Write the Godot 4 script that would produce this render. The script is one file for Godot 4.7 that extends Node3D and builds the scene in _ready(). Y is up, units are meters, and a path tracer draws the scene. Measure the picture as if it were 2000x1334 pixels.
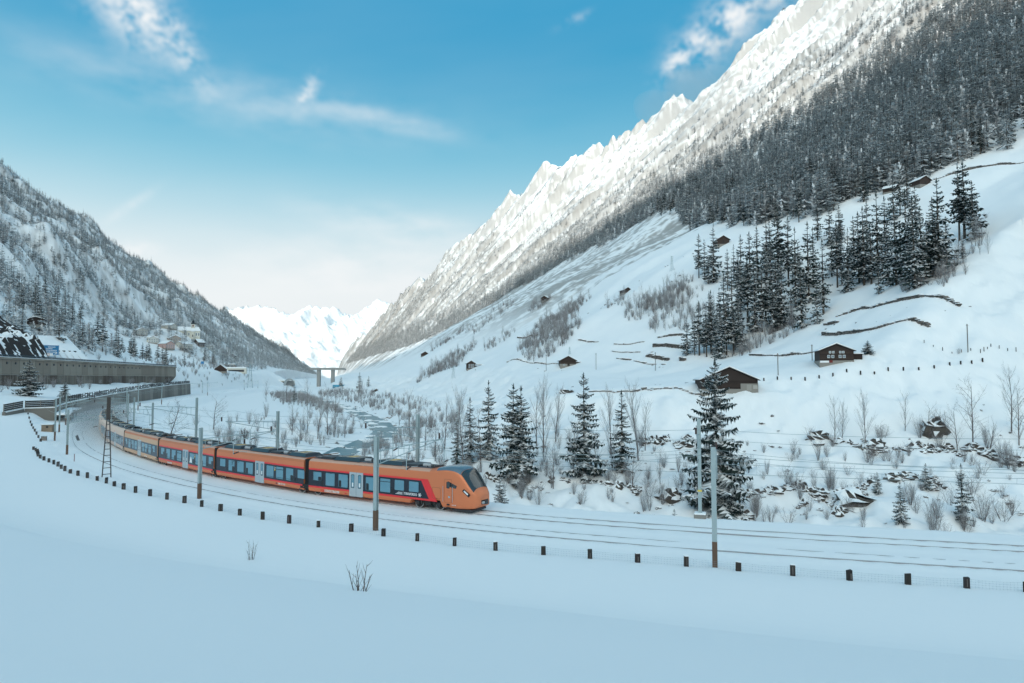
extends Node3D
# A copper train on a snowy alpine valley curve. Units are metres, y is up, the camera looks along -z.
# x runs to the right, d = -z runs forward. All heights come from height(x, d).

const DEG := PI / 180.0

func _ready() -> void:
	# ---- camera -------------------------------------------------------------------------------------
	var cam := Camera3D.new()
	cam.name = "camera"
	cam.position = Vector3(0, 10, 0)
	cam.rotation.x = atan(71.0 / 1333.0)
	cam.fov = 53.16
	cam.near = 0.1
	cam.far = 30000.0
	cam.current = true
	add_child(cam)
	# ---- sky, air, exposure -------------------------------------------------------------------------
	var env := Environment.new()
	env.background_mode = Environment.BG_SKY
	env.sky = Sky.new()
	var pan := PanoramaSkyMaterial.new()
	pan.panorama = ImageTexture.create_from_image(sky_image())
	env.sky.sky_material = pan
	env.background_energy_multiplier = 1.0
	env.tonemap_mode = Environment.TONE_MAPPER_LINEAR
	env.tonemap_exposure = 0.97
	env.sdfgi_enabled = true
	env.ssao_enabled = true
	env.ssil_enabled = true
	env.volumetric_fog_enabled = true
	env.volumetric_fog_density = 0.0
	var we := WorldEnvironment.new()
	we.name = "world_environment"
	we.environment = env
	add_child(we)
	# ---- sun ----------------------------------------------------------------------------------------
	var sun := DirectionalLight3D.new()
	sun.name = "sun"
	sun.light_color = Color(1.0, 0.965, 0.91)
	sun.light_energy = 0.78
	sun.light_angular_distance = 0.5
	sun.shadow_enabled = true
	add_child(sun)
	sun.look_at_from_position(Vector3.ZERO, -SUN, Vector3.UP)
	# ---- the setting, then the things, small ones last ------------------------------------------------
	build_maps()
	build_materials()
	build_land()
	build_river()
	build_train()
	build_rails()
	build_masts()
	build_wires()
	build_houses()
	build_village()
	build_walls()
	build_fence()
	build_terraces()
	build_rocks()
	build_plants()
	build_forests()
	build_mist()

# ---------------------------------------------------------------------------------------------- sky
const SUN := Vector3(-0.258, 0.242, 0.935)        # towards the sun: behind the camera, over the left ridge

func bump(x: float, y: float, cx: float, cy: float, turn: float, a: float, b: float) -> float:
	var dx := x - cx
	var dy := y - cy
	var c := cos(turn * DEG)
	var s := sin(turn * DEG)
	var p := (dx * c + dy * s) / a
	var q := (dy * c - dx * s) / b
	return exp(-p * p - q * q)

func sky_image() -> Image:
	var w := 2048
	var h := 1024
	var n1 := FastNoiseLite.new()
	n1.seed = 11; n1.noise_type = FastNoiseLite.TYPE_SIMPLEX_SMOOTH
	n1.fractal_octaves = 5; n1.frequency = 1.0; n1.fractal_gain = 0.55
	var n2 := FastNoiseLite.new()
	n2.seed = 5; n2.noise_type = FastNoiseLite.TYPE_SIMPLEX_SMOOTH
	n2.fractal_octaves = 4; n2.frequency = 1.0
	var data := PackedFloat32Array()
	data.resize(w * h * 3)
	var sun := SUN.normalized()
	var k := 0
	for j in h:
		var el := 90.0 - (j + 0.5) / h * 180.0
		if el < -3.0:
			for i in w:
				data[k] = 0.62; data[k + 1] = 0.72; data[k + 2] = 0.78
				k += 3
			continue
		var e := maxf(el, 0.0)
		# clear air: deep cyan-blue overhead to a pale horizon
		var f := 1.0 / (1.0 + pow(e / 14.0, 4.5))
		var deep := 1.0 - 0.22 * smoothstep(30.0, 90.0, e)
		var br := lerpf(0.004, 0.85, f)
		var bg := lerpf(0.325 * deep, 0.89, f)
		var bb := lerpf(0.60 * deep, 0.91, f)
		var mid := exp(-pow((e - 16.0) / 7.0, 2.0))
		bg += 0.09 * mid
		bb += 0.06 * mid
		var ce := cos(el * DEG)
		var se := sin(el * DEG)
		for i in w:
			var az := fposmod((i + 0.5) / w * 360.0 + 180.0, 360.0) - 180.0
			var dx := sin(az * DEG) * ce
			var dz := -cos(az * DEG) * ce
			# thin cirrus veil all round, drawn out along one wind direction
			var pl := 1.0 / (se + 0.22)
			var px := dx * pl
			var pz := dz * pl
			var c1 := n1.get_noise_2d(px * 0.55 + pz * 0.2, pz * 1.5 - px * 0.25)
			var veil := clampf(c1 * 1.1 + 0.2, 0.0, 1.0) * 0.4
			if az > -45.0 and az < 45.0 and el < 34.0:
				var c2 := n2.get_noise_2d(az * 0.33 + 0.25 * n1.get_noise_2d(az * 0.9, el * 0.9), el * 0.5) * 0.75 + n1.get_noise_2d(az * 1.4, el * 1.9) * 0.4
				var c3 := n1.get_noise_2d(az * 0.12 + 7.0, el * 0.34)
				veil *= 0.12
				veil += 0.30 * bump(az, el, -23.0, 21.0, -3.0, 14.0, 1.9) * clampf(0.62 + c3 * 1.0, 0.0, 1.5)
				veil += 0.26 * bump(az, el, -12.0, 20.9, -7.0, 7.0, 0.8) * clampf(0.7 + c3, 0.0, 1.5)
				veil += 0.8 * bump(az, el, -29.6, 25.6, -28.0, 3.0, 1.7) * clampf(0.75 + c2 * 1.9, 0.0, 1.3)
				veil += 0.5 * bump(az, el, -26.0, 23.4, -55.0, 2.4, 0.9) * clampf(0.55 + c2 * 1.8, 0.0, 1.3)
				veil += 0.5 * bump(az, el, -17.0, 22.2, 58.0, 1.3, 0.55) * clampf(0.5 + c2 * 2.2, 0.0, 1.3)
				veil += 0.95 * bump(az, el, 17.4, 26.6, 28.0, 3.4, 1.5) * clampf(0.62 + c2 * 1.7, 0.0, 1.1)
				veil += 0.6 * bump(az, el, 13.8, 24.6, 42.0, 1.6, 0.7) * clampf(0.6 + c2 * 2.2, 0.0, 1.2)
				veil += 0.55 * bump(az, el, 23.5, 28.6, 15.0, 3.5, 1.0) * clampf(0.6 + c2 * 2.2, 0.0, 1.2)
				veil += 0.22 * bump(az, el, 5.4, 28.2, 20.0, 1.3, 0.3) * clampf(0.6 + c2 * 2.0, 0.0, 1.2)
				veil += 0.26 * bump(az, el, -29.6, 12.4, 41.0, 2.1, 0.33) * clampf(0.9 + c2, 0.0, 1.2)
				veil += 0.5 * bump(az, el, -28.9, 9.4, -4.0, 1.5, 0.7) * clampf(0.75 + c2 * 1.2, 0.0, 1.2)
				veil += 0.34 * bump(az, el, -9.0, 12.4, -6.0, 8.0, 1.5) * clampf(0.6 + c3 * 1.2, 0.0, 1.4)
				veil += 0.5 * bump(az, el, -11.0, 8.6, -2.0, 12.0, 2.3) * clampf(0.8 + c3 * 1.2, 0.0, 1.4)
				veil += 0.35 * bump(az, el, -22.0, 6.5, 0.0, 9.0, 2.0)
			veil = clampf(veil, 0.0, 0.97)
			# bright air round the sun
			var cs := dx * sun.x + se * sun.y + dz * sun.z
			var au := exp((cs - 1.0) * 5.5) * 3.1 + exp((cs - 1.0) * 1.7) * 0.30
			data[k] = lerpf(br, 0.94, veil) + au * 1.0
			data[k + 1] = lerpf(bg, 0.96, veil) + au * 0.93
			data[k + 2] = lerpf(bb, 0.97, veil) + au * 0.74
			k += 3
	return Image.create_from_data(w, h, false, Image.FORMAT_RGBF, data.to_byte_array())

# ---------------------------------------------------------------------------------------------- lie of the land
# Valley axes: u along the valley (forward and a little left), v across it (to the right).
const TRACK := [Vector2(119.9, 13.8), Vector2(89.9, 22.1), Vector2(60.7, 29.9), Vector2(45.2, 34.1), Vector2(29.8, 38.3), Vector2(14.4, 42.6), Vector2(-0.6, 48.1), Vector2(-14.6, 56.0), Vector2(-27.4, 65.6), Vector2(-39.3, 76.5), Vector2(-50.2, 88.3), Vector2(-60.2, 100.8), Vector2(-69.3, 114.0), Vector2(-78.0, 127.5), Vector2(-86.1, 141.3), Vector2(-94.0, 155.2), Vector2(-102.1, 169.1), Vector2(-109.5, 183.2), Vector2(-116.2, 197.8), Vector2(-122.3, 212.7), Vector2(-127.6, 227.8), Vector2(-133.2, 242.8), Vector2(-138.6, 257.8), Vector2(-143.8, 272.9), Vector2(-148.9, 288.1), Vector2(-153.3, 303.5), Vector2(-158.2, 318.7), Vector2(-163.0, 334.0), Vector2(-172.4, 364.6), Vector2(-181.5, 395.3), Vector2(-190.6, 425.9), Vector2(-199.4, 456.7), Vector2(-207.4, 487.7), Vector2(-215.4, 518.7), Vector2(-231.3, 580.7), Vector2(-247.2, 642.7), Vector2(-262.8, 704.7), Vector2(-278.4, 766.8), Vector2(-293.9, 828.9), Vector2(-302, 950)]
const RIVER := [Vector3(-292, -3.0, 1000), Vector3(-245, -4, 800), Vector3(-188, -5, 620), Vector3(-140, -5.6, 500), Vector3(-107, -6, 420), Vector3(-86, -7, 365), Vector3(-58, -8, 290), Vector3(-44, -9, 238), Vector3(-46, -10, 203), Vector3(-47, -10.7, 180), Vector3(-40, -12, 151), Vector3(-15, -14, 124), Vector3(15, -15.5, 106), Vector3(50, -16.5, 96), Vector3(110, -18, 82), Vector3(220, -20, 60)]

var track_pts := PackedVector2Array()        # every 2 m along the middle of the railway
var river_pts := PackedVector3Array()
const SX0 := -344.0
const SD0 := -64.0
const SCELL := 4.0
const SNX := 128
const SND := 262
var track_sdf := PackedFloat32Array()        # + on the far (valley) side
var track_arc := PackedFloat32Array()
var river_sdf := PackedFloat32Array()        # + on the far (meadow) bank
var river_lvl := PackedFloat32Array()
var right_low := PackedFloat32Array()
var near_low := PackedFloat32Array()
var bank_low := PackedFloat32Array()
var nA := FastNoiseLite.new()
var nB := FastNoiseLite.new()
var nC := FastNoiseLite.new()
var nR := FastNoiseLite.new()

func catmull(a: Vector3, b: Vector3, c: Vector3, d: Vector3, t: float) -> Vector3:
	return 0.5 * (2.0 * b + (c - a) * t + (2.0 * a - 5.0 * b + 4.0 * c - d) * t * t + (3.0 * b - a - 3.0 * c + d) * t * t * t)

func dense(pts: Array, step: float) -> PackedVector3Array:
	var fine := PackedVector3Array()
	for i in pts.size() - 1:
		for k in 12:
			fine.append(catmull(pts[maxi(i - 1, 0)], pts[i], pts[i + 1], pts[mini(i + 2, pts.size() - 1)], k / 12.0))
	fine.append(pts[-1])
	var out := PackedVector3Array([fine[0]])
	var left := step
	for i in fine.size() - 1:
		var a := fine[i]
		var b := fine[i + 1]
		var l := Vector2(b.x - a.x, b.z - a.z).length()
		var at := 0.0
		while l - at >= left:
			at += left
			out.append(a.lerp(b, at / l))
			left = step
		left -= l - at
	return out

func table(knots: Array, x0: float, n: int, step := 1.0) -> PackedFloat32Array:
	var out := PackedFloat32Array()
	out.resize(n)
	var k := 0
	for i in n:
		var x := x0 + i * step
		while k < knots.size() - 2 and x > knots[k + 1].x:
			k += 1
		var p0: Vector2 = knots[maxi(k - 1, 0)]
		var p1: Vector2 = knots[k]
		var p2: Vector2 = knots[k + 1]
		var p3: Vector2 = knots[mini(k + 2, knots.size() - 1)]
		var t := clampf((x - p1.x) / (p2.x - p1.x), 0.0, 1.0)
		var w := p2.x - p1.x
		var s0 := (p2.y - p1.y) / w
		var sa := (p1.y - p0.y) / maxf(p1.x - p0.x, 0.001) if k > 0 else s0
		var sb := (p3.y - p2.y) / maxf(p3.x - p2.x, 0.001) if k < knots.size() - 2 else s0
		var m1 := 0.0 if sa * s0 <= 0.0 else 2.0 * sa * s0 / (sa + s0)
		var m2 := 0.0 if sb * s0 <= 0.0 else 2.0 * sb * s0 / (sb + s0)
		out[i] = (1 + 2 * t) * (1 - t) * (1 - t) * p1.y + t * (1 - t) * (1 - t) * w * m1 + t * t * (3 - 2 * t) * p2.y + t * t * (t - 1) * w * m2
	return out

func line_y(knots: Array, x: float) -> float:
	if x <= knots[0].x:
		return knots[0].y
	for k in knots.size() - 1:
		if x < knots[k + 1].x:
			return lerpf(knots[k].y, knots[k + 1].y, (x - knots[k].x) / (knots[k + 1].x - knots[k].x))
	return knots[-1].y

func look(t: PackedFloat32Array, x0: float, x: float) -> float:
	var p := clampf(x - x0, 0.0, t.size() - 1.001)
	var i := int(p)
	return t[i] + (t[i + 1] - t[i]) * (p - i)

func build_maps() -> void:
	for p in [[nA, 3, 0.004, 4], [nB, 8, 0.03, 3], [nC, 21, 0.16, 3], [nR, 15, 0.0065, 4]]:
		p[0].seed = p[1]
		p[0].frequency = p[2]
		p[0].fractal_octaves = p[3]
		p[0].noise_type = FastNoiseLite.TYPE_SIMPLEX_SMOOTH
	nR.fractal_type = FastNoiseLite.FRACTAL_RIDGED
	var t3 := []
	for p in TRACK:
		t3.append(Vector3(p.x, 0, p.y))
	for p in dense(t3, 2.0):
		track_pts.append(Vector2(p.x, p.z))
	river_pts = dense(RIVER, 5.0)
	right_low = table([Vector2(-60, -3), Vector2(0, -2.5), Vector2(25, 0.3), Vector2(45, 3.6), Vector2(60, 6), Vector2(93, 9), Vector2(128, 15.5), Vector2(177, 41), Vector2(230, 75), Vector2(342, 138), Vector2(400, 175)], -60.0, 460)
	near_low = table([Vector2(-2600, 1600), Vector2(-1200, 690), Vector2(-900, 490), Vector2(-400, 190), Vector2(-200, 85), Vector2(-100, 32), Vector2(-60, 14), Vector2(-43, 8.3), Vector2(-30, 4.55), Vector2(-24.6, 2.9), Vector2(-22, 1.75), Vector2(-18, 0.95), Vector2(-14, 0.66), Vector2(-10, 0.45), Vector2(-6.5, 0.12), Vector2(-5, 0)], -2600.0, 2597)
	bank_low = table([Vector2(0, -0.5), Vector2(4, -0.3), Vector2(7, 0.5), Vector2(14, 1.7), Vector2(24, 4.0), Vector2(34, 7.0), Vector2(50, 12.5), Vector2(62, 19.5), Vector2(80, 31), Vector2(140, 75)], 0.0, 142)
	var n := SNX * SND
	for a in [track_sdf, track_arc, river_sdf, river_lvl]:
		pass
	track_sdf.resize(n); track_arc.resize(n); river_sdf.resize(n); river_lvl.resize(n)
	for j in SND:
		for i in SNX:
			var q := Vector2(SX0 + i * SCELL, SD0 + j * SCELL)
			var at := j * SNX + i
			var best := 1e12
			var bi := 0
			for k in range(0, track_pts.size(), 6):
				var l := q.distance_squared_to(track_pts[k])
				if l < best:
					best = l; bi = k
			best = 1e12
			for k in range(maxi(bi - 6, 0), mini(bi + 7, track_pts.size() - 1)):
				var c := Geometry2D.get_closest_point_to_segment(q, track_pts[k], track_pts[k + 1])
				var l := q.distance_squared_to(c)
				if l < best:
					best = l
					var dir := track_pts[k + 1] - track_pts[k]
					var side := dir.x * (q.y - c.y) - dir.y * (q.x - c.x)
					track_sdf[at] = -signf(side) * sqrt(l)
					track_arc[at] = 2.0 * k + c.distance_to(track_pts[k])
			best = 1e12
			for k in river_pts.size() - 1:
				var a := Vector2(river_pts[k].x, river_pts[k].z)
				var b := Vector2(river_pts[k + 1].x, river_pts[k + 1].z)
				var c := Geometry2D.get_closest_point_to_segment(q, a, b)
				var l := q.distance_squared_to(c)
				if l < best:
					best = l
					var side := (b - a).x * (q.y - c.y) - (b - a).y * (q.x - c.x)
					river_sdf[at] = signf(side) * sqrt(l)
					river_lvl[at] = lerpf(river_pts[k].y, river_pts[k + 1].y, c.distance_to(a) / maxf(a.distance_to(b), 0.01))

func sample(t: PackedFloat32Array, x: float, d: float) -> float:
	var p := clampf((x - SX0) / SCELL, 0.0, SNX - 1.001)
	var q := clampf((d - SD0) / SCELL, 0.0, SND - 1.001)
	var i := int(p)
	var j := int(q)
	var f := p - i
	var g := q - j
	var a := j * SNX + i
	return (t[a] * (1 - f) + t[a + 1] * f) * (1 - g) + (t[a + SNX] * (1 - f) + t[a + SNX + 1] * f) * g

func squeeze_right(u: float) -> float:
	if u < 1500.0: return 1.0
	return maxf(0.16, 1.0 - 0.5 * smoothstep(1500.0, 4700.0, u) - 0.36 * smoothstep(3800.0, 6400.0, u))

func squeeze_left(u: float) -> float:
	if u < 1500.0: return 1.0
	return maxf(0.12, 1.0 - 0.80 * smoothstep(1300.0, 5200.0, u) - 0.08 * smoothstep(4800.0, 6500.0, u))

const RIGHT_CREST := [Vector2(-2500, 1500), Vector2(0, 1400), Vector2(1000, 1300), Vector2(1709, 1130), Vector2(2052, 1030), Vector2(2394, 930), Vector2(2847, 930), Vector2(3414, 770), Vector2(4526, 500), Vector2(5086, 370), Vector2(6500, 160)]
const RIGHT_WIDE := [Vector2(-2500, 1800), Vector2(0, 1700), Vector2(1000, 1620), Vector2(1709, 1420), Vector2(2394, 1252), Vector2(3414, 1083), Vector2(4526, 962), Vector2(6500, 820)]
const LEFT_CREST := [Vector2(-3500, 1500), Vector2(-2136, 1230), Vector2(-1590, 900), Vector2(-800, 800), Vector2(-200, 740), Vector2(300, 700), Vector2(1000, 650), Vector2(1500, 605), Vector2(2000, 560), Vector2(2600, 460), Vector2(3200, 360), Vector2(4000, 225), Vector2(5200, 120), Vector2(6500, 70)]

const LEDGE := [Vector2(215, 0), Vector2(284, 29), Vector2(334, 50), Vector2(430, 52), Vector2(525, 65), Vector2(600, 80), Vector2(900, 70), Vector2(1500, 40), Vector2(2500, 0)]

func road_v(u: float) -> float:
	return -108.5 + (minf(u, 440.0) - 266.0) * 0.063

func height(x: float, d: float) -> float:
	var u := d * 0.968 - x * 0.252
	var v := d * 0.252 + x * 0.968
	var inside := x > SX0 and x < SX0 + (SNX - 1) * SCELL and d > SD0 and d < SD0 + (SND - 1) * SCELL
	var s := 9999.0 if v > -82.0 else -9999.0
	if d < 0.0 or u < 160.0 and not inside:
		s = v - 43.0 - maxf(0.0, -u) * 0.1 if v < 40.0 else 9999.0
	if inside:
		s = sample(track_sdf, x, d)
	var y := 0.0
	# ---- far side of the railway: valley floor, gorge and right-hand mountain
	if s > 5.0:
		var ve := v / squeeze_right(u)
		ve += line_y(LEDGE, u) * smoothstep(lerpf(-10.0, -40.0, smoothstep(500.0, 700.0, u)), lerpf(60.0, 25.0, smoothstep(500.0, 700.0, u)), v) * (1.0 - smoothstep(300.0, 700.0, v))
		if ve < 342.0:
			y = look(right_low, -60.0, ve)
			y += nB.get_noise_2d(x, d) * 1.3 * smoothstep(40.0, 120.0, ve)
			y += nA.get_noise_2d(x * 1.6, d * 1.6) * 7.0 * smoothstep(120.0, 260.0, ve)
		else:
			var yc := line_y(RIGHT_CREST, u)
			var vc := line_y(RIGHT_WIDE, u)
			var t := (ve - 342.0) / (vc - 342.0)
			var rough := smoothstep(0.0, 0.25, t)
			if t < 1.0:
				y = 138.0 + (yc - 138.0) * pow(t, 1.08)
			else:
				y = yc - (t - 1.0) * (yc - 138.0) * 0.8
				rough *= exp(-(t - 1.0) * 2.0)
			y += nA.get_noise_2d(x * 1.6, d * 1.6) * 7.0
			# gullies run down the slope, ribs between them
			var warp := nA.get_noise_2d(u * 0.5 + 300.0, v * 0.35) * 60.0
			var q := u + warp + 0.22 * v
			var big := 1.0 - absf(nA.get_noise_2d(q * 0.8, v * 0.10 + 40.0)) * 2.2
			var fine := 1.0 - absf(nA.get_noise_2d(q * 2.6 + 900.0, v * 0.32)) * 2.2
			y += (big - 0.45) * 75.0 * rough * (0.4 + 0.7 * t) + (fine - 0.5) * 20.0 * rough
			y += nB.get_noise_2d(q * 0.9, v * 0.22) * 7.0 * rough
			y += nB.get_noise_2d(x * 0.9, d * 0.9) * 2.0 * rough
			var crag := smoothstep(0.72, 1.0, t) * rough
			if crag > 0.0:
				y += nA.get_noise_2d(u * 0.9 + 50.0, 7.0) * 60.0 * crag
				y += (nR.get_noise_2d(u * 0.8 + 50.0, v * 0.45) - 0.2) * 34.0 * crag
				y += nB.get_noise_2d(u * 0.8, v * 0.5) * 11.0 * crag
	# ---- near and left side: foreground hill, then meadow, road shelf and left-hand mountain
	if s < 8.0:
		var yn := look(near_low, -2600.0, s)
		var yl := 0.0
		var w := smoothstep(150.0, 205.0, u - s * 0.10)
		if w > 0.0:
			var rv := road_v(u)
			var b := v - rv
			var a := -8.6 - s
			var wall := 1.0 - smoothstep(445.0, 475.0, u)
			if b > 0.0:
				var wt := lerpf(3.2, 6.3, smoothstep(180.0, 470.0, u)) * wall
				var fl := lerpf(15.5, 7.4, wall)
				var q := clampf(a / maxf(a + b, 1.0), 0.0, 1.0)
				yl = lerpf(wt, fl, smoothstep(0.0, 1.0, q))
				yl += nB.get_noise_2d(x, d) * 0.8 * minf(1.0, q * 4.0)
				if a < 5.0:
					yl *= lerpf(clampf((a + 4.0) / 9.0, 0.0, 1.0), smoothstep(1.0, 4.5, a), smoothstep(0.0, 0.5, wall))
			else:
				yl = lerpf(lerpf(15.5, 7.4, wall), 16.8, smoothstep(-0.2, -2.6, b))
				var m := -b - 13.0
				if m > 0.0:
					var kl := squeeze_left(u)
					var yc := line_y(LEFT_CREST, u)
					var wide := 800.0 * kl + 20.0
					var t := m / wide
					var rough := smoothstep(0.02, 0.2, t)
					if t < 1.0:
						y = 16.8 + (yc - 16.8) * (pow(t, 1.10) - 0.06 * smoothstep(0.8, 1.0, t))
					else:
						y = 16.8 + (yc - 16.8) * maxf(0.25, 0.94 - 0.45 * (t - 1.0))
						rough *= exp(-(t - 1.0) * 2.0)
					var warp := nA.get_noise_2d(u * 0.7, v * 0.7 + 900.0) * 70.0
					y += nA.get_noise_2d(x * 1.3, d * 1.3 + 400.0) * 26.0 * rough
					y += (nR.get_noise_2d((u + warp) * 0.8, v * 0.35) - 0.2) * (30.0 + 36.0 * smoothstep(0.55, 0.95, t)) * rough
					y += nB.get_noise_2d(x * 0.7, d * 0.7) * 7.0 * rough
					y += nB.get_noise_2d(x * 2.0, d * 2.0) * 1.4 * smoothstep(0.0, 0.03, t)
					# the village shelf
					var sh := smoothstep(470.0, 540.0, u) * (1.0 - smoothstep(900.0, 1080.0, u)) * (1.0 - smoothstep(70.0, 190.0, m))
					y = lerpf(y, 17.0 + 0.21 * m, sh)
					y += 36.0 * exp(-pow((u - 885.0) / 85.0, 2.0) - pow((v + 182.0) / 42.0, 2.0))
					yl = y
		yl = lerpf(yn, yl, w)
		if s < -600.0 and w < 1.0:
			yl = lerpf(minf(yn, line_y(LEFT_CREST, u)), yl, w)
			yl += nA.get_noise_2d(x, d) * 30.0
		if s <= 5.0:
			y = yl
		else:
			y = lerpf(yl, y, (s - 5.0) / 3.0)
	if inside and s > 5.0:
		var r := sample(river_sdf, x, d)
		var ry := sample(river_lvl, x, d)
		var ar := absf(r)
		if ar < 140.0:
			var g := ry + look(bank_low, 0.0, ar)
			if ar > 5.0:
				g += (nC.get_noise_2d(x, d) * 1.1 + nB.get_noise_2d(x * 1.7, d * 1.7) * 2.0) * smoothstep(5.0, 14.0, ar)
			var k := 2.4
			var hh := clampf(0.5 + 0.5 * (y - g) / k, 0.0, 1.0)
			y = lerpf(y, g, hh) - k * hh * (1.0 - hh)
		if s < 80.0:
			var e := -(s - 6.4) * 0.64
			e += nC.get_noise_2d(x, d) * 0.35 * smoothstep(7.0, 12.0, s)
			if e > y:
				y = e
			elif s < 8.0:
				y = lerpf(0.0, y, smoothstep(5.0, 9.0, s))
	if u > 780.0 and absf(s) > 10.0:
		y += 11.0 * smoothstep(780.0, 1500.0, u) * smoothstep(10.0, 40.0, absf(s))
	if s > -6.0 and s < 6.4:
		# the snowed-in track bed: soft ridges between and beside the rails
		y = 0.0
		if inside and s > -5.6 and s < 5.8 and x * x + d * d < 22000.0:
			var a2 := absf(s)
			y = 0.05 * sin(s * 3.1 + 0.4) * smoothstep(5.6, 4.6, a2) * 0.4 - 0.012
			for o in [-3.05, -1.55, 1.55, 3.05]:
				y -= 0.04 * exp(-pow((s - o) / 0.12, 2.0))
	elif s <= -6.0 and s > -45.0 and x * x + d * d < 12000.0:
		y += nB.get_noise_2d(x * 0.7, d * 0.7) * 0.22 * smoothstep(-6.0, -12.0, s)
	return y

# ---------------------------------------------------------------------------------------------- sheets of land
func sheet(called: String, mat: Material, rings: PackedFloat32Array, angles: PackedFloat32Array, paint: int) -> MeshInstance3D:
	var nr := rings.size()
	var na := angles.size()
	var vs := PackedVector3Array()
	var ns := PackedVector3Array()
	var cs := PackedColorArray()
	var ix := PackedInt32Array()
	vs.resize(nr * na); ns.resize(nr * na); cs.resize(nr * na)
	var k := 0
	for i in nr:
		for j in na:
			var x := sin(angles[j]) * rings[i]
			var d := cos(angles[j]) * rings[i]
			vs[k] = Vector3(x, height(x, d), -d)
			k += 1
	k = 0
	for i in nr:
		for j in na:
			var a := vs[mini(i + 1, nr - 1) * na + j] - vs[maxi(i - 1, 0) * na + j]
			var b := vs[i * na + mini(j + 1, na - 1)] - vs[i * na + maxi(j - 1, 0)]
			var nn := b.cross(a).normalized()
			if nn.y < 0.0: nn = -nn
			ns[k] = nn
			cs[k] = ground_color(vs[k], nn, paint)
			k += 1
	ix.resize((nr - 1) * (na - 1) * 6)
	k = 0
	for i in nr - 1:
		for j in na - 1:
			var p := i * na + j
			ix[k] = p; ix[k + 1] = p + na; ix[k + 2] = p + 1
			ix[k + 3] = p + 1; ix[k + 4] = p + na; ix[k + 5] = p + na + 1
			k += 6
	var arr := []
	arr.resize(Mesh.ARRAY_MAX)
	arr[Mesh.ARRAY_VERTEX] = vs
	arr[Mesh.ARRAY_NORMAL] = ns
	arr[Mesh.ARRAY_COLOR] = cs
	arr[Mesh.ARRAY_INDEX] = ix
	var me := ArrayMesh.new()
	me.add_surface_from_arrays(Mesh.PRIMITIVE_TRIANGLES, arr)
	me.surface_set_material(0, mat)
	var o := MeshInstance3D.new()
	o.name = called
	o.mesh = me
	o.set_meta("kind", "structure")
	add_child(o, true)
	return o

const SNOW := Color(0.915, 0.92, 0.925)
const ROCK := Color(0.13, 0.115, 0.10)
const SCRUB := Color(0.31, 0.30, 0.29)

func ground_color(p: Vector3, n: Vector3, paint: int) -> Color:
	var c := SNOW
	var x := p.x
	var d := -p.z
	if paint == 0:
		return c
	elif paint == 3:
		var steep := 1.0 - n.y
		var m := smoothstep(0.30, 0.46, steep + nC.get_noise_2d(x * 2.0, d * 2.0) * 0.16)
		var s := sample(track_sdf, x, d)
		if s > 12.0 and s < 9000.0:
			return c.lerp(ROCK, m * 0.9)
	elif paint == 1:     # craggy faces
		var u := d * 0.968 - x * 0.252
		var v := d * 0.252 + x * 0.968
		var st := 1.0 - n.y
		var g := nC.get_noise_2d(x * 0.5, d * 0.5) * 0.45 + nB.get_noise_2d(u * 2.2, v * 0.5) * 0.55
		var m1 := smoothstep(0.36, 0.58, st + g * 0.55) * smoothstep(18.0, 40.0, p.y)
		if v < 0.0:
			m1 *= 0.45
		c = c.lerp(ROCK.lerp(SCRUB, 0.45), m1 * 0.62)
		# scrub, ledges and far woodland grey the ribs of the lower two thirds; the gullies stay white
		var wq := u + nA.get_noise_2d(u * 0.5 + 300.0, v * 0.35) * 60.0 + 0.22 * v
		var big := 1.0 - absf(nA.get_noise_2d(wq * 0.8, v * 0.10 + 40.0)) * 2.2
		var fine := 1.0 - absf(nA.get_noise_2d(wq * 2.6 + 900.0, v * 0.32)) * 2.2
		var lowd := 1.0 - smoothstep(380.0, 900.0, p.y + nA.get_noise_2d(x, d) * 420.0)
		var sp := smoothstep(0.25, 0.95, (big - 0.5) * 0.9 + (fine - 0.5) * 0.8 + 0.45 + nC.get_noise_2d(x * 0.7 + 90.0, d * 0.7) * 0.9)
		c = c.lerp(Color(0.30, 0.285, 0.27), sp * lowd * 0.8 * smoothstep(30.0, 80.0, p.y) * (1.0 if v > 0.0 else 0.6))
	return c

func span(a: float, b: float, n: int) -> PackedFloat32Array:
	var out := PackedFloat32Array()
	for i in n + 1:
		out.append(lerpf(a, b, float(i) / n))
	return out

func rings_of(a: float, b: float, grow: float) -> PackedFloat32Array:
	var out := PackedFloat32Array()
	var r := a
	while r < b:
		out.append(r)
		r *= 1.0 + grow
	out.append(b)
	return out

func build_land() -> void:
	sheet("snow_ground", mats.snow, rings_of(3.0, 470.0, 0.008), span(-46 * DEG, 46 * DEG, 400), 0)
	sheet("right_mountain", mats.crag, rings_of(466.0, 6500.0, 0.0045), span(-14.2 * DEG, 46 * DEG, 420), 1)
	sheet("left_mountain", mats.crag, rings_of(466.0, 6500.0, 0.0065), span(-46 * DEG, -14.0 * DEG, 240), 1)
	sheet("surrounding_hills", mats.snow, rings_of(2.0, 6500.0, 0.06), span(46 * DEG, 314 * DEG, 90), 2)
	# far white range that closes the valley
	build_far_range()
	var base := PlaneMesh.new()
	base.size = Vector2(60000, 60000)
	var o := MeshInstance3D.new()
	o.name = "distant_ground"
	o.mesh = base
	o.material_override = mats.snow
	o.position = Vector3(0, -60, 0)
	o.set_meta("kind", "structure")
	add_child(o, true)

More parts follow.
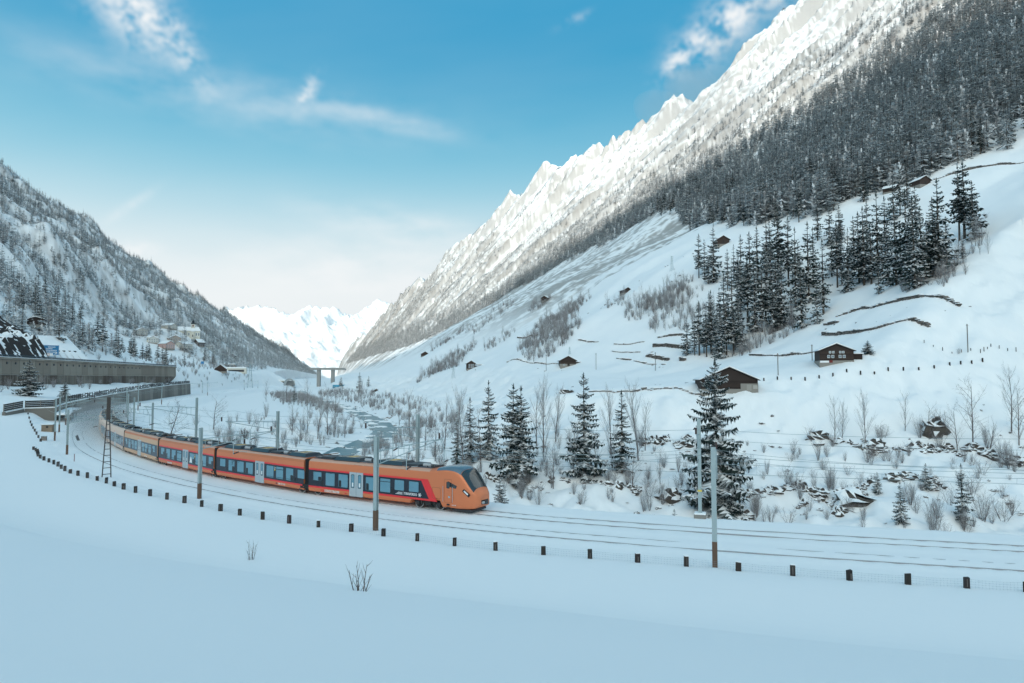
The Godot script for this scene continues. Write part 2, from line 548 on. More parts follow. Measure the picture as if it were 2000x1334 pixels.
func far_height(x: float, d: float) -> float:
	# skyline of the range, by bearing
	var b := x / d
	var sky := line_y([Vector2(-0.62, 0.115), Vector2(-0.43, 0.094), Vector2(-0.40, 0.101), Vector2(-0.375, 0.098), Vector2(-0.35, 0.091), Vector2(-0.30, 0.102), Vector2(-0.26, 0.103), Vector2(-0.22, 0.101), Vector2(-0.19, 0.112), Vector2(-0.15, 0.128), Vector2(-0.1, 0.14), Vector2(0.3, 0.14)], b)
	var t := (d - 6300.0) / 2300.0
	var top := sky * 8600.0
	var y := 0.0
	if t < 1.0:
		y = top * pow(maxf(t, 0.0), 1.25)
	else:
		y = top * (1.0 - (t - 1.0) * 1.3)
	# the side valley keeps low in the middle
	y *= lerpf(0.55, 1.0, smoothstep(0.02, 0.10, absf(b + 0.255) + t * 0.12))
	var rough := smoothstep(0.02, 0.3, t)
	y += (nR.get_noise_2d(x * 0.22, d * 0.10) - 0.1) * 150.0 * rough
	y += nR.get_noise_2d(x * 0.8, d * 0.35) * 45.0 * rough
	y += nB.get_noise_2d(x * 0.2, d * 0.2) * 14.0
	return y - 40.0

func build_far_range() -> void:
	var st := SurfaceTool.new()
	st.begin(Mesh.PRIMITIVE_TRIANGLES)
	var nx := 320
	var nd := 150
	for j in nd + 1:
		for i in nx + 1:
			var x := lerpf(-5200.0, 1400.0, float(i) / nx)
			var d := lerpf(6200.0, 9600.0, float(j) / nd)
			var g := nC.get_noise_2d(x * 0.05, d * 0.05) * 0.5 + nB.get_noise_2d(x * 0.2, d * 0.2) * 0.5
			st.set_color(SNOW.lerp(SCRUB, smoothstep(0.05, 0.4, g) * 0.35))
			st.add_vertex(Vector3(x, far_height(x, d), -d))
	for j in nd:
		for i in nx:
			var p := j * (nx + 1) + i
			for q in [p, p + nx + 1, p + 1, p + 1, p + nx + 1, p + nx + 2]:
				st.add_index(q)
	st.generate_normals()
	var o := MeshInstance3D.new()
	o.name = "far_mountains"
	o.mesh = st.commit()
	o.material_override = mats.crag
	o.set_meta("kind", "structure")
	add_child(o, true)

# ---------------------------------------------------------------------------------------------- materials
var mats := {}

func paint(called: String, c: Color, rough := 0.8, metal := 0.0) -> StandardMaterial3D:
	var m := StandardMaterial3D.new()
	m.resource_name = called
	m.albedo_color = c.linear_to_srgb()
	m.roughness = rough
	m.metallic = metal
	mats[called] = m
	return m

func noise_tex(freq: float, oct: int, sd: int, size: int, normal := false, strength := 4.0) -> NoiseTexture2D:
	var n := FastNoiseLite.new()
	n.seed = sd
	n.frequency = freq
	n.fractal_octaves = oct
	var t := NoiseTexture2D.new()
	t.width = size
	t.height = size
	t.seamless = true
	t.noise = n
	t.as_normal_map = normal
	t.bump_strength = strength
	return t

func build_materials() -> void:
	var sn := paint("snow", Color.WHITE, 0.75)
	sn.vertex_color_use_as_albedo = true
	sn.normal_enabled = true
	sn.normal_texture = noise_tex(0.012, 5, 4, 512, true, 2.0)
	sn.normal_scale = 0.25
	sn.uv1_triplanar = true
	sn.uv1_world_triplanar = true
	sn.uv1_scale = Vector3(0.11, 0.11, 0.11)
	sn.metallic_specular = 0.2
	var cr := paint("crag", Color.WHITE, 0.9)
	cr.vertex_color_use_as_albedo = true
	cr.metallic_specular = 0.15
	cr.normal_enabled = true
	cr.normal_texture = noise_tex(0.02, 5, 9, 512, true, 6.0)
	cr.normal_scale = 0.8
	cr.uv1_triplanar = true
	cr.uv1_world_triplanar = true
	cr.uv1_scale = Vector3(0.012, 0.012, 0.012)
	var ve := paint("plain", Color.WHITE, 0.9)
	ve.vertex_color_use_as_albedo = true
	ve.metallic_specular = 0.2

# ---------------------------------------------------------------------------------------------- helpers for things
var taken := {}

func numbered(called: String) -> String:
	var n: int = taken.get(called, 0)
	taken[called] = n + 1
	return called if n == 0 else "%s_%03d" % [called, n]

func tag(o: Node, label: String, category: String, group := "") -> Node:
	o.set_meta("label", label)
	o.set_meta("category", category)
	if group != "":
		o.set_meta("group", group)
	return o

func thing(called: String, label: String, category: String, at: Vector3, turn := 0.0, group := "") -> Node3D:
	var o := Node3D.new()
	o.name = numbered(called)
	add_child(o)
	o.position = at
	o.rotation.y = turn
	tag(o, label, category, group)
	return o

func piece(called: String, mesh: Mesh, mat: Material, parent: Node) -> MeshInstance3D:
	var o := MeshInstance3D.new()
	o.name = called
	o.mesh = mesh
	if mat:
		o.material_override = mat
	parent.add_child(o, true)
	return o

func copy_of(o: Node3D, at: Vector3, turn: float, size: Vector3, label: String, group := "") -> Node3D:
	var c: Node3D = o.duplicate()
	var base := String(o.name)
	if base.length() > 4 and base[-4] == "_" and base.right(3).is_valid_int():
		base = base.left(-4)
	c.name = numbered(base)
	add_child(c)
	c.position = at
	c.rotation.y = turn
	c.scale = size
	c.set_meta("label", label)
	if group != "":
		c.set_meta("group", group)
	elif c.has_meta("group"):
		c.remove_meta("group")
	return c

func on_ground(x: float, d: float, sink := 0.0) -> Vector3:
	return Vector3(x, height(x, d) - sink, -d)

# a bag of loose triangles with a colour each
class Bag:
	var v := PackedVector3Array()
	var c := PackedColorArray()
	func tri(a: Vector3, b: Vector3, d: Vector3, col: Color) -> void:
		v.append(a); v.append(b); v.append(d)
		c.append(col); c.append(col); c.append(col)
	func quad(a: Vector3, b: Vector3, d: Vector3, e: Vector3, col: Color) -> void:
		tri(a, b, d, col)
		tri(a, d, e, col)
	func stick(a: Vector3, b: Vector3, ra: float, rb: float, sides: int, col: Color) -> void:
		var ax := (b - a).normalized()
		var p := ax.cross(Vector3.UP if absf(ax.y) < 0.9 else Vector3.RIGHT).normalized()
		var q := ax.cross(p)
		for i in sides:
			var f := TAU * i / sides
			var g := TAU * (i + 1) / sides
			var m := p * cos(f) + q * sin(f)
			var n := p * cos(g) + q * sin(g)
			quad(a + m * ra, b + m * rb, b + n * rb, a + n * ra, col)
	func box(a: Vector3, b: Vector3, col: Color) -> void:
		var p := [Vector3(a.x, a.y, a.z), Vector3(b.x, a.y, a.z), Vector3(b.x, b.y, a.z), Vector3(a.x, b.y, a.z), Vector3(a.x, a.y, b.z), Vector3(b.x, a.y, b.z), Vector3(b.x, b.y, b.z), Vector3(a.x, b.y, b.z)]
		for f in [[0, 3, 2, 1], [4, 5, 6, 7], [0, 4, 7, 3], [1, 2, 6, 5], [3, 7, 6, 2], [0, 1, 5, 4]]:
			quad(p[f[0]], p[f[1]], p[f[2]], p[f[3]], col)
	func mesh(mat: Material) -> ArrayMesh:
		var arr := []
		arr.resize(Mesh.ARRAY_MAX)
		arr[Mesh.ARRAY_VERTEX] = v
		arr[Mesh.ARRAY_COLOR] = c
		var m := ArrayMesh.new()
		if v.size():
			m.add_surface_from_arrays(Mesh.PRIMITIVE_TRIANGLES, arr)
			m.surface_set_material(0, mat)
		return m

var rng := RandomNumberGenerator.new()

func rf(a: float, b: float) -> float:
	return rng.randf_range(a, b)

# ---------------------------------------------------------------------------------------------- conifers
# Fills three bags: wood, needles, snow. h height, r widest reach, low where the crown starts (share of h).
func conifer(wood: Bag, green: Bag, white: Bag, h: float, r: float, low: float, whorls: int, per: int, segs: int, snow: float, droop := 0.35, ragged := 0.3) -> void:
	var bark := Color(0.085, 0.068, 0.058)
	var tr := (h * 0.0125 + 0.04) * (1.0 if segs > 1 else 0.6)
	var lean := Vector3(rf(-1, 1), 0, rf(-1, 1)) * h * 0.006
	wood.stick(Vector3(0, -0.8, 0), Vector3(0, h * 0.5, 0) + lean, tr, tr * 0.62, 6 if segs > 2 else 4, bark)
	wood.stick(Vector3(0, h * 0.5, 0) + lean, Vector3(0, h * 0.985, 0) + lean, tr * 0.62, 0.02, 5 if segs > 2 else 3, bark)
	for w in whorls:
		var f := (w + rf(-0.55, 0.55)) / (whorls - 1.0)
		var y := lerpf(low * h, h * 0.985, clampf(f, 0.0, 1.0))
		var reach := r * pow(1.0 - clampf(f, 0.0, 0.985), 0.66) * (0.72 + 0.28 * smoothstep(0.0, 0.22, f))
		var a0 := rf(0, TAU)
		for b in per:
			if rng.randf() < ragged * 0.35:
				continue
			var az := a0 + TAU * (b + rf(-0.3, 0.3)) / per
			var dir := Vector3(cos(az), 0, sin(az))
			var side := Vector3(-sin(az), 0, cos(az))
			var l := reach * rf(1.0 - ragged, 1.0 + ragged * 0.4)
			var tilt := lerpf(-droop, 0.30, pow(clampf(f, 0, 1), 1.6)) + rf(-0.16, 0.16)
			var o := Vector3(0, minf(y + rf(-0.022, 0.022) * h, h * 0.985), 0) + lean * minf(1.0, y / (h * 0.5))
			var prev := o
			var g := rf(0.7, 1.35)
			var col := Color(0.026, 0.042, 0.040) * g + Color(0.008, 0.008, 0.006)
			if segs == 1:
				col = col.lerp(Color(0.62, 0.65, 0.67), rf(0.25, 0.85))
			var has := rng.randf() < snow
			for i in segs:
				var t0 := float(i) / segs
				var t1 := float(i + 1) / segs
				var nxt := o + dir * l * t1 + Vector3.UP * l * (tilt * t1 - 0.22 * t1 * (1.0 - t1) * droop * 3.0 + 0.10 * t1 * t1)
				var w0 := l * (0.13 + 0.17 * sin(PI * minf(t0 * 0.85 + 0.2, 1.0)))
				var dip := Vector3.DOWN * w0 * rf(0.35, 0.75)
				var fw := (nxt - prev) * rf(0.55, 1.1)
				var mid := prev.lerp(nxt, 0.5)
				var ca := col
				var cb := col
				if segs > 1 and has:
					# rime on part of the needles
					ca = col.lerp(SNOW, rf(0.1, 0.75) if rng.randf() < 0.5 else 0.02)
					cb = col.lerp(SNOW, rf(0.1, 0.75) if rng.randf() < 0.5 else 0.02)
				green.tri(prev, nxt, prev + fw + side * w0 * rf(0.8, 1.25) + dip, ca)
				green.tri(prev, nxt, prev + fw - side * w0 * rf(0.8, 1.25) + dip, cb)
				if segs > 1:
					green.tri(prev, nxt, mid + Vector3.DOWN * w0 * rf(0.7, 1.2) + side * rf(-0.3, 0.3) * w0, col * 0.9)
					if segs > 3:
						for e in [1.0, -1.0]:
							var k0 := prev.lerp(nxt, rf(0.1, 0.9))
							green.tri(k0, k0 + fw * 0.35, k0 + side * e * w0 * rf(0.9, 1.4) + fw * 0.5 + dip * rf(0.6, 1.3), ca if e > 0.0 else cb)
				if has and rng.randf() < 0.86:
					var up := Vector3.UP * (0.035 + 0.012 * l)
					var wa := w0 * (rf(0.45, 0.95) if segs > 1 else rf(0.7, 1.25))
					var wb := w0 * (rf(0.35, 0.85) if segs > 1 else rf(0.7, 1.25))
					var dp := Vector3.DOWN * w0 * 0.22
					var sc := SNOW * rf(0.94, 1.0)
					white.tri(prev + up, nxt + up, mid + side * wa + dp + up * 0.6, sc)
					white.tri(prev + up, nxt + up, mid - side * wb + dp + up * 0.6, sc)
					if i == segs - 1 and rng.randf() < 0.6:
						white.tri(nxt + up, mid + side * wa * 0.7 + up, nxt + dir * 0.06 * l + dp, sc)
				prev = nxt
	# leader
	green.stick(Vector3(0, h * 0.94, 0) + lean, Vector3(0, h, 0) + lean, 0.012 * h, 0.005, 3, Color(0.045, 0.06, 0.055))

func conifer_mesh(seed_: int, h: float, r: float, low: float, whorls: int, per: int, segs: int, snow: float, droop := 0.35, ragged := 0.3) -> ArrayMesh:
	rng.seed = seed_
	var b := Bag.new()
	conifer(b, b, b, h, r, low, whorls, per, segs, snow, droop, ragged)
	return b.mesh(mats.plain)

func conifer_parts(called: String, seed_: int, h: float, r: float, low: float, whorls: int, per: int, segs: int, snow: float, droop := 0.35, ragged := 0.3) -> Node3D:
	rng.seed = seed_
	var wood := Bag.new()
	var green := Bag.new()
	var white := Bag.new()
	conifer(wood, green, white, h, r, low, whorls, per, segs, snow, droop, ragged)
	var o := Node3D.new()
	o.name = called
	piece("trunk", wood.mesh(mats.plain), null, o)
	piece("crown", green.mesh(mats.plain), null, o)
	piece("snow_cover", white.mesh(mats.plain), null, o)
	o.set_meta("category", "tree")
	return o

# ---------------------------------------------------------------------------------------------- bare trees and bushes
func limb(b: Bag, tw: Bag, p: Vector3, dir: Vector3, l: float, rad: float, level: int, levels: int, spread: float, kids: int, frost: float) -> void:
	var n := 3 if level == 0 else 2
	var at := p
	var d := dir
	var bag := b if level == 0 else tw
	var brown := Color(0.115, 0.088, 0.078) if level < 2 else Color(0.17, 0.135, 0.125)
	var col := brown.lerp(Color(0.62, 0.64, 0.66), frost * (0.15 + 0.28 * level) * rf(0.5, 1.3))
	for i in n:
		var to := at + d * l / n
		var r0 := rad * (1.0 - 0.75 * i / n)
		var r1 := rad * (1.0 - 0.75 * (i + 1) / n)
		bag.stick(at, to, r0, r1, 5 if level == 0 else 3, col)
		if level < levels:
			var from := 0 if level > 0 or i > 0 else 1
			for k in range(from, kids):
				var q := at.lerp(to, (k + rf(0.1, 0.9)) / kids)
				var az := rf(0, TAU)
				var ax := d.cross(Vector3(cos(az), 0.3 * sin(az), sin(az))).normalized()
				var nd := d.rotated(ax, rf(0.6, 1.2) * spread)
				nd = (nd + Vector3.UP * 0.22).normalized()
				var share := float(i * kids + k) / (n * kids)
				limb(b, tw, q, nd, l * rf(0.34, 0.55) * (1.15 - 0.6 * share), maxf(rad * 0.42 * (1.0 - 0.5 * share), 0.012), level + 1, levels, spread, maxi(2, kids - 1), frost)
		at = to
		d = (d + Vector3(rf(-1, 1), rf(-0.1, 0.5), rf(-1, 1)) * (0.10 if level == 0 else 0.2)).normalized()

func bare_parts(called: String, seed_: int, h: float, stems: int, spread: float, kids: int, levels: int, frost: float) -> Node3D:
	rng.seed = seed_
	var b := Bag.new()
	var tw := Bag.new()
	for s in stems:
		var az := TAU * s / stems + rf(-0.5, 0.5)
		var out := Vector3(cos(az), 0, sin(az)) * (0.0 if stems == 1 else rf(0.15, 0.5) * spread)
		var dir := (Vector3.UP + out + Vector3(rf(-0.06, 0.06), 0, rf(-0.06, 0.06))).normalized()
		var hh := h * (1.0 if stems == 1 else rf(0.65, 1.0))
		limb(b, tw, Vector3(out.x, 0, out.z) * 0.4 + Vector3(0, -0.3, 0), dir, hh, maxf(h * 0.0115 / sqrt(stems), 0.03), 0, levels, spread, kids, frost)
	var o := Node3D.new()
	o.name = called
	piece("trunk" if stems == 1 else "stems", b.mesh(mats.plain), null, o)
	piece("twigs", tw.mesh(mats.plain), null, o)
	o.set_meta("category", "tree" if stems == 1 else "shrub")
	return o

func merged(o: Node3D) -> ArrayMesh:
	var v := PackedVector3Array()
	var c := PackedColorArray()
	for k in o.get_children():
		if k.mesh.get_surface_count():
			var a: Array = k.mesh.surface_get_arrays(0)
			v.append_array(a[Mesh.ARRAY_VERTEX])
			c.append_array(a[Mesh.ARRAY_COLOR])
	var b := Bag.new()
	b.v = v
	b.c = c
	return b.mesh(mats.plain)

# low far trees: a few dozen triangles each
func frosted_mesh(seed_: int, h: float, r: float, frost: float) -> ArrayMesh:
	rng.seed = seed_
	var b := Bag.new()
	b.stick(Vector3(0, -1, 0), Vector3(0, h * 0.8, 0), h * 0.010, 0.02, 3, Color(0.24, 0.23, 0.23))
	for i in 34:
		var y := h * (0.18 + 0.8 * rng.randf())
		var az := rf(0, TAU)
		var reach := r * (1.15 - y / h) * rf(0.5, 1.1)
		var dir := Vector3(cos(az) * reach, h * rf(0.06, 0.2), sin(az) * reach)
		var side := Vector3(-sin(az), 0, cos(az)) * rf(0.12, 0.34) * r * 0.55
		var p := Vector3(0, y, 0)
		var col := Color(0.20, 0.19, 0.19).lerp(SNOW, clampf(frost * rf(0.35, 1.2), 0.0, 0.95))
		b.tri(p, p + dir + side, p + dir * 0.6 - side + Vector3.UP * 0.4, col)
	return b.mesh(mats.plain)

# many copies as one mass
func mass(parent: Node3D, called: String, mesh: Mesh, where: Array) -> void:
	if where.is_empty():
		return
	var m := MultiMesh.new()
	m.transform_format = MultiMesh.TRANSFORM_3D
	m.mesh = mesh
	m.instance_count = where.size()
	for i in where.size():
		m.set_instance_transform(i, where[i])
	var o := MultiMeshInstance3D.new()
	o.name = called
	o.multimesh = m
	o.set_meta("kind", "stuff")
	parent.add_child(o, true)

func stuff_root(called: String, label: String) -> Node3D:
	var o := Node3D.new()
	o.name = called
	o.set_meta("kind", "stuff")
	o.set_meta("label", label)
	add_child(o, true)
	return o

func placed(p: Vector3, s: float, tall := 1.0) -> Transform3D:
	var b := Basis(Vector3.UP, rf(0, TAU)).scaled(Vector3(s, s * tall, s))
	return Transform3D(b, p)

# ---------------------------------------------------------------------------------------------- woods on the mountainsides
const WOOD_EDGE := [Vector2(150, 335), Vector2(237, 298), Vector2(261, 247), Vector2(278, 224), Vector2(313, 216), Vector2(400, 246), Vector2(520, 286), Vector2(650, 322), Vector2(1000, 345), Vector2(2600, 300), Vector2(6000, 260)]

const WOOD_SIDE := [Vector2(200, 372), Vector2(236, 386), Vector2(288, 436), Vector2(322, 449), Vector2(410, 437), Vector2(492, 469), Vector2(653, 567), Vector2(800, 660)]

func build_forests() -> void:
	var low := []
	for i in 6:
		low.append(conifer_mesh(100 + i, 17.0, 3.5 + 0.3 * (i % 3), 0.05, 11, 6, 1, [0.75, 0.9, 0.55, 0.95, 0.7, 0.35][i], 0.5, 0.35))
	for i in 4:
		low.append(frosted_mesh(130 + i, 11.0, 3.6, [0.55, 0.8, 0.3, 0.95][i]))
	rng.seed = 77
	# left-hand mountain
	var spots := []
	for k in low.size():
		spots.append([])
	var made := 0
	for i in 130000:
		var t := rng.randf()
		var u := 60.0 + 4700.0 * t * t
		var kl := squeeze_left(u)
		var m := 14.0 + 900.0 * kl * pow(rng.randf(), 0.85)
		var v := road_v(u) - m
		var x := -0.252 * u + 0.968 * v
		var d := 0.968 * u + 0.252 * v
		if d < 150.0 or x / d < -0.85:
			continue
		var patch := nA.get_noise_2d(u * 1.2, v * 2.0) + nB.get_noise_2d(x * 0.5, d * 0.5) * 0.7
		if rng.randf() > 0.86 + patch * 0.8:
			continue
		if u > 455.0 and u < 800.0 and m < 150.0 + rf(-20, 20):
			continue
		if u < 455.0 and m < 24.0 and u > 150.0:
			continue
		var kind := rng.randi() % 6 if rng.randf() < 0.55 + 0.5 * nA.get_noise_2d(u * 0.8 + 500.0, v * 0.8) else 6 + rng.randi() % 4
		var s := rf(0.45, 1.0) * (1.0 + 0.25 * smoothstep(1500.0, 4000.0, u))
		spots[kind].append(placed(on_ground(x, d, 0.4), s, rf(0.85, 1.2)))
		made += 1
	var root := stuff_root("left_mountain_forest", "snow-dusted woods covering the shaded mountainside beyond the village")
	for k in low.size():
		mass(root, "conifers" if k < 6 else "bare_trees", low[k], spots[k])
	# right-hand mountain
	for k in low.size():
		spots[k] = []
	for i in 230000:
		var t := rng.randf()
		var u := 120.0 + 5000.0 * t * t
		var kr := squeeze_right(u)
		var ve := 205.0 + 1150.0 * pow(rng.randf(), 1.4)
		var v := ve * kr
		var x := -0.252 * u + 0.968 * v
		var d := 0.968 * u + 0.252 * v
		if d < 150.0 or x / d > 0.84:
			continue
		var dens := 0.0
		var edge := nA.get_noise_2d(u * 1.5, v * 1.5)
		if u < line_y(WOOD_SIDE, v) + edge * 30.0:
			# dense dark wood above the upper meadow
			dens = 1.0 - smoothstep(720.0, 1000.0, ve + edge * 120.0)
			var meadow := line_y(WOOD_EDGE, u)
			dens *= smoothstep(meadow - 8.0, meadow + 14.0, ve + nB.get_noise_2d(x, d) * 14.0)
		else:
			var lo := line_y(WOOD_EDGE, u)
			var hi := lo + 62.0 + 130.0 * smoothstep(900.0, 2500.0, u)
			dens = smoothstep(lo - 6.0, lo + 14.0, ve + nB.get_noise_2d(x, d) * 12.0) * (1.0 - smoothstep(hi - 50.0, hi + 60.0, ve + edge * 70.0))
			var q := u + nA.get_noise_2d(u * 0.5 + 300.0, v * 0.35) * 60.0 + 0.22 * v
			var big := 1.0 - absf(nA.get_noise_2d(q * 0.8, v * 0.10 + 40.0)) * 2.2
			var fine := 1.0 - absf(nA.get_noise_2d(q * 2.6 + 900.0, v * 0.32)) * 2.2
			var sparse := clampf(0.34 + (big - 0.5) * 1.3 + (fine - 0.5) * 1.0 + nB.get_noise_2d(x * 0.4, d * 0.4) * 0.6, 0.0, 1.0)
			sparse *= 1.0 - smoothstep(650.0, 1080.0, ve + edge * 260.0)
			dens = maxf(dens, sparse * (0.95 if ve > lo else 0.0))
		dens *= clampf(0.85 + nB.get_noise_2d(x * 0.6, d * 0.6) * 1.4, 0.12, 1.0)
		dens *= lerpf(1.0, 0.5, smoothstep(1000.0, 2200.0, u))
		if rng.randf() > dens:
			continue
		var kind := rng.randi() % 6 if rng.randf() < (0.72 if u < 660.0 or ve < 440.0 else 0.35) else 6 + rng.randi() % 4
		var s := rf(0.65, 1.25) * (1.0 + 0.25 * smoothstep(1500.0, 4000.0, u)) * (1.0 if ve < 480.0 or u < 660.0 else 0.75)
		spots[kind].append(placed(on_ground(x, d, 0.4), s, rf(0.9, 1.25)))
		made += 1
	root = stuff_root("right_mountain_forest", "dark snow-dusted conifer woods climbing the high slope above the meadows")
	for k in low.size():
		mass(root, "conifers" if k < 6 else "bare_trees", low[k], spots[k])
	print("forest trees ", made)

# ---------------------------------------------------------------------------------------------- the train
func track_at(arc: float, s: float) -> Vector2:
	var i := clampi(int(arc / 2.0), 0, track_pts.size() - 2)
	var p := track_pts[i].lerp(track_pts[i + 1], arc / 2.0 - i)
	var a := track_pts[maxi(i - 1, 0)]
	var b := track_pts[mini(i + 2, track_pts.size() - 1)]
	var t := (b - a).normalized()
	return p + Vector2(t.y, -t.x) * s

func solid(c: Color, rough := 0.6, metal := 0.0, spec := 0.5) -> StandardMaterial3D:
	var key := "%s %.2f %.2f %.2f" % [c, rough, metal, spec]
	if not mats.has(key):
		var m := paint(key, c, rough, metal)
		m.resource_name = "solid"
		m.metallic_specular = spec
	return mats[key]

func block(called: String, a: Vector3, b: Vector3, mat: Material, parent: Node, cut := 0.0) -> MeshInstance3D:
	# a box with its upright and top edges taken off by cut
	var lo := Vector3(minf(a.x, b.x), minf(a.y, b.y), minf(a.z, b.z))
	var hi := Vector3(maxf(a.x, b.x), maxf(a.y, b.y), maxf(a.z, b.z))
	var g := Bag.new()
	if cut <= 0.0:
		g.box(lo, hi, Color.WHITE)
	else:
		var ring := func(y: float, k: float) -> Array:
			return [Vector3(lo.x + cut, y, lo.z + k), Vector3(hi.x - cut, y, lo.z + k), Vector3(hi.x - k, y, lo.z + cut), Vector3(hi.x - k, y, hi.z - cut), Vector3(hi.x - cut, y, hi.z - k), Vector3(lo.x + cut, y, hi.z - k), Vector3(lo.x + k, y, hi.z - cut), Vector3(lo.x + k, y, lo.z + cut)]
		var r0: Array = ring.call(lo.y, 0.0)
		var r1: Array = ring.call(hi.y - cut, 0.0)
		var r2: Array = ring.call(hi.y, cut * 0.9)
		for i in 8:
			var j := (i + 1) % 8
			g.quad(r0[i], r0[j], r1[j], r1[i], Color.WHITE)
			g.quad(r1[i], r1[j], r2[j], r2[i], Color.WHITE)
		for i in range(1, 7):
			g.tri(r2[0], r2[i], r2[i + 1], Color.WHITE)
			g.tri(r0[0], r0[i + 1], r0[i], Color.WHITE)
	return piece(called, g.mesh(mat), null, parent)

func drum(called: String, a: Vector3, b: Vector3, r: float, mat: Material, parent: Node, sides := 12) -> MeshInstance3D:
	var g := Bag.new()
	g.stick(a, b, r, r, sides, Color.WHITE)
	var ax := (b - a).normalized()
	g.stick(a, a - ax * 0.002, r, 0.001, sides, Color.WHITE)
	g.stick(b, b + ax * 0.002, r, 0.001, sides, Color.WHITE)
	return piece(called, g.mesh(mat), null, parent)

func letters(called: String, text: String, size: float, mat: Material, parent: Node, at: Vector3, turn := 0.0, bold := true) -> MeshInstance3D:
	var f := SystemFont.new()
	f.font_names = PackedStringArray(["Droid Sans"])
	f.font_weight = 700 if bold else 400
	var t := TextMesh.new()
	t.font = f
	t.text = text
	t.font_size = 32
	t.pixel_size = size / 24.0
	t.depth = 0.004
	t.curve_step = 2.0
	t.horizontal_alignment = HORIZONTAL_ALIGNMENT_LEFT
	var o := MeshInstance3D.new()
	o.name = called
	o.mesh = t
	o.material_override = mat
	o.position = at
	o.rotation.y = turn
	parent.add_child(o, true)
	return o

# cross-section of the body at a distance q behind the nose tip (q large: the plain car); th 0 at the waist to PI/2 on the roof line
const NOSE := [[0.0, 0.52, 0.62, 1.34, 1.02], [0.10, 0.80, 0.48, 1.58, 1.08], [0.30, 0.99, 0.38, 1.80, 1.25], [0.65, 1.11, 0.33, 2.26, 1.5], [1.05, 1.20, 0.31, 2.78, 1.85], [1.45, 1.255, 0.30, 3.16, 2.15], [1.9, 1.285, 0.30, 3.29, 2.33], [2.7, 1.30, 0.30, 3.31, 2.42], [3.5, 1.30, 0.30, 3.21, 2.42], [4.2, 1.30, 0.30, 3.08, 2.42]]

func nose_row(q: float) -> Array:
	if q >= 4.2:
		return [1.30, 0.30, 3.08, 2.42, 0.46]
	var k := 0
	while q > NOSE[k + 1][0]:
		k += 1
	var t: float = (q - NOSE[k][0]) / (NOSE[k + 1][0] - NOSE[k][0])
	var out := []
	for j in range(1, 5):
		var p0: float = NOSE[maxi(k - 1, 0)][j]
		var p1: float = NOSE[k][j]
		var p2: float = NOSE[k + 1][j]
		var p3: float = NOSE[mini(k + 2, NOSE.size() - 1)][j]
		var v := 0.5 * (2 * p1 + (p2 - p0) * t + (2 * p0 - 5 * p1 + 4 * p2 - p3) * t * t + (3 * p1 - p0 - 3 * p2 + p3) * t * t * t)
		out.append(clampf(v, minf(p1, p2) - 0.02, maxf(p1, p2) + 0.02))
	out.append(lerpf(0.72, 0.46, smoothstep(0.2, 2.6, q)))
	return out

func skin(q: float, th: float, side: float, push := 0.0) -> Vector3:
	var r := nose_row(q)
	var e: float = r[4]
	var p := Vector3(-q, r[3] + (r[2] - r[3]) * pow(sin(th), e), side * r[0] * pow(cos(th), e))
	if push != 0.0:
		var n := (skin(q + 0.03, th, side) - skin(maxf(q - 0.03, 0.0), th, side)).cross(skin(q, minf(th + 0.04, PI / 2), side) - skin(q, maxf(th - 0.04, 0.0), side)).normalized()
		if n.dot(Vector3(0.6, 0.6, side)) < 0.0: n = -n
		p += n * push
	return p

func shell(length: float, nosed: bool, mat: Material) -> ArrayMesh:
	var st := SurfaceTool.new()
	st.begin(Mesh.PRIMITIVE_TRIANGLES)
	st.set_smooth_group(0)
	var qs := []
	if nosed:
		var q := 0.0
		while q < 4.2:
			qs.append(q)
			q += 0.08 if q < 2.0 else 0.2
		qs.append_array([4.2, 5.0])
		qs.append_array([2.95, 3.25, 5.85, 6.15])
		qs.sort()
		qs.append(length)
	else:
		qs = [10.0, 10.0 + length]
	var rows := []
	for q in qs:
		var r := nose_row(q)
		var y0: float = r[1]
		if nosed:
			y0 = lerpf(y0, 0.74, smoothstep(2.95, 3.25, q) * (1.0 - smoothstep(5.85, 6.15, q)))
		var half := [Vector2(0.0, y0), Vector2(r[0] * 0.80, y0), Vector2(r[0] * 0.93, y0 + 0.02), Vector2(r[0] * 0.985, y0 + 0.12), Vector2(r[0], y0 + 0.34 if q > 0.6 else lerpf(y0, r[3], 0.5))]
		for i in 11:
			var th := i / 10.0 * PI / 2
			half.append(Vector2(r[0] * pow(cos(th), r[4]) if i < 10 else 0.0, r[3] + (r[2] - r[3]) * pow(sin(th), r[4])))
		var row := []
		for p in half:
			row.append(Vector3(-q if nosed else q - 10.0 - length / 2, p.y, p.x))
		for i in range(half.size() - 2, 0, -1):
			row.append(Vector3(-q if nosed else q - 10.0 - length / 2, half[i].y, -half[i].x))
		rows.append(row)
	var n: int = rows[0].size()
	for i in rows.size() - 1:
		for j in n:
			var k := (j + 1) % n
			for p in [rows[i][j], rows[i + 1][j], rows[i][k], rows[i][k], rows[i + 1][j], rows[i + 1][k]]:
				st.add_vertex(p)
	for row in [rows[0], rows[-1]]:
		st.set_smooth_group(0xFFFFFFFF)
		for j in range(1, n - 1):
			st.add_vertex(row[0]); st.add_vertex(row[j]); st.add_vertex(row[j + 1])
	st.index()
	st.generate_normals()
	var m := st.commit()
	m.surface_set_material(0, mat)
	return m

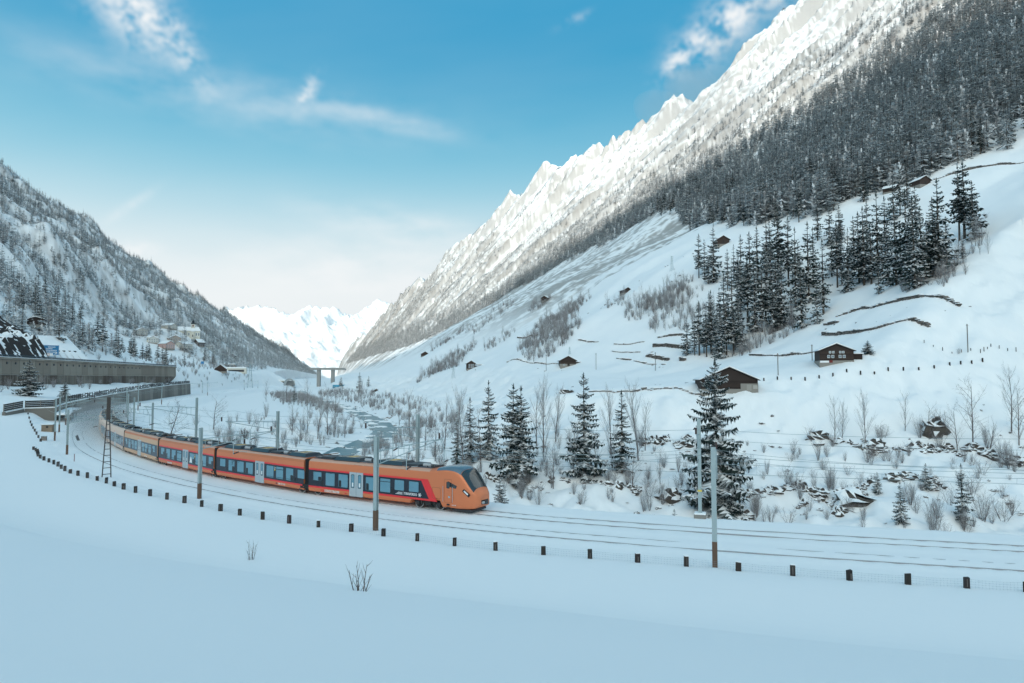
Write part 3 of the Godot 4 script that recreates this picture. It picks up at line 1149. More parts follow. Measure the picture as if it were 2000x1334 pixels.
func patch(called: String, q0: float, q1: float, t0: float, t1: float, both: bool, push: float, mat: Material, parent: Node, taper := 0.0) -> MeshInstance3D:
	var st := SurfaceTool.new()
	st.begin(Mesh.PRIMITIVE_TRIANGLES)
	var nq := 10
	var pts := []
	for i in nq + 1:
		var q := lerpf(q0, q1, float(i) / nq)
		var row := []
		var lo := t0 + taper * (1.0 - float(i) / nq)
		for k in 9:
			row.append(skin(q, lerpf(lo, t1, k / 8.0), 1.0, push))
		if both:
			for k in range(7, -1, -1):
				row.append(skin(q, lerpf(lo, t1, k / 8.0), -1.0, push))
		pts.append(row)
	for i in nq:
		for j in pts[0].size() - 1:
			for p in [pts[i][j], pts[i + 1][j], pts[i][j + 1], pts[i][j + 1], pts[i + 1][j], pts[i + 1][j + 1]]:
				st.add_vertex(p)
	st.index()
	st.generate_normals()
	return piece(called, st.commit(), mat, parent)

func side_plate(called: String, outline: Array, z: float, thick: float, mat: Material, parent: Node) -> MeshInstance3D:
	# a thin plate on the near side of a car, from its outline in the car's own x and y
	var g := Bag.new()
	var n := outline.size()
	for i in range(1, n - 1):
		g.tri(Vector3(outline[0].x, outline[0].y, z + thick), Vector3(outline[i].x, outline[i].y, z + thick), Vector3(outline[i + 1].x, outline[i + 1].y, z + thick), Color.WHITE)
	for i in n:
		var a: Vector2 = outline[i]
		var b: Vector2 = outline[(i + 1) % n]
		g.quad(Vector3(a.x, a.y, z), Vector3(b.x, b.y, z), Vector3(b.x, b.y, z + thick), Vector3(a.x, a.y, z + thick), Color.WHITE)
	return piece(called, g.mesh(mat), null, parent)

func rounded(x0: float, x1: float, y0: float, y1: float, r: float) -> Array:
	var out := []
	for c in [[x1 - r, y1 - r, 0], [x0 + r, y1 - r, 1], [x0 + r, y0 + r, 2], [x1 - r, y0 + r, 3]]:
		for k in 3:
			var a: float = (c[2] + k / 2.0) * PI / 2
			out.append(Vector2(c[0] + cos(a) * r, c[1] + sin(a) * r))
	return out

func ring_plate(called: String, o: Array, grow: float, z: float, thick: float, mat: Material, parent: Node) -> void:
	var g := Bag.new()
	var c := Vector2.ZERO
	for p in o: c += p / o.size()
	for i in o.size():
		var a: Vector2 = o[i]
		var b: Vector2 = o[(i + 1) % o.size()]
		var a2 := a + (a - c).sign() * grow
		var b2 := b + (b - c).sign() * grow
		g.quad(Vector3(a.x, a.y, z + thick), Vector3(b.x, b.y, z + thick), Vector3(b2.x, b2.y, z + thick), Vector3(a2.x, a2.y, z + thick), Color.WHITE)
	piece(called, g.mesh(mat), null, parent)

var M := {}

func bogie(x: float, parent: Node, base := 2.0) -> void:
	var f := Bag.new()
	var c := Color(0.02, 0.02, 0.022)
	for sz in [-1.0, 1.0]:
		f.box(Vector3(x - base * 0.5 - 0.35, 0.42, sz * 0.98 - 0.09), Vector3(x + base * 0.5 + 0.35, 0.62, sz * 0.98 + 0.09), c)
		f.box(Vector3(x - 0.28, 0.30, sz * 1.02 - 0.12), Vector3(x + 0.28, 0.74, sz * 1.02 + 0.12), c * 1.4)
		for dx in [-0.5, 0.5]:
			f.box(Vector3(x + base * dx - 0.17, 0.26, sz * 1.04 - 0.1), Vector3(x + base * dx + 0.17, 0.56, sz * 1.04 + 0.1), c * 1.8)
			f.stick(Vector3(x + base * dx * 0.62, 0.34, sz * 1.1), Vector3(x + base * dx * 0.62, 0.74, sz * 1.1), 0.07, 0.07, 8, Color(0.05, 0.05, 0.05))
	f.box(Vector3(x - base * 0.5, 0.35, -0.9), Vector3(x + base * 0.5, 0.72, 0.9), c)
	piece("bogie_frame", f.mesh(M.matt), null, parent)
	for dx in [-0.5, 0.5]:
		var w := Bag.new()
		for sz in [-1.0, 1.0]:
			w = Bag.new()
			var p := Vector3(x + base * dx, 0.40, sz * 0.76)
			w.stick(p, p + Vector3(0, 0, sz * 0.13), 0.42, 0.41, 20, Color(0.05, 0.048, 0.046))
			w.stick(p + Vector3(0, 0, sz * 0.13), p + Vector3(0, 0, sz * 0.135), 0.41, 0.36, 20, Color(0.5, 0.5, 0.5))
			w.stick(p + Vector3(0, 0, sz * 0.135), p + Vector3(0, 0, sz * 0.10), 0.36, 0.02, 20, Color(0.04, 0.038, 0.036))
			piece("wheel", w.mesh(M.matt), null, parent)

func roof_gear(x0: float, x1: float, parent: Node, sd: int, panto: bool) -> void:
	rng.seed = 900 + sd
	var x := x0
	var kinds := [0, 1, 2, 0, 1, 0, 2, 1]
	var k := sd
	while x < x1 - 0.8:
		var kind: int = kinds[k % 8]
		k += 1
		if kind == 0:      # air-conditioning pod with slanted flanks and a pale lid
			var l := minf(rf(2.4, 3.060), x1 - x)
			var g := Bag.new()
			var p := [Vector3(x, 3.080, 0.98), Vector3(x + l, 3.080, 0.98), Vector3(x + l - 0.22, 3.360, 0.66), Vector3(x + 0.22, 3.360, 0.66)]
			var m := []
			for q in p: m.append(Vector3(q.x, q.y, -q.z))
			g.quad(p[0], p[1], p[2], p[3], Color(0.035, 0.055, 0.07))
			g.quad(m[0], m[3], m[2], m[1], Color(0.035, 0.055, 0.07))
			g.quad(p[0], p[3], m[3], m[0], Color(0.03, 0.035, 0.04))
			g.quad(p[1], m[1], m[2], p[2], Color(0.03, 0.035, 0.04))
			g.quad(p[3], p[2], m[2], m[3], Color(0.40, 0.36, 0.30))
			for i in 3:
				var gx := x + 0.45 + i * (l - 0.9) / 2.6
				g.box(Vector3(gx, 3.360, -0.45), Vector3(gx + 0.5, 3.385, 0.45), Color(0.07, 0.07, 0.07) if i != 1 else Color(0.62, 0.36, 0.07))
			piece("roof_pod", g.mesh(M.enamel), null, parent)
			x += l + rf(0.12, 0.3)
		elif kind == 1:    # silver tanks, pipes and insulators
			var l := rf(1.1, 1.7)
			var g := Bag.new()
			g.stick(Vector3(x + 0.1, 3.240, 0.55), Vector3(x + l * 0.7, 3.240, 0.55), 0.14, 0.14, 10, Color(0.42, 0.43, 0.44))
			g.stick(Vector3(x + 0.2, 3.200, 0.15), Vector3(x + l, 3.200, 0.15), 0.09, 0.09, 8, Color(0.12, 0.12, 0.12))
			for i in 5:
				var q := Vector3(x + rf(0.1, l), 3.080, rf(-0.7, 0.75))
				g.stick(q, q + Vector3(0, rf(0.15, 0.34), 0), 0.06, 0.05, 7, Color(0.20, 0.08, 0.05) if i % 2 else Color(0.05, 0.05, 0.05))
			g.box(Vector3(x + l * 0.72, 3.080, -0.5), Vector3(x + l, 3.220, 0.7), Color(0.06, 0.06, 0.065))
			piece("roof_pipework", g.mesh(M.enamel), null, parent)
			x += l + 0.15
		else:              # flat dark locker
			var l := rf(1.0, 1.6)
			block("roof_locker", Vector3(x, 3.080, -0.8), Vector3(x + l, 3.260, 0.86), M.dark, parent, 0.06)
			x += l + 0.2
	if panto:
		var g := Bag.new()
		var c := Color(0.08, 0.07, 0.07)
		g.box(Vector3(x0 - 0.9, 3.120, -0.6), Vector3(x0 + 0.5, 3.180, 0.6), c)
		for z in [-0.5, 0.5]:
			g.stick(Vector3(x0 + 0.3, 3.220, z), Vector3(x0 - 0.9, 3.300, z * 0.7), 0.035, 0.03, 5, c)
			g.stick(Vector3(x0 - 0.9, 3.300, z * 0.7), Vector3(x0 + 0.35, 3.380, z), 0.028, 0.025, 5, c)
		g.stick(Vector3(x0 + 0.35, 3.400, -0.85), Vector3(x0 + 0.35, 3.400, 0.85), 0.04, 0.04, 6, Color(0.2, 0.1, 0.06))
		piece("folded_pantograph", g.mesh(M.enamel), null, parent)

func window_at(x0: float, x1: float, y0: float, y1: float, z: float, parent: Node, kind: int) -> void:
	var o := rounded(x0, x1, y0, y1, 0.06)
	side_plate("window", o, z, 0.006, M.pane, parent)
	ring_plate("window_frame", o, 0.028, z, 0.007, M.gasket, parent)
	if kind == 1:      # something dark against the glass inside: a headrest, a bag, a traveller
		side_plate("seat_back", rounded(x0 + 0.62 * (x1 - x0), x0 + 0.98 * (x1 - x0), y0 + 0.01, y0 + 0.46 * (y1 - y0), 0.05), z + 0.006, 0.002, M.shade, parent)
	elif kind == 2:
		side_plate("seat_back", rounded(x0 + 0.04, x0 + 0.30 * (x1 - x0), y0 + 0.01, y0 + 0.52 * (y1 - y0), 0.05), z + 0.006, 0.002, M.shade, parent)
	elif kind == 3:
		side_plate("window_bar", [Vector2(x0, y1 - 0.25), Vector2(x1, y1 - 0.25), Vector2(x1, y1 - 0.20), Vector2(x0, y1 - 0.20)], z + 0.006, 0.003, M.gasket, parent)

func door_at(x0: float, x1: float, parent: Node) -> void:
	var mid := (x0 + x1) * 0.5
	for leaf in [[x0, mid - 0.012], [mid + 0.012, x1]]:
		side_plate("door", rounded(leaf[0], leaf[1], 0.31, 2.27, 0.02), 1.300, 0.020, M.door, parent)
		var cx: float = (leaf[0] + leaf[1]) * 0.5
		var o := rounded(cx - 0.15, cx + 0.15, 1.02, 2.06, 0.09)
		side_plate("door_window", o, 1.320, 0.005, M.pane, parent)
		ring_plate("door_window_frame", o, 0.035, 1.320, 0.006, M.gasket, parent)
		side_plate("door_notice", rounded(cx - 0.07, cx + 0.08, 1.10, 1.42, 0.02), 1.325, 0.002, M.white, parent)
	side_plate("door_gap", [Vector2(mid - 0.012, 0.31), Vector2(mid + 0.012, 0.31), Vector2(mid + 0.012, 2.27), Vector2(mid - 0.012, 2.27)], 1.300, 0.008, M.gasket, parent)

func band(x0: float, x1: float, gaps: Array, y0: float, y1: float, thick: float, called: String, mat: Material, parent: Node) -> void:
	var at := x0
	for g in gaps + [[x1, x1]]:
		if g[0] - at > 0.02:
			side_plate(called, [Vector2(at, y0), Vector2(g[0], y0), Vector2(g[0], y1), Vector2(at, y1)], 1.300, thick, mat, parent)
		at = g[1]

func dress_middle(car: Node, l: float, look_: int) -> void:
	var h := l / 2
	var door := [7.05 - h, 8.55 - h]
	var dark: Material = [M.band, M.band, M.band_grey, M.band_pale][look_]
	band(-h, h, [door], 0.80, 2.14, 0.006, "window_band", dark, car)
	if look_ < 2:
		band(-h, h, [door], 2.14, 2.28, 0.007, "upper_stripe", M.red, car)
		band(-h, h, [door], 0.66, 0.80, 0.007, "lower_stripe", M.red, car)
	else:
		side_plate("door_mark", rounded(door[0] - 0.05, door[0] + 0.2, 2.30, 2.48, 0.03), 1.300, 0.006, M.red, car)
	var wins := [[0.7, 1.7, 1.28, 0], [2.3, 3.4, 0.95, 1], [3.9, 5.05, 0.95, 0], [5.45, 6.65, 0.95, 2], [8.95, 10.1, 0.95, 0], [10.5, 11.6, 0.95, 3], [12.05, 13.15, 0.95, 1], [13.8, 14.8, 1.28, 0]]
	for w in wins:
		window_at(w[0] - h, w[1] - h, w[2], 2.0, 1.306, car, (w[3] + look_) % 4)
	door_at(door[0], door[1], car)
	for x in [2.05, 13.45]:
		side_plate("display", rounded(x - h - 0.16, x - h + 0.12, 0.98, 1.3, 0.03), 1.306, 0.004, M.shade, car)
	letters("class_number", "2", 0.24, M.white, car, Vector3(10.2 - h, 1.84, 1.307))
	side_plate("class_mark", rounded(10.22 - h, 10.34 - h, 1.62, 1.72, 0.02), 1.306, 0.004, M.yellow, car)
	side_plate("fleet_mark", rounded(6.2 - h, 6.4 - h, 0.46, 0.53, 0.02), 1.300, 0.004, M.red, car)
	if look_ == 0:
		side_plate("railway_logo", rounded(10.45 - h, 10.72 - h, 0.44, 0.58, 0.02), 1.300, 0.004, M.maroon, car)
		letters("side_lettering", "SBB CFF FFS", 0.15, M.white, car, Vector3(10.8 - h, 0.51, 1.3005))
	elif look_ == 1:
		letters("side_lettering", "SÜDOSTBAHN", 0.16, M.white, car, Vector3(2.6 - h, 0.49, 1.3005))
		# white mountain-shaped mark on the dark band beside the door
		side_plate("white_mark", [Vector2(8.95 - h, 1.02), Vector2(9.6 - h, 1.02), Vector2(9.38 - h, 1.55), Vector2(9.2 - h, 1.62)], 1.306, 0.014, M.white, car)
	else:
		letters("side_lettering", "SÜDOSTBAHN", 0.14, M.white, car, Vector3(10.2 - h, 0.49, 1.3005))

func build_train() -> void:
	M.copper = solid(Color(0.72, 0.215, 0.092), 0.40, 0.22, 0.5)
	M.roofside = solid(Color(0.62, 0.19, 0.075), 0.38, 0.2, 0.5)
	M.roof_highlight = solid(Color(0.66, 0.37, 0.26), 0.45, 0.1, 0.5)  # paler pink that paints a highlight onto the upper roof slope
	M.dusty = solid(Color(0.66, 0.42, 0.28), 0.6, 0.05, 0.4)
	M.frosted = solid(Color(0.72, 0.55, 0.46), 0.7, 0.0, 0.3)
	M.band = solid(Color(0.016, 0.022, 0.035), 0.25, 0.0, 0.5)
	M.band_grey = solid(Color(0.06, 0.075, 0.10), 0.35, 0.0, 0.5)
	M.band_pale = solid(Color(0.28, 0.27, 0.31), 0.6, 0.0, 0.3)
	M.red = solid(Color(0.80, 0.035, 0.04), 0.35, 0.0, 0.5)
	M.pane = solid(Color(0.20, 0.38, 0.46), 0.06, 0.75, 0.7)
	M.gasket = solid(Color(0.012, 0.013, 0.015), 0.5)
	M.shade = solid(Color(0.01, 0.011, 0.014), 0.3)
	M.door = solid(Color(0.50, 0.55, 0.58), 0.3, 0.4, 0.5)
	M.white = solid(Color(0.82, 0.82, 0.82), 0.5)
	M.yellow = solid(Color(0.85, 0.60, 0.05), 0.5)
	M.maroon = solid(Color(0.22, 0.01, 0.03), 0.4)
	M.dark = solid(Color(0.03, 0.034, 0.04), 0.45)
	M.deck = solid(Color(0.12, 0.14, 0.16), 0.55)
	M.glass = solid(Color(0.02, 0.03, 0.035), 0.05, 0.0, 1.0)
	M.fairing = solid(Color(0.16, 0.22, 0.26), 0.25, 0.35, 0.6)
	var mt := paint("matt", Color.WHITE, 0.7)
	mt.vertex_color_use_as_albedo = true
	M.matt = mt
	var en := paint("enamel", Color.WHITE, 0.38)
	en.vertex_color_use_as_albedo = true
	M.enamel = en
	var train := thing("passenger_train", "copper and red passenger train with dark window band rounding the snowy curve", "train", Vector3.ZERO)
	var joints := [128.1, 146.0, 161.4, 177.1, 193.6, 209.4, 225.1, 240.8, 258.8]
	for n in 8:
		var a := track_at(joints[n], 2.3)
		var b := track_at(joints[n + 1], 2.3)
		var l := a.distance_to(b)
		var mid := (a + b) * 0.5
		var dir := (a - b).normalized()
		var turn := atan2(dir.y, dir.x)
		var at := Transform3D(Basis(Vector3.UP, turn), Vector3(mid.x, 0.0, -mid.y))
		if n == 0:
			var car := piece("end_car", shell(l - 0.25, true, M.copper), null, train)
			car.transform = at.translated_local(Vector3(l / 2, 0, 0))
			dress_end(car, l)
		else:
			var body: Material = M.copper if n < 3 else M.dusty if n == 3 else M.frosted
			var car := piece("end_car" if n == 7 else "middle_car", shell(l - 0.5, false, body), null, train)
			car.transform = at
			var look_ := 0 if n == 1 else 1 if n == 2 else 2 if n == 3 else 3
			if n < 6:
				dress_middle(car, l - 0.5, look_)
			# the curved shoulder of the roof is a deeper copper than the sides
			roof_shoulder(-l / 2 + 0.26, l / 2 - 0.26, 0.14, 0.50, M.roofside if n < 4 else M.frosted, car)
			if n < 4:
				roof_shoulder(-l / 2 + 0.26, l / 2 - 0.26, 0.51, 1.0, M.roof_highlight, car)  # upper slope coloured lighter as a painted highlight
			block("roof_deck", Vector3(-l / 2 + 0.3, 3.04, -0.86), Vector3(l / 2 - 0.3, 3.086, 0.86), M.deck, car)
			roof_gear(-l / 2 + 1.0, l / 2 - 0.6, car, n * 3, n == 2)
			if n < 5:
				bogie(-l / 2, car, 1.9)
		# gangway bellows behind each car
		if n < 7:
			var c := track_at(joints[n + 1], 2.3)
			var g := Bag.new()
			for k in 5:
				var x := -0.26 + k * 0.104
				g.box(Vector3(x, 0.42, -1.24), Vector3(x + 0.06, 2.98, 1.24), Color(0.012, 0.012, 0.013))
			g.box(Vector3(-0.3, 0.5, -1.18), Vector3(0.3, 2.92, 1.18), Color(0.01, 0.01, 0.01))
			g.box(Vector3(-0.85, 0.48, 0.9), Vector3(0.85, 0.66, 1.25), Color(0.02, 0.02, 0.022))
			g.box(Vector3(-0.55, 0.66, 0.95), Vector3(0.55, 0.86, 1.28), Color(0.016, 0.016, 0.018))
			var j := piece("gangway", g.mesh(M.matt), null, train)
			j.transform = Transform3D(Basis(Vector3.UP, turn), Vector3(c.x, 0.0, -c.y))

func roof_shoulder(x0: float, x1: float, t0: float, t1: float, mat: Material, car: Node) -> void:
	for sz in [1.0, -1.0]:
		var g := Bag.new()
		for i in 4:
			var p := skin(10, lerpf(t0, t1, i / 4.0), sz, 0.004)
			var q := skin(10, lerpf(t0, t1, (i + 1) / 4.0), sz, 0.004)
			g.quad(Vector3(x0, p.y, p.z), Vector3(x1, p.y, p.z), Vector3(x1, q.y, q.z), Vector3(x0, q.y, q.z), Color.WHITE)
		piece("roof_shoulder", g.mesh(mat), null, car)

func dress_end(car: Node, l: float) -> void:
	# own x is 0 at the nose tip and runs to -l at the rear joint
	var r := -l
	var door := [r + 5.05, r + 6.55]
	var slant := [r + 12.55, r + 13.3]
	band(r + 0.25, door[1], [door], 0.80, 2.14, 0.006, "window_band", M.band, car)
	side_plate("window_band", [Vector2(door[1], 0.80), Vector2(slant[1], 0.80), Vector2(slant[0], 2.14), Vector2(door[1], 2.14)], 1.300, 0.006, M.band, car)
	band(r + 0.25, door[1], [door], 0.66, 0.80, 0.007, "lower_stripe", M.red, car)
	band(r + 0.25, door[1], [door], 2.14, 2.28, 0.007, "upper_stripe", M.red, car)
	side_plate("lower_stripe", [Vector2(door[1], 0.66), Vector2(r + 14.1, 0.66), Vector2(r + 14.02, 0.80), Vector2(door[1], 0.80)], 1.300, 0.007, M.red, car)
	side_plate("upper_stripe", [Vector2(door[1], 2.14), Vector2(r + 13.28, 2.14), Vector2(r + 13.2, 2.28), Vector2(door[1], 2.28)], 1.300, 0.007, M.red, car)
	side_plate("slanted_stripe", [Vector2(slant[1], 0.80), Vector2(r + 14.02, 0.80), Vector2(r + 13.28, 2.14), Vector2(slant[0], 2.14)], 1.300, 0.007, M.red, car)
	var wins := [[0.8, 1.8, 1.28, 1], [2.3, 3.35, 0.95, 0], [3.8, 4.85, 0.95, 2], [6.85, 7.95, 0.95, 2], [8.4, 9.45, 0.95, 3], [9.9, 10.85, 1.22, 0], [11.35, 12.3, 1.22, 0]]
	for w in wins:
		window_at(r + w[0], r + w[1], w[2], 2.0, 1.306, car, w[3])
	door_at(door[0], door[1], car)
	for x in [1.95, 9.65]:
		side_plate("display", rounded(r + x - 0.14, r + x + 0.12, 0.95, 1.3, 0.03), 1.306, 0.004, M.shade, car)
	letters("class_number", "2", 0.24, M.white, car, Vector3(r + 8.1, 1.84, 1.307))
	side_plate("class_mark", rounded(r + 8.12, r + 8.25, 1.62, 1.72, 0.02), 1.306, 0.004, M.yellow, car)
	letters("side_lettering", "SÜDOSTBAHN", 0.20, M.white, car, Vector3(r + 2.15, 0.49, 1.3005))
	letters("side_lettering", "SOB", 0.20, M.red, car, Vector3(r + 1.7, 0.49, 1.3005))
	side_plate("fleet_mark", rounded(r + 4.5, r + 4.72, 0.44, 0.53, 0.02), 1.300, 0.004, M.red, car)
	letters("side_lettering", "TRAVERSO", 0.20, M.white, car, Vector3(r + 10.85, 1.02, 1.307))
	# six-armed star after the name
	var g := Bag.new()
	var c := Vector3(r + 12.42, 1.03, 1.314)
	for i in 6:
		var a := i * TAU / 6.0
		var u := Vector3(cos(a), sin(a), 0)
		var w := Vector3(-sin(a), cos(a), 0) * 0.03
		g.quad(c + w * 0.6, c + u * 0.16 + w, c + u * 0.16 - w, c - w * 0.6, Color.WHITE)
	piece("star_mark", g.mesh(M.white), null, car)
	for i in 3:
		side_plate("small_print", [Vector2(r + 10.0 + i * 0.12, 0.92 + i * 0.07), Vector2(r + 10.68, 0.92 + i * 0.07), Vector2(r + 10.68, 0.955 + i * 0.07), Vector2(r + 10.0 + i * 0.12, 0.955 + i * 0.07)], 1.306, 0.003, M.white, car)
	side_plate("print_rule", [Vector2(r + 10.76, 0.88), Vector2(r + 10.78, 0.88), Vector2(r + 10.78, 1.16), Vector2(r + 10.76, 1.16)], 1.306, 0.003, M.white, car)
	# hatch, cab door, grab rails, steps
	var seam := solid(Color(0.25, 0.085, 0.04), 0.5)
	ring_plate("hatch_joint", rounded(r + 13.62, r + 14.4, 0.92, 1.72, 0.1), 0.016, 1.300, 0.009, seam, car)
	ring_plate("cab_door_joint", rounded(r + 14.78, r + 15.42, 0.72, 2.42, 0.06), 0.014, 1.300, 0.006, seam, car)
	var cw := rounded(r + 14.98, r + 15.22, 1.78, 2.2, 0.07)
	side_plate("cab_door_window", cw, 1.300, 0.006, M.glass, car)
	ring_plate("cab_door_window_frame", cw, 0.03, 1.300, 0.008, M.gasket, car)
	for x in [r + 14.66, r + 15.54]:
		drum("grab_rail", Vector3(x, 0.75, 1.35), Vector3(x, 1.9, 1.35), 0.018, M.door, car, 6)
	side_plate("cab_door_handle", rounded(r + 15.14, r + 15.3, 1.05, 1.2, 0.05), 1.300, 0.04, M.door, car)
	block("cab_step", Vector3(r + 14.95, 0.30, 1.2), Vector3(r + 15.25, 0.36, 1.36), M.dark, car)
	side_plate("step_recess", rounded(r + 14.98, r + 15.24, 0.5, 0.62, 0.02), 1.300, 0.004, M.gasket, car)
	letters("fleet_number", "526 109", 0.08, M.white, car, Vector3(r + 15.45, 0.55, 1.302))
	# nose
	patch("windscreen", 0.34, 1.38, 0.62, PI / 2, true, 0.014, M.glass, car, -0.22)
	patch("roof_fairing", 1.40, 3.55, 0.50, PI / 2, true, 0.010, M.fairing, car, 0.05)
	var sw := Bag.new()
	var poly := [[2.46, 2.30], [1.62, 1.98], [1.72, 1.78], [2.26, 1.86]]
	var pts := []
	for p in poly:
		var row := nose_row(p[0])
		var zz: float = row[0]
		if p[1] > row[3]:
			var sn: float = pow((p[1] - row[3]) / (row[2] - row[3]), 1.0 / row[4])
			zz = row[0] * pow(cos(asin(clampf(sn, 0, 1))), row[4])
		pts.append(Vector3(-p[0], p[1], zz + 0.018))
	sw.quad(pts[0], pts[1], pts[2], pts[3], Color.WHITE)
	piece("cab_side_window", sw.mesh(M.glass), null, car)
	for sz in [1.0, -1.0]:
		var hl := Bag.new()
		var lens := Bag.new()
		var a := Vector3(-1.12, 1.72, sz * 1.235)
		var b := Vector3(-0.60, 1.30, sz * 1.125)
		var wd := Vector3(0.10, 0.13, -sz * 0.02)
		var out := Vector3(0.01, 0.0, sz * 0.02)
		hl.quad(a - wd * 0.6, b - wd * 0.7, b + wd * 0.8, a + wd * 0.8, Color.WHITE)
		lens.quad(a.lerp(b, 0.15) - wd * 0.25 + out, a.lerp(b, 0.75) - wd * 0.35 + out, a.lerp(b, 0.75) + wd * 0.4 + out, a.lerp(b, 0.15) + wd * 0.4 + out, Color.WHITE)
		piece("headlight", hl.mesh(M.gasket), null, car)
		piece("headlight_lens", lens.mesh(M.white), null, car)
	block("coupler_recess", Vector3(-0.25, 0.66, -0.48), Vector3(0.012, 0.98, 0.48), M.gasket, car, 0.03)
	block("coupler", Vector3(-0.1, 0.66, -0.2), Vector3(0.24, 0.92, 0.22), M.dark, car, 0.04)
	drum("coupler_bolt", Vector3(0.1, 0.80, 0.25), Vector3(0.1, 0.80, 0.42), 0.09, M.door, car, 10)
	block("snow_plough", Vector3(-2.3, 0.12, -1.0), Vector3(-0.5, 0.3, 1.05), M.dark, car, 0.05)
	bogie(-4.45, car, 2.0)
	bogie(-l, car, 1.9)
	# roof
	roof_shoulder(-l + 0.25, -4.2, 0.40, 1.05, M.roof_highlight, car)
	block("roof_deck", Vector3(-l + 0.4, 3.05, -0.86), Vector3(-4.3, 3.088, 0.86), M.deck, car)
	roof_gear(-l + 1.2, -4.2, car, 2, true)
	for x in [[-12.1, -11.1], [-10.95, -10.0], [-7.1, -6.1]]:
		var g2 := Bag.new()
		var p := skin(10, 0.42, 1.0, 0.008)
		var q := skin(10, 0.95, 1.0, 0.008)
		g2.quad(Vector3(x[0], p.y, p.z), Vector3(x[1], p.y, p.z), Vector3(x[1] + 0.15, q.y, q.z), Vector3(x[0] + 0.15, q.y, q.z), Color.WHITE)
		piece("roof_grille", g2.mesh(M.dark), null, car)

# ---------------------------------------------------------------------------------------------- railway: rails, fence, masts, wires
func ribbon(called: String, pts: Array, w: float, h: float, mat: Material, parent: Node) -> MeshInstance3D:
	# a bar of rectangular section along a line, top at the points
	var g := Bag.new()
	for i in pts.size() - 1:
		var a: Vector3 = pts[i]
		var b: Vector3 = pts[i + 1]
		var t := (b - a).normalized()
		var n := Vector3(-t.z, 0, t.x).normalized() * w * 0.5
		var dn := Vector3(0, -h, 0)
		g.quad(a - n, b - n, b + n, a + n, Color.WHITE)
		g.quad(a - n, a - n + dn, b - n + dn, b - n, Color.WHITE)
		g.quad(a + n, b + n, b + n + dn, a + n + dn, Color.WHITE)
	return piece(called, g.mesh(mat), null, parent)

func wire(called: String, pts: Array, r: float, mat: Material, parent: Node) -> MeshInstance3D:
	var g := Bag.new()
	for i in pts.size() - 1:
		g.stick(pts[i], pts[i + 1], r, r, 4, Color.WHITE)
	return piece(called, g.mesh(mat), null, parent)

func rail_pos(arc: float, s: float, y: float) -> Vector3:
	var p := track_at(arc, s)
	return Vector3(p.x, y, -p.y)

func build_rails() -> void:
	var steel := solid(Color(0.33, 0.33, 0.34), 0.6, 0.1)
	for t in [["near", -2.3], ["far", 2.3]]:
		var o := thing("railway_track", "two rails just showing above the snow on the %s" % ("near track, empty, along the fence" if t[0] == "near" else "track the train runs on"), "railway track", Vector3.ZERO)
		for side in [-0.75, 0.75]:
			var pts := []
			var a := 40.0
			while a < 900.0:
				# here and there the snow lies over the rail
				var lie := nB.get_noise_2d(a * 3.0, t[1] * 40.0 + side * 90.0)
				pts.append(rail_pos(a, t[1] + side, 0.018 - 0.03 * smoothstep(-0.05, 0.35, lie + (0.16 if side * t[1] < 0.0 else -0.1))))
				a += 1.5 if a < 320.0 else 4.0
			ribbon("rail", pts, 0.055, 0.16, steel, o)

func ground_line(list: Array) -> Array:
	var out := []
	for p in list:
		out.append(on_ground(p.x, p.y))
	return out

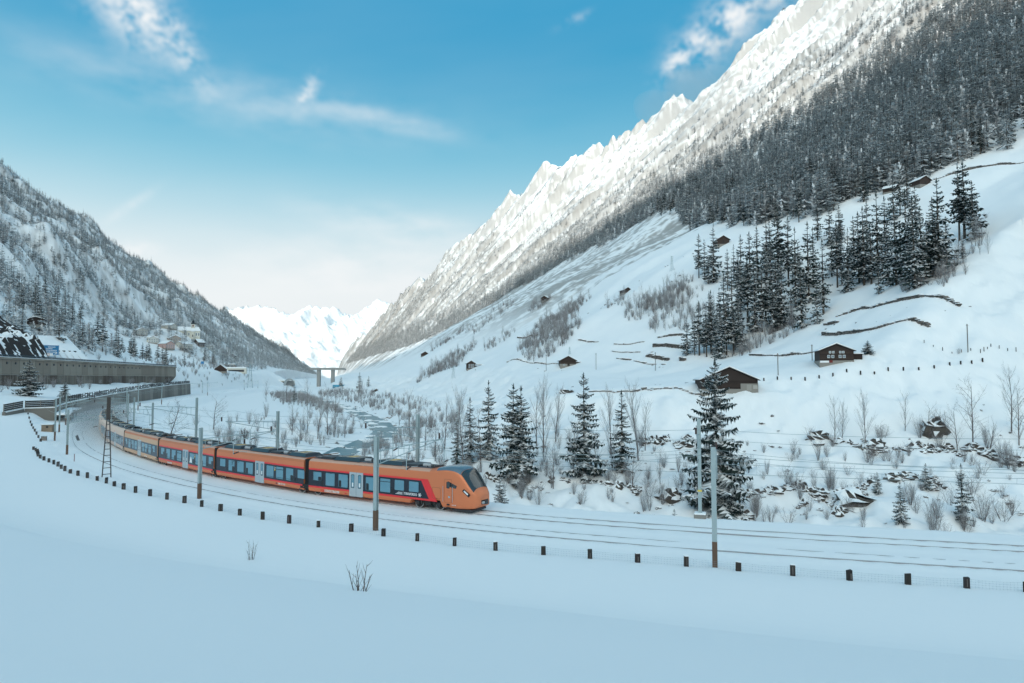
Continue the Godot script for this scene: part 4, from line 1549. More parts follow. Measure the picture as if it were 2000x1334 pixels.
func build_fence() -> void:
	var o := thing("railway_fence", "line of short dark sleeper posts strung with wire netting beside the track", "fence", Vector3.ZERO)
	var wood := paint("old_wood", Color.WHITE, 0.9)
	wood.vertex_color_use_as_albedo = true
	var nt := noise_tex(0.03, 4, 31, 256)
	wood.roughness_texture = nt
	var net := solid(Color(0.30, 0.33, 0.35), 0.5, 0.4)
	rng.seed = 40
	# posts stand every 2.6 m along the near side, then climb away from the track to the end of the wall
	var where := []
	for k in 46:
		where.append(track_at(93.0 + k * 2.42, -8.4 + 0.2 * sin(k * 0.9)))
	for k in 9:
		where.append(Vector2(-72.6, 105.8).lerp(Vector2(-108.0, 153.0), k / 8.0))
	var last: Vector3
	for k in where.size():
		var p := on_ground(where[k].x, where[k].y)
		var g := Bag.new()
		var w := rf(0.115, 0.14)
		var h := rf(0.44, 0.56)
		var lean := Vector3(rf(-0.02, 0.02), 0, rf(-0.02, 0.02))
		var c := Color(0.026, 0.020, 0.018) * rf(0.7, 1.5)
		# four faces with a split, weathered front and a snow cap
		var b0 := [Vector3(-w, -0.4, w * 0.7), Vector3(w, -0.4, w * 0.7), Vector3(w, -0.4, -w * 0.7), Vector3(-w, -0.4, -w * 0.7)]
		var b1 := []
		for q in b0:
			b1.append(Vector3(q.x * 0.94, h + rf(-0.025, 0.025), q.z * 0.94) + lean)
		for i in 4:
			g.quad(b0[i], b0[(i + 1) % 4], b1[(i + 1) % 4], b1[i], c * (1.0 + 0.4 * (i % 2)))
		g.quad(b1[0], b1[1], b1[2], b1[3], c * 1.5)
		var xs := rf(-0.4, 0.1) * w
		g.box(Vector3(xs, 0.08, w * 0.7), Vector3(xs + rf(0.02, 0.05), h * rf(0.6, 0.9), w * 0.7 + 0.006), Color(0.16, 0.14, 0.13))
		var post := piece("post", g.mesh(wood), null, o)
		post.position = p
		post.rotation.y = rf(-0.25, 0.25)
		var cap := Bag.new()
		if rng.randf() < 0.35:
			var m0 := []
			for q in b1: m0.append(q + Vector3(0, 0.03, 0))
			cap.quad(m0[0], m0[1], m0[2], m0[3], SNOW)
			for i in 4: cap.quad(b1[i], b1[(i + 1) % 4], m0[(i + 1) % 4], m0[i], SNOW)
			piece("snow_cap", cap.mesh(mats.plain), null, post)
		if k > 0 and k != 46 and p.distance_to(last) < 9.0:
			var nets := Bag.new()
			for y in [0.08, 0.20, 0.31, 0.42]:
				var prev := last + Vector3(0, y, 0)
				for i in 4:
					var t := (i + 1) / 4.0
					var q := last.lerp(p, t) + Vector3(0, y - 0.05 * sin(PI * t) * (0.4 + y), 0)
					nets.stick(prev, q, 0.0035, 0.0035, 3, Color.WHITE)
					prev = q
			for i in 17:
				var t := (i + 0.5) / 17.0
				var q := last.lerp(p, t)
				nets.stick(q, q + Vector3(0, 0.42 - 0.04 * sin(PI * t), 0), 0.0028, 0.0028, 3, Color.WHITE)
			piece("wire_netting", nets.mesh(net), null, o)
		last = p

# A steel mast with, if arm is not 0, a lattice bracket that reaches arm metres over the track.
func mast(label: String, at: Vector3, h: float, kind: int, arm: float, turn: float, drop: float) -> Node3D:
	var o := thing("catenary_mast", label, "catenary mast", at, turn, "masts along the railway")
	var steel: Material = [M.mast, M.rust_mast, M.mast][kind]
	var r := 0.125
	if kind == 1:      # tapering lattice of two channels with rungs
		var g := Bag.new()
		for sx in [-1.0, 1.0]:
			g.stick(Vector3(sx * 0.42, -0.4, 0), Vector3(sx * 0.13, h * 0.72, 0), 0.055, 0.05, 4, Color.WHITE)
			g.stick(Vector3(sx * 0.13, h * 0.72, 0), Vector3(sx * 0.11, h, 0), 0.07, 0.06, 4, Color.WHITE)
		piece("lattice_legs", g.mesh(steel), null, o)
		for i in 9:
			var y := 0.35 + i * 0.62
			var x := lerpf(0.42, 0.13, y / (h * 0.72))
			if y < h * 0.72:
				drum("rung", Vector3(-x, y, 0), Vector3(x, y, 0), 0.035, steel, o, 4)
		block("mast_head", Vector3(-0.13, h * 0.72, -0.05), Vector3(0.13, h, 0.05), steel, o)
	else:              # rolled H section
		var g := Bag.new()
		var dy := Vector3(0, 0, 0)
		g.box(Vector3(-r, -0.5, -r), Vector3(-r + 0.03, h, r), Color.WHITE)
		g.box(Vector3(r - 0.03, -0.5, -r), Vector3(r, h, r), Color.WHITE)
		g.box(Vector3(-r + 0.03, -0.5, -0.018), Vector3(r - 0.03, h - 0.004, 0.018), Color.WHITE)
		piece("post", g.mesh(steel), null, o)
		if kind == 0:
			block("rusty_foot", Vector3(-r - 0.004, -0.2, -r - 0.004), Vector3(r + 0.004, h * 0.22, r + 0.004), M.rust, o)
		for y in [h * 0.68, h * 0.83]:
			block("clamp", Vector3(-r - 0.02, y, -r - 0.02), Vector3(r + 0.02, y + 0.05, r + 0.02), M.mast, o)
	if kind == 2:
		block("footing", Vector3(-0.42, -0.6, -0.42), Vector3(0.42, 0.32, 0.42), M.concrete, o, 0.04)
		block("footing_snow", Vector3(-0.4, 0.32, -0.4), Vector3(0.4, 0.42, 0.4), M.snowcap, o, 0.05)
		block("yellow_band", Vector3(-r - 0.02, h * 0.27, -r - 0.02), Vector3(r + 0.02, h * 0.285, r + 0.02), M.yellow, o)
	if arm != 0.0:
		# +x of the mast points across the tracks
		var y0 := h * 0.70
		var y1 := h * 0.84
		var g := Bag.new()
		var tip := Vector3(arm, h * 0.88, 0)
		g.stick(Vector3(r, y0, 0), Vector3(arm * 0.55, h * 0.80, 0), 0.035, 0.035, 4, Color.WHITE)
		g.stick(Vector3(arm * 0.55, h * 0.80, 0), tip, 0.035, 0.035, 4, Color.WHITE)
		g.stick(Vector3(r, y1, 0), Vector3(arm * 0.55, h * 0.865, 0), 0.035, 0.035, 4, Color.WHITE)
		g.stick(Vector3(arm * 0.55, h * 0.865, 0), tip, 0.03, 0.03, 4, Color.WHITE)
		piece("bracket", g.mesh(M.mast), null, o)
		for i in 6:
			var t := (i + 0.5) / 6.5
			var x := r + (arm * 0.55 - r) * t
			drum("lattice_bar", Vector3(x, lerpf(y0, h * 0.80, t), 0), Vector3(x, lerpf(y1, h * 0.865, t), 0), 0.022, M.mast, o, 4)
		for k in 2:
			var px := arm * (0.47 if k == 0 else 0.97)
			var top := Vector3(px, h * 0.85 if k == 0 else h * 0.88, 0)
			var elbow := Vector3(px - 0.35 if k == 0 else px + 0.5, h * 0.74, 0)
			if k == 1 and drop < 0.5:
				continue
			var hang := Bag.new()
			hang.stick(top, elbow, 0.03, 0.03, 5, Color.WHITE)
			hang.stick(elbow, elbow + Vector3(0, -h * 0.16, 0), 0.03, 0.03, 5, Color.WHITE)
			piece("drop_tube", hang.mesh(M.mast), null, o)
			drum("insulator", elbow + Vector3(0.02, -h * 0.15, 0), elbow + Vector3(0.5, -h * 0.13, 0), 0.055, M.insul, o, 7)
			drum("steady_arm", elbow + Vector3(0.5, -h * 0.13, 0), elbow + Vector3(1.3, -h * 0.14, 0), 0.02, M.mast, o, 5)
		drum("insulator", tip + Vector3(-0.4, 0.03, 0), tip + Vector3(-0.4, 0.45, 0), 0.07, M.insul, o, 7)
	return o

func build_masts() -> void:
	M.mast = solid(Color(0.36, 0.43, 0.44), 0.55, 0.1)
	M.rust_mast = solid(Color(0.07, 0.058, 0.052), 0.7, 0.2)
	M.rust = solid(Color(0.13, 0.075, 0.05), 0.8)
	M.concrete = solid(Color(0.25, 0.235, 0.215), 0.9)
	M.insul = solid(Color(0.06, 0.03, 0.025), 0.3)
	M.snowcap = solid(SNOW, 0.8)
	# [label, arc, side, height, kind, bracket reach, twin drop]
	var list := [
		["pale steel mast in front of the train's foremost car, bracket over both tracks", 131.0, -6.7, 6.1, 0, 7.6, 1.0],
		["pale steel mast in front of the third car, bracket reaching over the train", 151.2, -5.6, 5.9, 0, 7.0, 1.0],
		["dark tapering ladder mast standing by the fence at the rear cars", 169.0, -6.4, 8.0, 1, 0.0, 0.0],
		["tall pale mast at the fence in front of the big spruce, its bracket pointing away", 111.0, -7.7, 6.2, 0, 6.6, 1.0],
		["brown steel mast at the fence just before the wooden hut", 196.0, -5.1, 5.9, 0, 6.8, 0.0],
		["brown mast standing beside the small hut, below the wall with the board fence", 220.0, -5.5, 6.7, 0, 0.0, 0.0],
		["blue-grey mast on a snowy concrete footing beyond the tracks, yellow band round it", 112.4, 6.3, 7.1, 2, -3.2, 0.0],
		["grey mast rising behind the cab of the train in front of the river scrub", 137.6, 6.2, 6.9, 0, -6.0, 0.0],
		["grey mast behind the second car, bracket with one long bent tube", 158.6, 6.2, 6.6, 0, -5.6, 1.0],
		["stout pale mast behind the fourth car in front of the snow field", 179.5, 6.0, 7.6, 0, -6.0, 1.0],
		["pale mast behind the rear cars with a bracket over the train", 202.0, 6.0, 6.4, 0, -6.0, 1.0],
		["slender mast on the inner side of the curve, first beyond the tail of the train", 226.0, 6.0, 6.6, 0, -5.6, 0.0],
		["slender mast on the inner side of the curve, second beyond the tail of the train", 250.0, 6.0, 6.8, 0, -5.6, 0.0],
		["slender mast against the concrete wall, third beyond the tail of the train", 290.0, 6.0, 7.4, 0, -5.6, 0.0],
		["slender mast against the concrete wall, fourth beyond the tail of the train", 330.0, 6.0, 7.6, 0, -5.6, 0.0],
		["slender mast against the concrete wall, fifth beyond the tail of the train", 382.0, 6.0, 7.8, 0, -5.6, 0.0],
		["thin mast on the outer curve in front of the flat snowy canopy", 240.0, -5.2, 6.6, 0, 5.0, 0.0],
		["thin mast on the outer curve just past the flat snowy canopy", 262.0, -5.4, 6.6, 0, 5.0, 0.0],
		["thin mast by the track beyond the end of the board-fenced wall", 520.0, 6.0, 8.0, 0, -9.5, 0.0],
		["left post of the far portal mast on the straight beyond the wall", 585.0, -6.0, 8.0, 0, 9.5, 0.0],
		["far small mast on the straight leading to the tunnel arch", 700.0, 6.0, 8.0, 0, -5.0, 0.0],
		["farthest small mast before the tunnel arch", 800.0, 6.0, 8.0, 0, -5.0, 0.0]]
	for m in list:
		var p := track_at(m[1], m[2])
		var q := track_at(m[1], m[2] + 1.0)
		var dir := q - p
		var t := atan2(dir.y, dir.x)
		mast(m[0], Vector3(p.x, maxf(height(p.x, p.y) - 0.05, -1.0), -p.y), m[3], m[4], m[5], t, m[6])

func build_wires() -> void:
	var cu := solid(Color(0.27, 0.32, 0.33), 0.5, 0.1)
	var arcs := [60.0, 86.0, 112.0, 131.0, 151.0, 168.0, 186.0, 204.0, 226.0, 250.0, 290.0, 330.0, 382.0, 450.0, 520.0, 585.0]
	for t in [["over the near track", -2.3], ["over the track with the train", 2.3]]:
		var o := thing("overhead_line", "thin contact wire and hangers %s" % t[0], "overhead wire", Vector3.ZERO)
		var lower := []
		var upper := []
		var drops := Bag.new()
		for k in arcs.size() - 1:
			var n := 8
			for i in n:
				var f := float(i) / n
				var arc := lerpf(arcs[k], arcs[k + 1], f)
				var sag := 4.0 * f * (1.0 - f)
				var b := rail_pos(arc, t[1] + (0.2 if k % 2 else -0.2) * (1.0 - 2.0 * f), 4.35)
				var u := rail_pos(arc, t[1], 5.35 - 0.75 * sag)
				lower.append(b)
				upper.append(u)
				if i % 2 == 1:
					drops.stick(b, u, 0.008, 0.008, 3, Color.WHITE)
		wire("contact_wire", lower, 0.012, cu, o)
		wire("carrying_wire", upper, 0.010, cu, o)
		piece("hangers", drops.mesh(cu), null, o)
	for t in [["lower", 5.6, 6.0], ["upper", 6.3, 6.0], ["middle", 5.9, -7.0]]:
		var pts := []
		for k in arcs.size() - 1:
			for i in 5:
				var f := i / 5.0
				pts.append(rail_pos(lerpf(arcs[k], arcs[k + 1], f), t[2], t[1] - 1.1 * f * (1.0 - f)))
		var o := thing("feeder_cable", "%s thin feeder cable slung from mast to mast along the %s side of the line" % [t[0], "valley" if t[2] > 0 else "fence"], "cable", Vector3.ZERO)
		wire("cable", pts, 0.011, cu, o)

# ---------------------------------------------------------------------------------------------- buildings, walls, bridge
# A gabled house. Its own +z is the gable front, w across the front, l deep.
func gable_house(called: String, label: String, category: String, at: Vector3, turn: float, w: float, l: float, eave: float, ridge: float, wall: Color, plinth: float, snow: float, group := "") -> Node3D:
	var o := thing(called, label, category, at, turn, group)
	var wm := solid(wall, 0.85)
	var hw := w / 2
	var hl := l / 2
	var g := Bag.new()
	for z in [hl, -hl]:
		g.quad(Vector3(-hw, plinth, z), Vector3(hw, plinth, z), Vector3(hw, eave, z), Vector3(-hw, eave, z), Color.WHITE)
		g.tri(Vector3(-hw, eave, z), Vector3(hw, eave, z), Vector3(0, ridge, z), Color.WHITE)
	for x in [hw, -hw]:
		g.quad(Vector3(x, plinth, -hl), Vector3(x, plinth, hl), Vector3(x, eave, hl), Vector3(x, eave, -hl), Color.WHITE)
	piece("wall", g.mesh(wm), null, o)
	if plinth > 0.0:
		block("plinth", Vector3(-hw - 0.08, -1.6, -hl - 0.08), Vector3(hw + 0.08, plinth, hl + 0.08), M.stone, o)
	else:
		block("plinth", Vector3(-hw - 0.02, -1.6, -hl - 0.02), Vector3(hw + 0.02, 0.1, hl + 0.02), M.stone, o)
	var over := 0.55 if w > 4.0 else 0.3
	var rise := (ridge - eave) / hw
	var ey := eave - over * rise
	var roof := Bag.new()
	var cap := Bag.new()
	for sx in [-1.0, 1.0]:
		var a := Vector3(sx * (hw + over), ey + 0.06, hl + over)
		var b := Vector3(sx * (hw + over), ey + 0.06, -hl - over)
		var c := Vector3(0, ridge + 0.06, -hl - over)
		var d := Vector3(0, ridge + 0.06, hl + over)
		var up := Vector3(0, 0.12, 0)
		roof.quad(a, b, c, d, Color.WHITE)
		roof.quad(a + up, b + up, c + up, d + up, Color.WHITE)
		for e in [[a, b], [b, c], [d, a]]:
			roof.quad(e[0], e[1], e[1] + up, e[0] + up, Color.WHITE)
		var k := 0.14
		var sa := a + up * 1.02 + Vector3(-sx * k, 0.01, -k)
		var sb := b + up * 1.02 + Vector3(-sx * k, 0.01, k)
		var sc := c + up * 1.02 + Vector3(0, 0.0, k)
		var sd := d + up * 1.02 + Vector3(0, 0.0, -k)
		var tall := Vector3(0, snow, 0)
		cap.quad(sa + tall * 0.8, sb + tall * 0.8, sc + tall, sd + tall, Color.WHITE)
		for e in [[sa, sb, 0.8, 0.8], [sb, sc, 0.8, 1.0], [sd, sa, 1.0, 0.8]]:
			cap.quad(e[0], e[1], e[1] + tall * e[3], e[0] + tall * e[2], Color.WHITE)
	piece("roof", roof.mesh(M.rooftimber), null, o)
	piece("roof_snow", cap.mesh(M.snowcap), null, o)
	return o

func house_window(o: Node3D, x: float, y: float, z: float, w: float, h: float, side := 0, frame: Material = null, shutters: Material = null) -> void:
	# side 0: on the +z front; 1: on the +x side (x is then the place along -z, z the wall)
	var win := Node3D.new()
	win.name = "window"
	o.add_child(win, true)
	win.position = Vector3(x, y, z) if side == 0 else Vector3(z, y, -x)
	win.rotation.y = 0.0 if side == 0 else PI / 2
	block("frame", Vector3(-w / 2, -h / 2, 0.0), Vector3(w / 2, h / 2, 0.05), frame if frame else M.white, win)
	block("pane", Vector3(-w / 2 + 0.07, -h / 2 + 0.07, 0.05), Vector3(-0.03, h / 2 - 0.07, 0.056), M.house_pane, win)
	block("pane", Vector3(0.03, -h / 2 + 0.07, 0.05), Vector3(w / 2 - 0.07, h / 2 - 0.07, 0.056), M.house_pane, win)
	if shutters:
		block("shutter", Vector3(-w / 2 - w * 0.45, -h / 2, 0.0), Vector3(-w / 2 - 0.02, h / 2, 0.06), shutters, win)
		block("shutter", Vector3(w / 2 + 0.02, -h / 2, 0.0), Vector3(w / 2 + w * 0.45, h / 2, 0.06), shutters, win)

func boards(o: Node3D, w: float, y0: float, y1: float, z: float, n: int, c: Color) -> void:
	for i in n:
		var a := y0 + (y1 - y0) * i / n
		var b := y0 + (y1 - y0) * (i + 0.92) / n
		block("plank", Vector3(-w / 2 - 0.03, a, z), Vector3(w / 2 + 0.03, b, z + 0.05 + 0.02 * (i % 2)), solid(c * (0.8 + 0.14 * ((i * 7) % 4)), 0.9), o)

func build_houses() -> void:
	M.stone = solid(Color(0.26, 0.24, 0.215), 0.95)
	M.rooftimber = solid(Color(0.035, 0.028, 0.025), 0.9)
	M.house_pane = solid(Color(0.10, 0.16, 0.20), 0.08, 0.3, 0.8)
	M.red_wood = solid(Color(0.16, 0.025, 0.02), 0.8)
	M.greenish = solid(Color(0.12, 0.16, 0.13), 0.8)
	var dark := Color(0.042, 0.027, 0.022)
	# the big dark chalet on the right-hand meadow
	var o := gable_house("chalet", "dark timber chalet with two rows of white windows beside a round fir", "house", on_ground(82.0, 174.0, 0.35), -14.0 * DEG, 7.8, 7.0, 3.0, 4.6, dark, 0.55, 0.32)
	boards(o, 7.8, 0.6, 2.95, 3.5, 7, dark)
	for x in [-1.75, -0.85, 0.75, 1.65]:
		house_window(o, x * 1.05, 1.55, 3.58, 0.62, 0.72)
	for x in [-1.5, -0.75, 0.85, 1.55]:
		house_window(o, x, 2.62, 3.58, 0.5, 0.55)
	for x in [1.0, 2.6]:
		house_window(o, x - 1.4, 1.6, 3.92, 0.6, 0.7, 1)
	block("door", Vector3(-1.75, 0.0, 3.6), Vector3(-0.95, 0.62, 3.64), M.red_wood, o)
	block("whitewashed_base", Vector3(-3.9, 0.02, 3.6), Vector3(-1.8, 0.5, 3.63), M.white, o)
	block("chimney", Vector3(0.3, 4.3, -0.6), Vector3(0.75, 5.1, -0.15), M.stone, o)
	block("lean_to", Vector3(3.95, -0.8, -2.5), Vector3(6.2, 2.2, 2.2), solid(dark * 0.7, 0.9), o)
	block("lean_to_snow", Vector3(3.97, 2.24, -2.8), Vector3(6.5, 2.5, 2.5), M.snowcap, o, 0.08)
	# long barn half hidden by the great spruce
	o = gable_house("barn", "broad low timber barn with stone corner half hidden behind the tall spruce", "barn", on_ground(52.6, 168.5, 0.9), -6.0 * DEG, 13.2, 9.0, 2.4, 5.3, dark * 0.8, 0.2, 0.34)
	boards(o, 13.2, 0.3, 2.2, 4.5, 5, dark * 0.8)
	block("stone_corner", Vector3(2.6, -0.5, 4.58), Vector3(6.64, 1.5, 4.66), M.stone, o)
	block("door", Vector3(4.0, -0.2, 4.67), Vector3(5.1, 1.25, 4.71), solid(Color(0.33, 0.31, 0.28), 0.9), o)
	block("pale_shutter", Vector3(5.5, 0.2, 4.67), Vector3(6.5, 1.1, 4.70), solid(Color(0.4, 0.38, 0.35), 0.9), o)
	# chalet with stone base and a side shed on the middle meadow
	o = gable_house("chalet", "small dark chalet on a stone base with a low side shed, alone mid-meadow", "house", on_ground(24.3, 300.5, 0.7), 4.0 * DEG, 6.8, 6.0, 2.4, 4.2, dark, 0.9, 0.3)
	boards(o, 6.8, 0.95, 2.35, 3.0, 5, dark)
	block("door", Vector3(-0.4, 0.0, 3.1), Vector3(0.6, 0.9, 3.14), M.rooftimber, o)
	house_window(o, -1.8, 0.5, 3.1, 0.8, 0.6, 0, M.white)
	block("side_shed", Vector3(3.45, -0.8, -2.2), Vector3(7.0, 1.5, 2.0), M.stone, o)
	block("side_shed_roof", Vector3(3.3, 1.5, -2.6), Vector3(7.4, 1.75, 2.5), M.rooftimber, o)
	block("side_shed_snow", Vector3(3.4, 1.76, -2.5), Vector3(7.3, 2.05, 2.4), M.snowcap, o, 0.08)
	# chalet farther left with an open porch
	o = gable_house("chalet", "dark chalet with white window bays and a long open porch, farthest down the meadow", "house", on_ground(-24.0, 396.0, 0.5), 10.0 * DEG, 4.6, 6.0, 3.4, 4.8, dark, 0.3, 0.3)
	for y in [1.2, 2.5]:
		for x in [-1.1, 0.2, 1.3]:
			house_window(o, x, y, 3.0, 0.85, 0.9, 0, M.white)
	block("porch", Vector3(2.4, -0.8, -2.4), Vector3(7.5, 1.9, 1.2), solid(dark * 0.8, 0.9), o)
	block("porch_roof", Vector3(2.3, 2.5, -2.8), Vector3(8.6, 2.7, 3.0), M.rooftimber, o)
	block("porch_snow", Vector3(2.35, 2.71, -2.75), Vector3(8.5, 3.0, 2.9), M.snowcap, o, 0.08)
	for x in [2.7, 5.2, 8.0]:
		block("porch_post", Vector3(x, -0.6, 2.5), Vector3(x + 0.2, 2.5, 2.7), M.rooftimber, o)
	# hay huts scattered over the slope
	var huts := [[62.8, 376.0, 20, 4.4, "lone dark hay hut high on the open slope left of the grove"], [26.1, 519.0, -30, 5.2, "dark hay hut at the edge of the upper wood band"], [-82.0, 640.0, 15, 6.0, "dark hay hut with a thick snow roof on the ridge above the far spruces"], [176.0, 313.0, 40, 4.6, "brown hut peeping out between the grove's highest spruces"], [184.5, 304.5, 10, 5.5, "low dark hut roof on the shelf above the grove"], [109.2, 353.0, 0, 6.2, "snow-roofed hut at the upper left edge of the grove"], [150.0, 262.0, 25, 4.4, "small dark barn inside the upper grove"], [-96.0, 480.0, 30, 4.0, "tiny hut by the river meadow, farthest along the bank"]]
	for h in huts:
		o = gable_house("hay_hut", h[4], "hut", on_ground(h[0], h[1], 0.7), h[2] * DEG, h[3], h[3] * 1.15, h[3] * 0.42, h[3] * 0.72, dark * 1.1, 0.25, 0.26, "hay huts on the slope")
		block("door", Vector3(-0.45, 0.1, h[3] * 0.575), Vector3(0.45, h[3] * 0.34, h[3] * 0.575 + 0.05), M.rooftimber, o)
	o = gable_house("field_barn", "small dark barn with pointed roof alone on the snowfield above the wall", "barn", on_ground(-257.5, 604.0), 18.0 * DEG, 9.4, 9.0, 2.4, 6.0, dark * 1.1, 0.2, 0.3)
	boards(o, 9.4, 0.3, 2.3, 4.5, 4, dark)

func build_village() -> void:
	var white := Color(0.66, 0.63, 0.55)
	M.church_wall = solid(white, 0.9)
	# church on its knoll
	var c := thing("church", "white church with long snowy roof and small onion tower on the knoll", "church", on_ground(-379.5, 801.0, 1.0), 24.0 * DEG)
	block("nave", Vector3(-13.5, -3, -5), Vector3(11.5, 7.2, 5), M.church_wall, c)
	var g := Bag.new()
	g.quad(Vector3(-13.9, 7.0, 5.6), Vector3(12.2, 7.0, 5.6), Vector3(10.2, 12.0, 0), Vector3(-13.9, 12.0, 0), Color.WHITE)
	g.quad(Vector3(-13.9, 7.0, -5.6), Vector3(-13.9, 12.0, 0), Vector3(10.2, 12.0, 0), Vector3(12.2, 7.0, -5.6), Color.WHITE)
	g.tri(Vector3(12.2, 7.0, 5.6), Vector3(12.2, 7.0, -5.6), Vector3(10.2, 12.0, 0), Color.WHITE)
	g.tri(Vector3(-13.9, 7.0, 5.6), Vector3(-13.9, 12.0, 0), Vector3(-13.9, 7.0, -5.6), Color.WHITE)
	piece("roof_snow", g.mesh(M.snowcap), null, c)
	for x in [-9.5, -4.9, -0.3, 7.6, 10.2]:
		block("window", Vector3(x - 0.55, 1.4, 5.0), Vector3(x + 0.55, 4.4, 5.06), M.house_pane, c)
		block("window_surround", Vector3(x - 0.8, 1.2, 4.98), Vector3(x + 0.8, 4.7, 5.03), M.white, c)
	block("side_chapel", Vector3(2.2, -3, 4.9), Vector3(5.4, 6.0, 8.0), M.church_wall, c)
	block("side_chapel_snow", Vector3(1.9, 6.0, 4.7), Vector3(5.7, 6.6, 8.4), M.snowcap, c, 0.15)
	block("doorway", Vector3(3.3, 0.0, 8.0), Vector3(4.4, 2.3, 8.05), M.rooftimber, c)
	for y in [0.25, 6.7]:
		block("cornice", Vector3(-13.6, y, 5.0), Vector3(11.6, y + 0.25, 5.12), M.white, c)
	block("tower", Vector3(1.8, 8, -2.2), Vector3(6.0, 15.2, 2.0), M.church_wall, c)
	block("tower_opening", Vector3(3.2, 12.2, 2.0), Vector3(4.6, 14.2, 2.06), M.red_wood, c)
	var dome := Bag.new()
	var prof := [[2.6, 15.2], [2.9, 15.7], [2.2, 16.7], [1.1, 17.3], [1.5, 18.0], [0.9, 18.9], [0.2, 19.8], [0.05, 22.0]]
	for i in prof.size() - 1:
		dome.stick(Vector3(3.9, prof[i][1], -0.1), Vector3(3.9, prof[i + 1][1], -0.1), prof[i][0], prof[i + 1][0], 10, Color.WHITE)
	piece("onion_dome", dome.mesh(M.dark), null, c)
	# houses below it: [x, d, turn, width, length, eave, ridge, colour, label]
	var hs := [
		[-368.0, 726.0, 62, 10.5, 13.0, 5.0, 7.8, Color(0.48, 0.33, 0.30), "pale pink village house with snow roof, lowest of the hamlet"],
		[-361.5, 750.0, -30, 15.0, 12.0, 4.6, 7.6, Color(0.62, 0.60, 0.55), "wide white village house with a row of small windows below the church"],
		[-373.0, 752.0, 40, 12.0, 11.0, 4.6, 7.4, Color(0.40, 0.34, 0.30), "brown-grey village house directly behind the pink one"],
		[-384.0, 731.0, 20, 10.0, 9.0, 4.0, 6.8, Color(0.55, 0.55, 0.52), "light house among the spruces at the hamlet's near end"],
		[-366.0, 797.0, -20, 7.5, 10.0, 4.0, 7.4, Color(0.07, 0.05, 0.045), "dark chalet with white barge boards right of the white village house"],
		[-413.0, 1010.0, 10, 8.0, 10.0, 3.2, 5.6, Color(0.10, 0.07, 0.06), "small brown chalet apart from the hamlet at the foot of the cliff"],
		[-406.0, 744.0, 50, 11.0, 10.0, 4.5, 7.2, Color(0.50, 0.48, 0.44), "snow-roofed house between trees above the road wall"],
		[-398.0, 790.0, 70, 9.0, 16.0, 3.6, 6.0, Color(0.55, 0.52, 0.47), "low building just behind the near end of the church"]]
	for h in hs:
		var o := gable_house("village_house", h[8], "house", on_ground(h[0], h[1], 0.4), h[2] * DEG, h[3], h[4], h[5], h[6], h[7], 0.0, 0.5, "houses below the church")
		for i in 4:
			for y in [1.4, 3.2]:
				house_window(o, lerpf(-h[3] * 0.34, h[3] * 0.34, i / 3.0), y, h[4] / 2, 1.0, 1.1)
			house_window(o, lerpf(-h[4] * 0.34, h[4] * 0.34, i / 3.0), 2.2, h[3] / 2, 1.0, 1.1, 1)
	var lb := thing("school_building", "long flat white building with a dark window strip, right of the church", "building", on_ground(-405.0, 893.0, 0.6), 18 * DEG)
	block("wall", Vector3(-13, -2, -4), Vector3(13, 3.2, 4), M.church_wall, lb)
	block("window_strip", Vector3(-12, 1.4, 4.0), Vector3(5, 2.8, 4.06), M.house_pane, lb)
	block("roof", Vector3(-14, 3.2, -5), Vector3(14, 3.7, 5.4), M.rooftimber, lb)
	block("roof_snow", Vector3(-13.9, 3.7, -4.9), Vector3(13.9, 4.4, 5.3), M.snowcap, lb, 0.2)
	var pv := thing("chapel_pavilion", "tiny round white pavilion with a domed snow cap among the trees", "pavilion", on_ground(-388.0, 729.0), 0.0)
	var pb := Bag.new()
	pb.stick(Vector3(0, -1, 0), Vector3(0, 4.6, 0), 2.6, 2.6, 10, Color.WHITE)
	piece("wall", pb.mesh(M.church_wall), null, pv)
	var pd := Bag.new()
	for i in 4:
		pd.stick(Vector3(0, 4.6 + i * 0.6, 0), Vector3(0, 5.2 + i * 0.6, 0), 3.0 * cos(i * 0.38), 3.0 * cos((i + 1) * 0.38), 10, Color.WHITE)
	piece("dome_snow", pd.mesh(M.snowcap), null, pv)
	for a in 3:
		block("window", Vector3(-1.5 + a * 1.2, 1.8, 2.3), Vector3(-0.9 + a * 1.2, 3.6, 2.66), M.house_pane, pv)
	# low sheds by the road, far along
	for q in [[-300.0, 745.0, 20.0, 5.2, 12.0, "long low white shed with snow roof beside the far road"], [-318.0, 960.0, 24.0, 4.0, 10.0, "low snow-roofed shed at the far end of the road"], [-333.0, 800.0, 16.0, 3.4, 15.0, "brown low garage row left of the far spruces"]]:
		var o := thing("roadside_shed", q[5], "shed", on_ground(q[0], q[1], 0.3), q[4] * DEG, "low sheds by the far road")
		block("wall", Vector3(-q[2] / 2, -2, -4), Vector3(q[2] / 2, q[3] * 0.75, 4), M.church_wall if q[3] > 3.6 else M.stone, o)
		block("opening", Vector3(-q[2] * 0.4, 0, 4.0), Vector3(q[2] * 0.4, q[3] * 0.45, 4.05), M.dark, o)
		block("roof_snow", Vector3(-q[2] / 2 - 0.6, q[3] * 0.75, -4.6), Vector3(q[2] / 2 + 0.6, q[3], 4.6), M.snowcap, o, 0.3)
	# far motorway bridge, blue shed and tunnel arch
	var br := thing("road_bridge", "grey concrete road bridge spanning the end of the valley", "bridge", Vector3(-240, 0, -900), 6 * DEG)
	var con := solid(Color(0.30, 0.30, 0.29), 0.9)
	block("deck", Vector3(-26, 20.4, -5), Vector3(20, 22.2, 5), con, br)
	block("parapet", Vector3(-26, 22.2, 4.6), Vector3(20, 23.2, 5), con, br)
	block("pier", Vector3(2, -4, -4), Vector3(6, 20.4, 4), con, br)
	block("pier", Vector3(-16, -4, -4), Vector3(-12, 20.4, 4), con, br)
